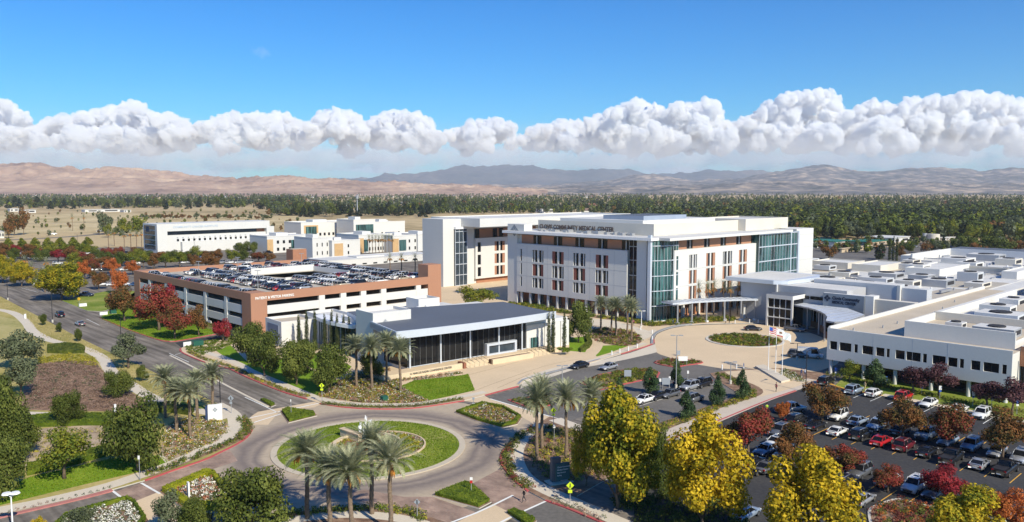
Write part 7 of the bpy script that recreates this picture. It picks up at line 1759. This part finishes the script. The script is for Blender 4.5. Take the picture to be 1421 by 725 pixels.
def sign(name, px, py, ytop, label, w, h, face, cat='sign', rz=0., diamond=False, text=None, tcol=None, pole=GREYM, extra=None, double=False):
    x, y = G(px, py); H_ = ZT(x, y, ytop); t = empty(name, (x, y, .05), rz, label, cat); zc = H_-h/2
    m = MB()
    if double: m.cyl(-w*.42, .05, 0, H_, .05, .05, pole, 8); m.cyl(w*.42, .05, 0, H_, .05, .05, pole, 8)
    else: m.cyl(0, .05, 0, H_-.05, .05, .045, pole, 8)
    m.build('post', t); m = MB()
    if diamond: q = h/2; m.add([(0, -.06, zc-q), (q, -.06, zc), (0, -.06, zc+q), (-q, -.06, zc), (0, -.03, zc-q), (q, -.03, zc), (0, -.03, zc+q), (-q, -.03, zc)], [(0, 1, 2, 3), (7, 6, 5, 4), (0, 1, 5, 4), (1, 2, 6, 5), (2, 3, 7, 6), (3, 0, 4, 7)], face)
    else: m.box(-w/2, w/2, -.06, -.02, zc-h/2, zc+h/2, face)
    m.build('sign_face', t)
    if extra: m = MB(); m.box(-extra[0]/2, extra[0]/2, -.06, -.03, zc-h/2-extra[1]-.06, zc-h/2-.06, extra[2]); m.build('plate', t)
    if diamond:                                                     # small walking-figure symbol
        m = MB(); m.cyl(0, 0, 0, 0, 0, 0, BLACKM, 3, False) if False else None
        m.bbox((0, -.07, zc+.2), (.12, .01, .12), BLACKM); m.bbox((0, -.07, zc), (.12, .01, .26), BLACKM); m.bbox((-.08, -.07, zc-.2), (.06, .01, .2), BLACKM); m.bbox((.08, -.07, zc-.2), (.06, .01, .2), BLACKM); m.build('symbol', t)
    if text:
        me = text_mesh(text, 1, tcol or WPAINT, .01, .02); xs = [v.co.x for v in me.vertices]; ys = [v.co.y for v in me.vertices]; k = w*.8/(max(xs)-min(xs)); k = min(k, h*.6/(max(ys)-min(ys)))
        me.transform(Matrix.Translation((-(max(xs)+min(xs))/2*k, -.075, zc-(max(ys)+min(ys))/2*k)) @ Matrix(((k, 0, 0, 0), (0, 0, 0, 0), (0, k, 0, 0), (0, 0, 0, 1)))); link('lettering', me, t)
    return t
YG = paint('sign_yellow_green', (.62, .78, .02), .5); YL = paint('sign_yellow', (.85, .45, .01), .5); BLU = paint('sign_blue', (.02, .10, .45), .5); SGW = base('sign_white', (.75, .75, .74), .6, .02); SGG = base('sign_grey', (.28, .31, .35), .6, .04); SGT = base('sign_teal', (.06, .13, .13), .5, .08)
SRED = paint('sign_red', (.5, .02, .02), .5)
sign('crossing_sign', 447, 560, 532, 'yellow-green pedestrian crossing sign below the conference oaks', .8, .95, YG, diamond=True, extra=(.5, .35, YG))
sign('crossing_sign', 791, 700, 669, 'yellow-green crossing sign beside the directory at the bottom centre', .8, .95, YG, diamond=True, extra=(.5, .4, YG))
sign('crossing_sign', 768, 598, 566, 'yellow-green crossing sign between the palms right of the roundabout', .8, .95, YG, diamond=True, extra=(.5, .3, YG))
sign('crossing_sign', 769, 612, 590, 'slim grey signpost below the crossing sign right of the roundabout', .35, .5, SGW)
sign('warning_sign', 110, 422, 413, 'orange-yellow warning diamond on the lawn by the car park entrance', .8, 1.1, YL, diamond=True)
sign('warning_sign', 321, 575, 549, 'grey back of a diamond sign on the main road verge', .8, 1.05, SGG, diamond=True, extra=(.45, .4, SGG))
sign('crossing_sign', 404, 577, 555, 'thin white signpost on the hedge island at the crosswalk', .15, .35, SGW)
sign('yield_sign', 657, 563, 552, 'small signpost on the long island of the entrance drive', .4, .4, SGG)
sign('keep_right_sign', 654, 686, 663, 'thin white post with small red and white plates on the triangular island', .35, .35, SGW, extra=(.32, .35, SRED))
sign('yield_sign', 579, 722, 693, 'pale back of a sign on a post at the bottom, right of the palms', .75, .75, SGG, diamond=True)
sign('post_sign', 194, 668, 633, 'thin white signpost at the end of the shrub border, lower left', .25, .5, SGW)
sign('board_sign', 947.5, 508, 495, 'white blank-looking board sign at the drop-off triangle', 2.0, 1.0, SGW, double=True)
sign('board_sign', 941, 494, 487, 'small dark information board behind the white board', .9, 1.0, SGG, double=True)
sign('board_sign', 871, 528, 514, 'grey map board standing in the long hedge bed', 1.4, 1.3, SGG, double=True)
sign('board_sign', 924, 541, 525, 'grey sign board at the head of the little car park', 1.5, 1.3, SGG, double=True)
sign('board_sign', 1105, 448, 440, 'white notice board left of the entrance hall', 1.6, .9, SGW, double=True) if False else None
for i, (x, y, t_) in enumerate([(901, 545, 530), (916, 541, 526), (929, 539, 523), (942, 533, 519), (954.5, 528, 515)]):
    sign('parking_sign', x, y, t_, 'small white stall sign %s from the left in the little car park' % ORD[i], .35, .6, SGW)
for i, (x, y, t_, b) in enumerate([(1159.5, 528, 511, 1), (1206, 533, 519, 1), (1229, 537, 523, 1), (1279, 549, 531, 0), (1304, 555, 536, 0), (1350, 565, 544, 0), (1376, 570, 548, 1), (1411, 576, 555, 1)]):
    sign('parking_sign', x, y, t_, '%s stall sign %s from the left before the office block' % ('blue' if b else 'white and blue', ORD[i]), .5, .75, BLU if b else SGW, extra=(.42, .3, SGW if b else BLU))
# directory near the bottom centre
x, y = G(778, 671); t = empty('directory_sign', (x, y, .14), R(25), 'grey stone directory with a teal panel beside the curved walk', 'sign')
hh = ZT(x, y, 637); m = MB(); m.box(-1.15, .1, .15, .75, 0, hh, base('dark_granite', (.13, .125, .13), .6, .15, 2, 8)); m.build('pylon', t)
m = MB(); m.box(-.75, 1.25, -.15, .13, .35, hh-.7, SGT); m.build('panel', t); m = MB(); m.box(-1.8, 1.6, -.7, 1.2, -.1, .12, CONC); m.build('plinth', t)
for k, s in enumerate(['Clovis Community', 'Medical Center', 'Main Entrance', 'Parking']):
    me = text_mesh(s, .26 if k < 2 else .22, SGW, .01, .005); me.transform(Matrix(((1, 0, 0, -.6), (0, 0, -1, -.17), (0, 1, 0, hh-1.25-.36*k), (0, 0, 0, 1)))); link('lettering', me, t)
# white monument sign by the left palms
x, y = G(297, 585); t = empty('monument_sign', (x, y, .14), R(20), 'tall white monument sign among the five left palms', 'sign'); hh = ZT(x, y, 563)
m = MB(); m.box(-.9, 1.3, -.25, .35, 0, hh, base('sign_white', (.75, .75, .74))); m.build('slab', t); m = MB(); m.box(-1.3, -.92, -.35, .45, 0, hh*.93, base('navy_panel', (.03, .05, .12), .5)); m.build('side_panel', t)
m = MB()
for k, (a, b_) in enumerate([(0, .22), (.22, 0), (-.22, 0), (0, -.22)]):
    q = .2; c_ = (.2+a, hh-.8+b_); m.face([(c_[0], -.262, c_[1]+q), (c_[0]+q, -.262, c_[1]), (c_[0], -.262, c_[1]-q), (c_[0]-q, -.262, c_[1])], SGG)
m.build('emblem', t)
# small white totem in the rose bed
x, y = G(262, 694); t = empty('totem_sign', (x, y, .14), R(-55), 'narrow white totem sign standing in the white roses', 'sign'); hh = ZT(x, y, 671)
m = MB(); m.box(-.3, .3, -.1, .1, 0, hh, SGW); m.build('slab', t); m = MB(); m.box(-.18, .18, -.115, -.102, .5, hh-.5, SGG); m.build('face', t)
# flags
def flag(px, py, ytop, kind, label):
    x, y = G(px, py); h = ZT(x, y, ytop); t = empty('flagpole', (x, y, .15), 0, label, 'flagpole'); m = MB(); m.cyl(0, 0, 0, h, .09, .05, WHITEM, 8); m.cyl(0, 0, h, h+.12, .1, .02, GREYM, 8); m.build('pole', t)
    m = MB(); nx, nz = 12, 8; L_, Hf = 1.9, 1.5
    def P(i, j): u, w = i/nx, j/nz; return (u*L_*.86, .16*math.sin(u*7+w*2)*u-.1*u, h-.25-w*Hf-.75*u*u-.08*math.sin(u*6))
    for i in range(nx):
        for j in range(nz):
            if kind == 'us': mt = BLU if (i < 5 and j < 4) else (SRED if j % 2 == 0 else SGW)
            elif kind == 'ca': mt = SRED if j == nz-1 else (base('flag_brown', (.2, .1, .05)) if 4 <= i <= 7 and 3 <= j <= 4 else (SRED if i == 1 and j == 1 else SGW))
            else: mt = base('flag_pale_blue', (.45, .58, .62)) if (i+j) % 7 == 3 else SGW
            m.face([P(i, j), P(i+1, j), P(i+1, j+1), P(i, j+1)], mt, True)
    m.build('flag', t)
flag(1066, 517, 453, 'us', 'left flagpole with a red, white and blue striped flag'); flag(1076, 520, 455, 'ca', 'middle flagpole with a white flag with a red stripe'); flag(1085, 524, 460, 'x', 'right flagpole with a pale white flag')
m = MB(); sb = empty('flag_plinth', (*G(1070, 516), .15), 0, 'low white slab at the foot of the three flagpoles', 'plinth'); pp = gp([(1048, 511), (1060, 509), (1096, 530), (1084, 533)]); o0 = G(1070, 516)
m.prism([(a-o0[0], b-o0[1]) for a, b in pp], 0, .35, CONC); m.build('slab', sb)
# bollards, boxes, bins
for i, (x, y) in enumerate([(849, 494), (860, 491), (872, 488), (884, 484), (905, 473), (889, 459), (1002, 514), (1022, 513), (1032, 512), (905, 464), (934, 450), (1020, 450), (1040, 449), (1052, 449)]):
    t = empty('bollard', (*G(x, y), .12), 0, 'white bollard, %s in the line round the drop-off kerb' % (ORD+['eleventh', 'twelfth', 'thirteenth', 'fourteenth'])[i], 'bollard', 'bollards of the drop-off'); m = MB(); m.cyl(0, 0, 0, .95, .12, .12, WHITEM, 10); m.build('post', t); m = MB(); m.cyl(0, 0, .95, 1.05, .14, .08, WHITEM, 10); m.build('cap', t)
for (x, y, a, b_, c, mt, l, cat) in [(274, 481, 2.4, 1.6, 1.3, base('green_box', (.02, .10, .07), .5), 'green utility cabinet beside the garage driveway', 'cabinet'), (157, 436, 1.6, 1.4, 1.2, base('green_box', (.02, .10, .07)), 'green utility cabinet on the garage lawn', 'cabinet'), (533, 558, 1.1, .9, .9, base('green_box', (.02, .10, .07)), 'small green cabinet among the roses by the kerb', 'cabinet'),
    (144, 438, 2.2, .2, .9, SGW, 'low white wall sign at the corner of the garage lawn', 'sign'), (260, 482, 1.9, .2, 1.1, SGW, 'low white wall sign at the garage driveway', 'sign'), (48, 396, 1.6, .9, 2.0, SGW, 'white booth at the car park entrance', 'booth'), (35, 443, .5, .5, 1.3, SGW, 'white post box on the bend of the winding path', 'box'), (160, 574, .3, .3, 1.4, SGW, 'short white pillar on the straight path', 'pillar'), (115, 426, 2.2, .8, .9, SGW, 'pale utility cabinet on the small lawn', 'cabinet'), (716, 472, 2, 1, 1, GREYM, '', '')]:
    if not l: continue
    t = empty(cat.replace(' ', '_') if cat != 'sign' else 'wall_sign', (*G(x, y), .12), TH, l, cat); m = MB(); m.box(-a/2, a/2, -b_/2, b_/2, .1, c, mt); m.build('body', t); m = MB(); m.box(-a/2-.06, a/2+.06, -b_/2-.06, b_/2+.06, 0, .098, KERB); m.build('plinth', t); m = MB(); m.box(-a/2-.03, a/2+.03, -b_/2-.03, b_/2+.03, c+.002, c+.06, mt); m.build('cap', t)
# ================================================================ people
SKIN = base('skin', (.42, .25, .17), .6, .05, 4, 20)
def person(px, py, rz, top, legs, label, stride=.35, hair=(.03, .02, .015), z=.155, scale=1., bag=None, held=None):
    x, y = G(px, py, z); t = empty('person', (x, y, z), rz, label, 'person')
    vs = [(0, 0, .95), (0, 0, 1.15), (0, 0, 1.42), (0, .01, 1.52), (0, .015, 1.60)]; ed = [(0, 1), (1, 2), (2, 3), (3, 4)]; rad = [.135, .13, .15, .055, .05]
    def chain(st, pts, rs_):
        p = st
        for q, r_ in zip(pts, rs_): vs.append(q); rad.append(r_); ed.append((p, len(vs)-1)); p = len(vs)-1
    s = stride
    chain(0, [(-.10, 0, .90), (-.10, s*.5, .50), (-.10, s*.55-.05, .09), (-.10, s*.55+.14, .04)], [.10, .065, .042, .035])
    chain(0, [(.10, 0, .90), (.10, -s*.25, .50), (.10, -s*.85, .13), (.10, -s*.8+.12, .04)], [.10, .065, .042, .035])
    chain(2, [(-.19, 0, 1.40), (-.24, -.10, 1.14), (-.23, .06, .92), (-.23, .10, .84)], [.06, .042, .032, .03])
    chain(2, [(.19, 0, 1.40), (.24, .02, 1.14), (.23, .18, .95), (.23, .22, .88)], [.06, .042, .032, .03])
    me = bpy.data.meshes.new('body'); me.from_pydata(vs, ed, []); o = bpy.data.objects.new('body', me); COL.objects.link(o)
    m = o.modifiers.new('s', 'SKIN'); 
    bpy.context.view_layer.objects.active = o
    for i, r_ in enumerate(rad): me.skin_vertices[0].data[i].radius = (r_, r_*.8)
    me.skin_vertices[0].data[0].use_root = True
    sb_ = o.modifiers.new('b', 'SUBSURF'); sb_.levels = 2; sb_.render_levels = 2
    bpy.context.view_layer.update(); me2 = bpy.data.meshes.new_from_object(o.evaluated_get(bpy.context.evaluated_depsgraph_get())); bpy.data.objects.remove(o)
    tm, lm, sm_ = base('cloth_'+top[0], top[1], .9, .1), base('cloth_'+legs[0], legs[1], .9, .1), base('shoe', (.03, .03, .03), .6)
    me2.materials.clear(); [me2.materials.append(q) for q in (tm, lm, SKIN, sm_)]
    for p in me2.polygons:
        c = p.center; p.use_smooth = True
        p.material_index = 3 if c.z < .10 else 1 if c.z < .93 and abs(c.x) < .19 else 2 if (c.z > 1.46 or (abs(c.x) > .2 and c.z < .93)) else 0
    me2.name = 'body'; link('body', me2, t)
    V, Fa = ICO[3]; hd = V*np.array([.078, .098, .118])+np.array([0, .03, 1.68]); nose = (V[:, 1] > .93); hd[nose, 1] += .02
    link('head', np_mesh('head', hd, Fa, [SKIN], smooth=True), t)
    k = (V[:, 1] < .35) & (V[:, 2] > -.35) | (V[:, 2] > .55); hv = V*np.array([.088, .108, .128])+np.array([0, .018, 1.69]); fk = [f for f in Fa if k[f].all()]
    link('hair', np_mesh('hair', hv, np.array(fk), [base('hair_dark', hair, .8)], smooth=True), t)
    t.scale = (scale,)*3; return t
person(727, 697, R(110), ('black', (.02, .02, .022)), ('charcoal', (.04, .04, .045)), 'person in dark clothes walking across the brick crosswalk at the bottom', .4, z=.05)
person(1077, 544, R(-60), ('maroon', (.20, .03, .06)), ('charcoal', (.04, .04, .045)), 'person in a maroon top walking over the tan plaza', .3)
person(1112, 523, R(20), ('navyblue', (.04, .06, .15)), ('navyblue', (.04, .06, .15)), 'left of two people in blue walking near the black lamp', .3)
person(1117, 523, R(20), ('paleblue', (.35, .40, .50)), ('navyblue', (.04, .06, .15)), 'right of two people in blue walking near the black lamp', .3)
person(1007, 449, R(90), ('white', (.7, .7, .7)), ('charcoal', (.04, .04, .045)), 'person in a white top under the curved drop-off canopy', .2)
person(1012, 449, R(-90), ('charcoal', (.04, .04, .045)), ('charcoal', (.04, .04, .045)), 'person in dark clothes under the curved drop-off canopy', .2)
person(1200, 542, R(-60), ('tan', (.5, .38, .2)), ('tan', (.5, .38, .2)), 'person in tan clothes between the light blue suv and the lawn', .2)
person(1064, 574, R(0), ('safety_yellow', (.5, .75, .05)), ('charcoal', (.04, .04, .045)), 'worker in a yellow-green vest beside the flatbed pickup', .1, z=.036)
person(1087, 463, R(60), ('grey', (.25, .25, .27)), ('charcoal', (.04, .04, .045)), 'person in grey at the rear of the black sedan', .2, z=.02)
person(879, 452, R(0), ('pink', (.6, .2, .25)), ('charcoal', (.04, .04, .045)), 'person in pink among the palms at the hospital corner', .2)
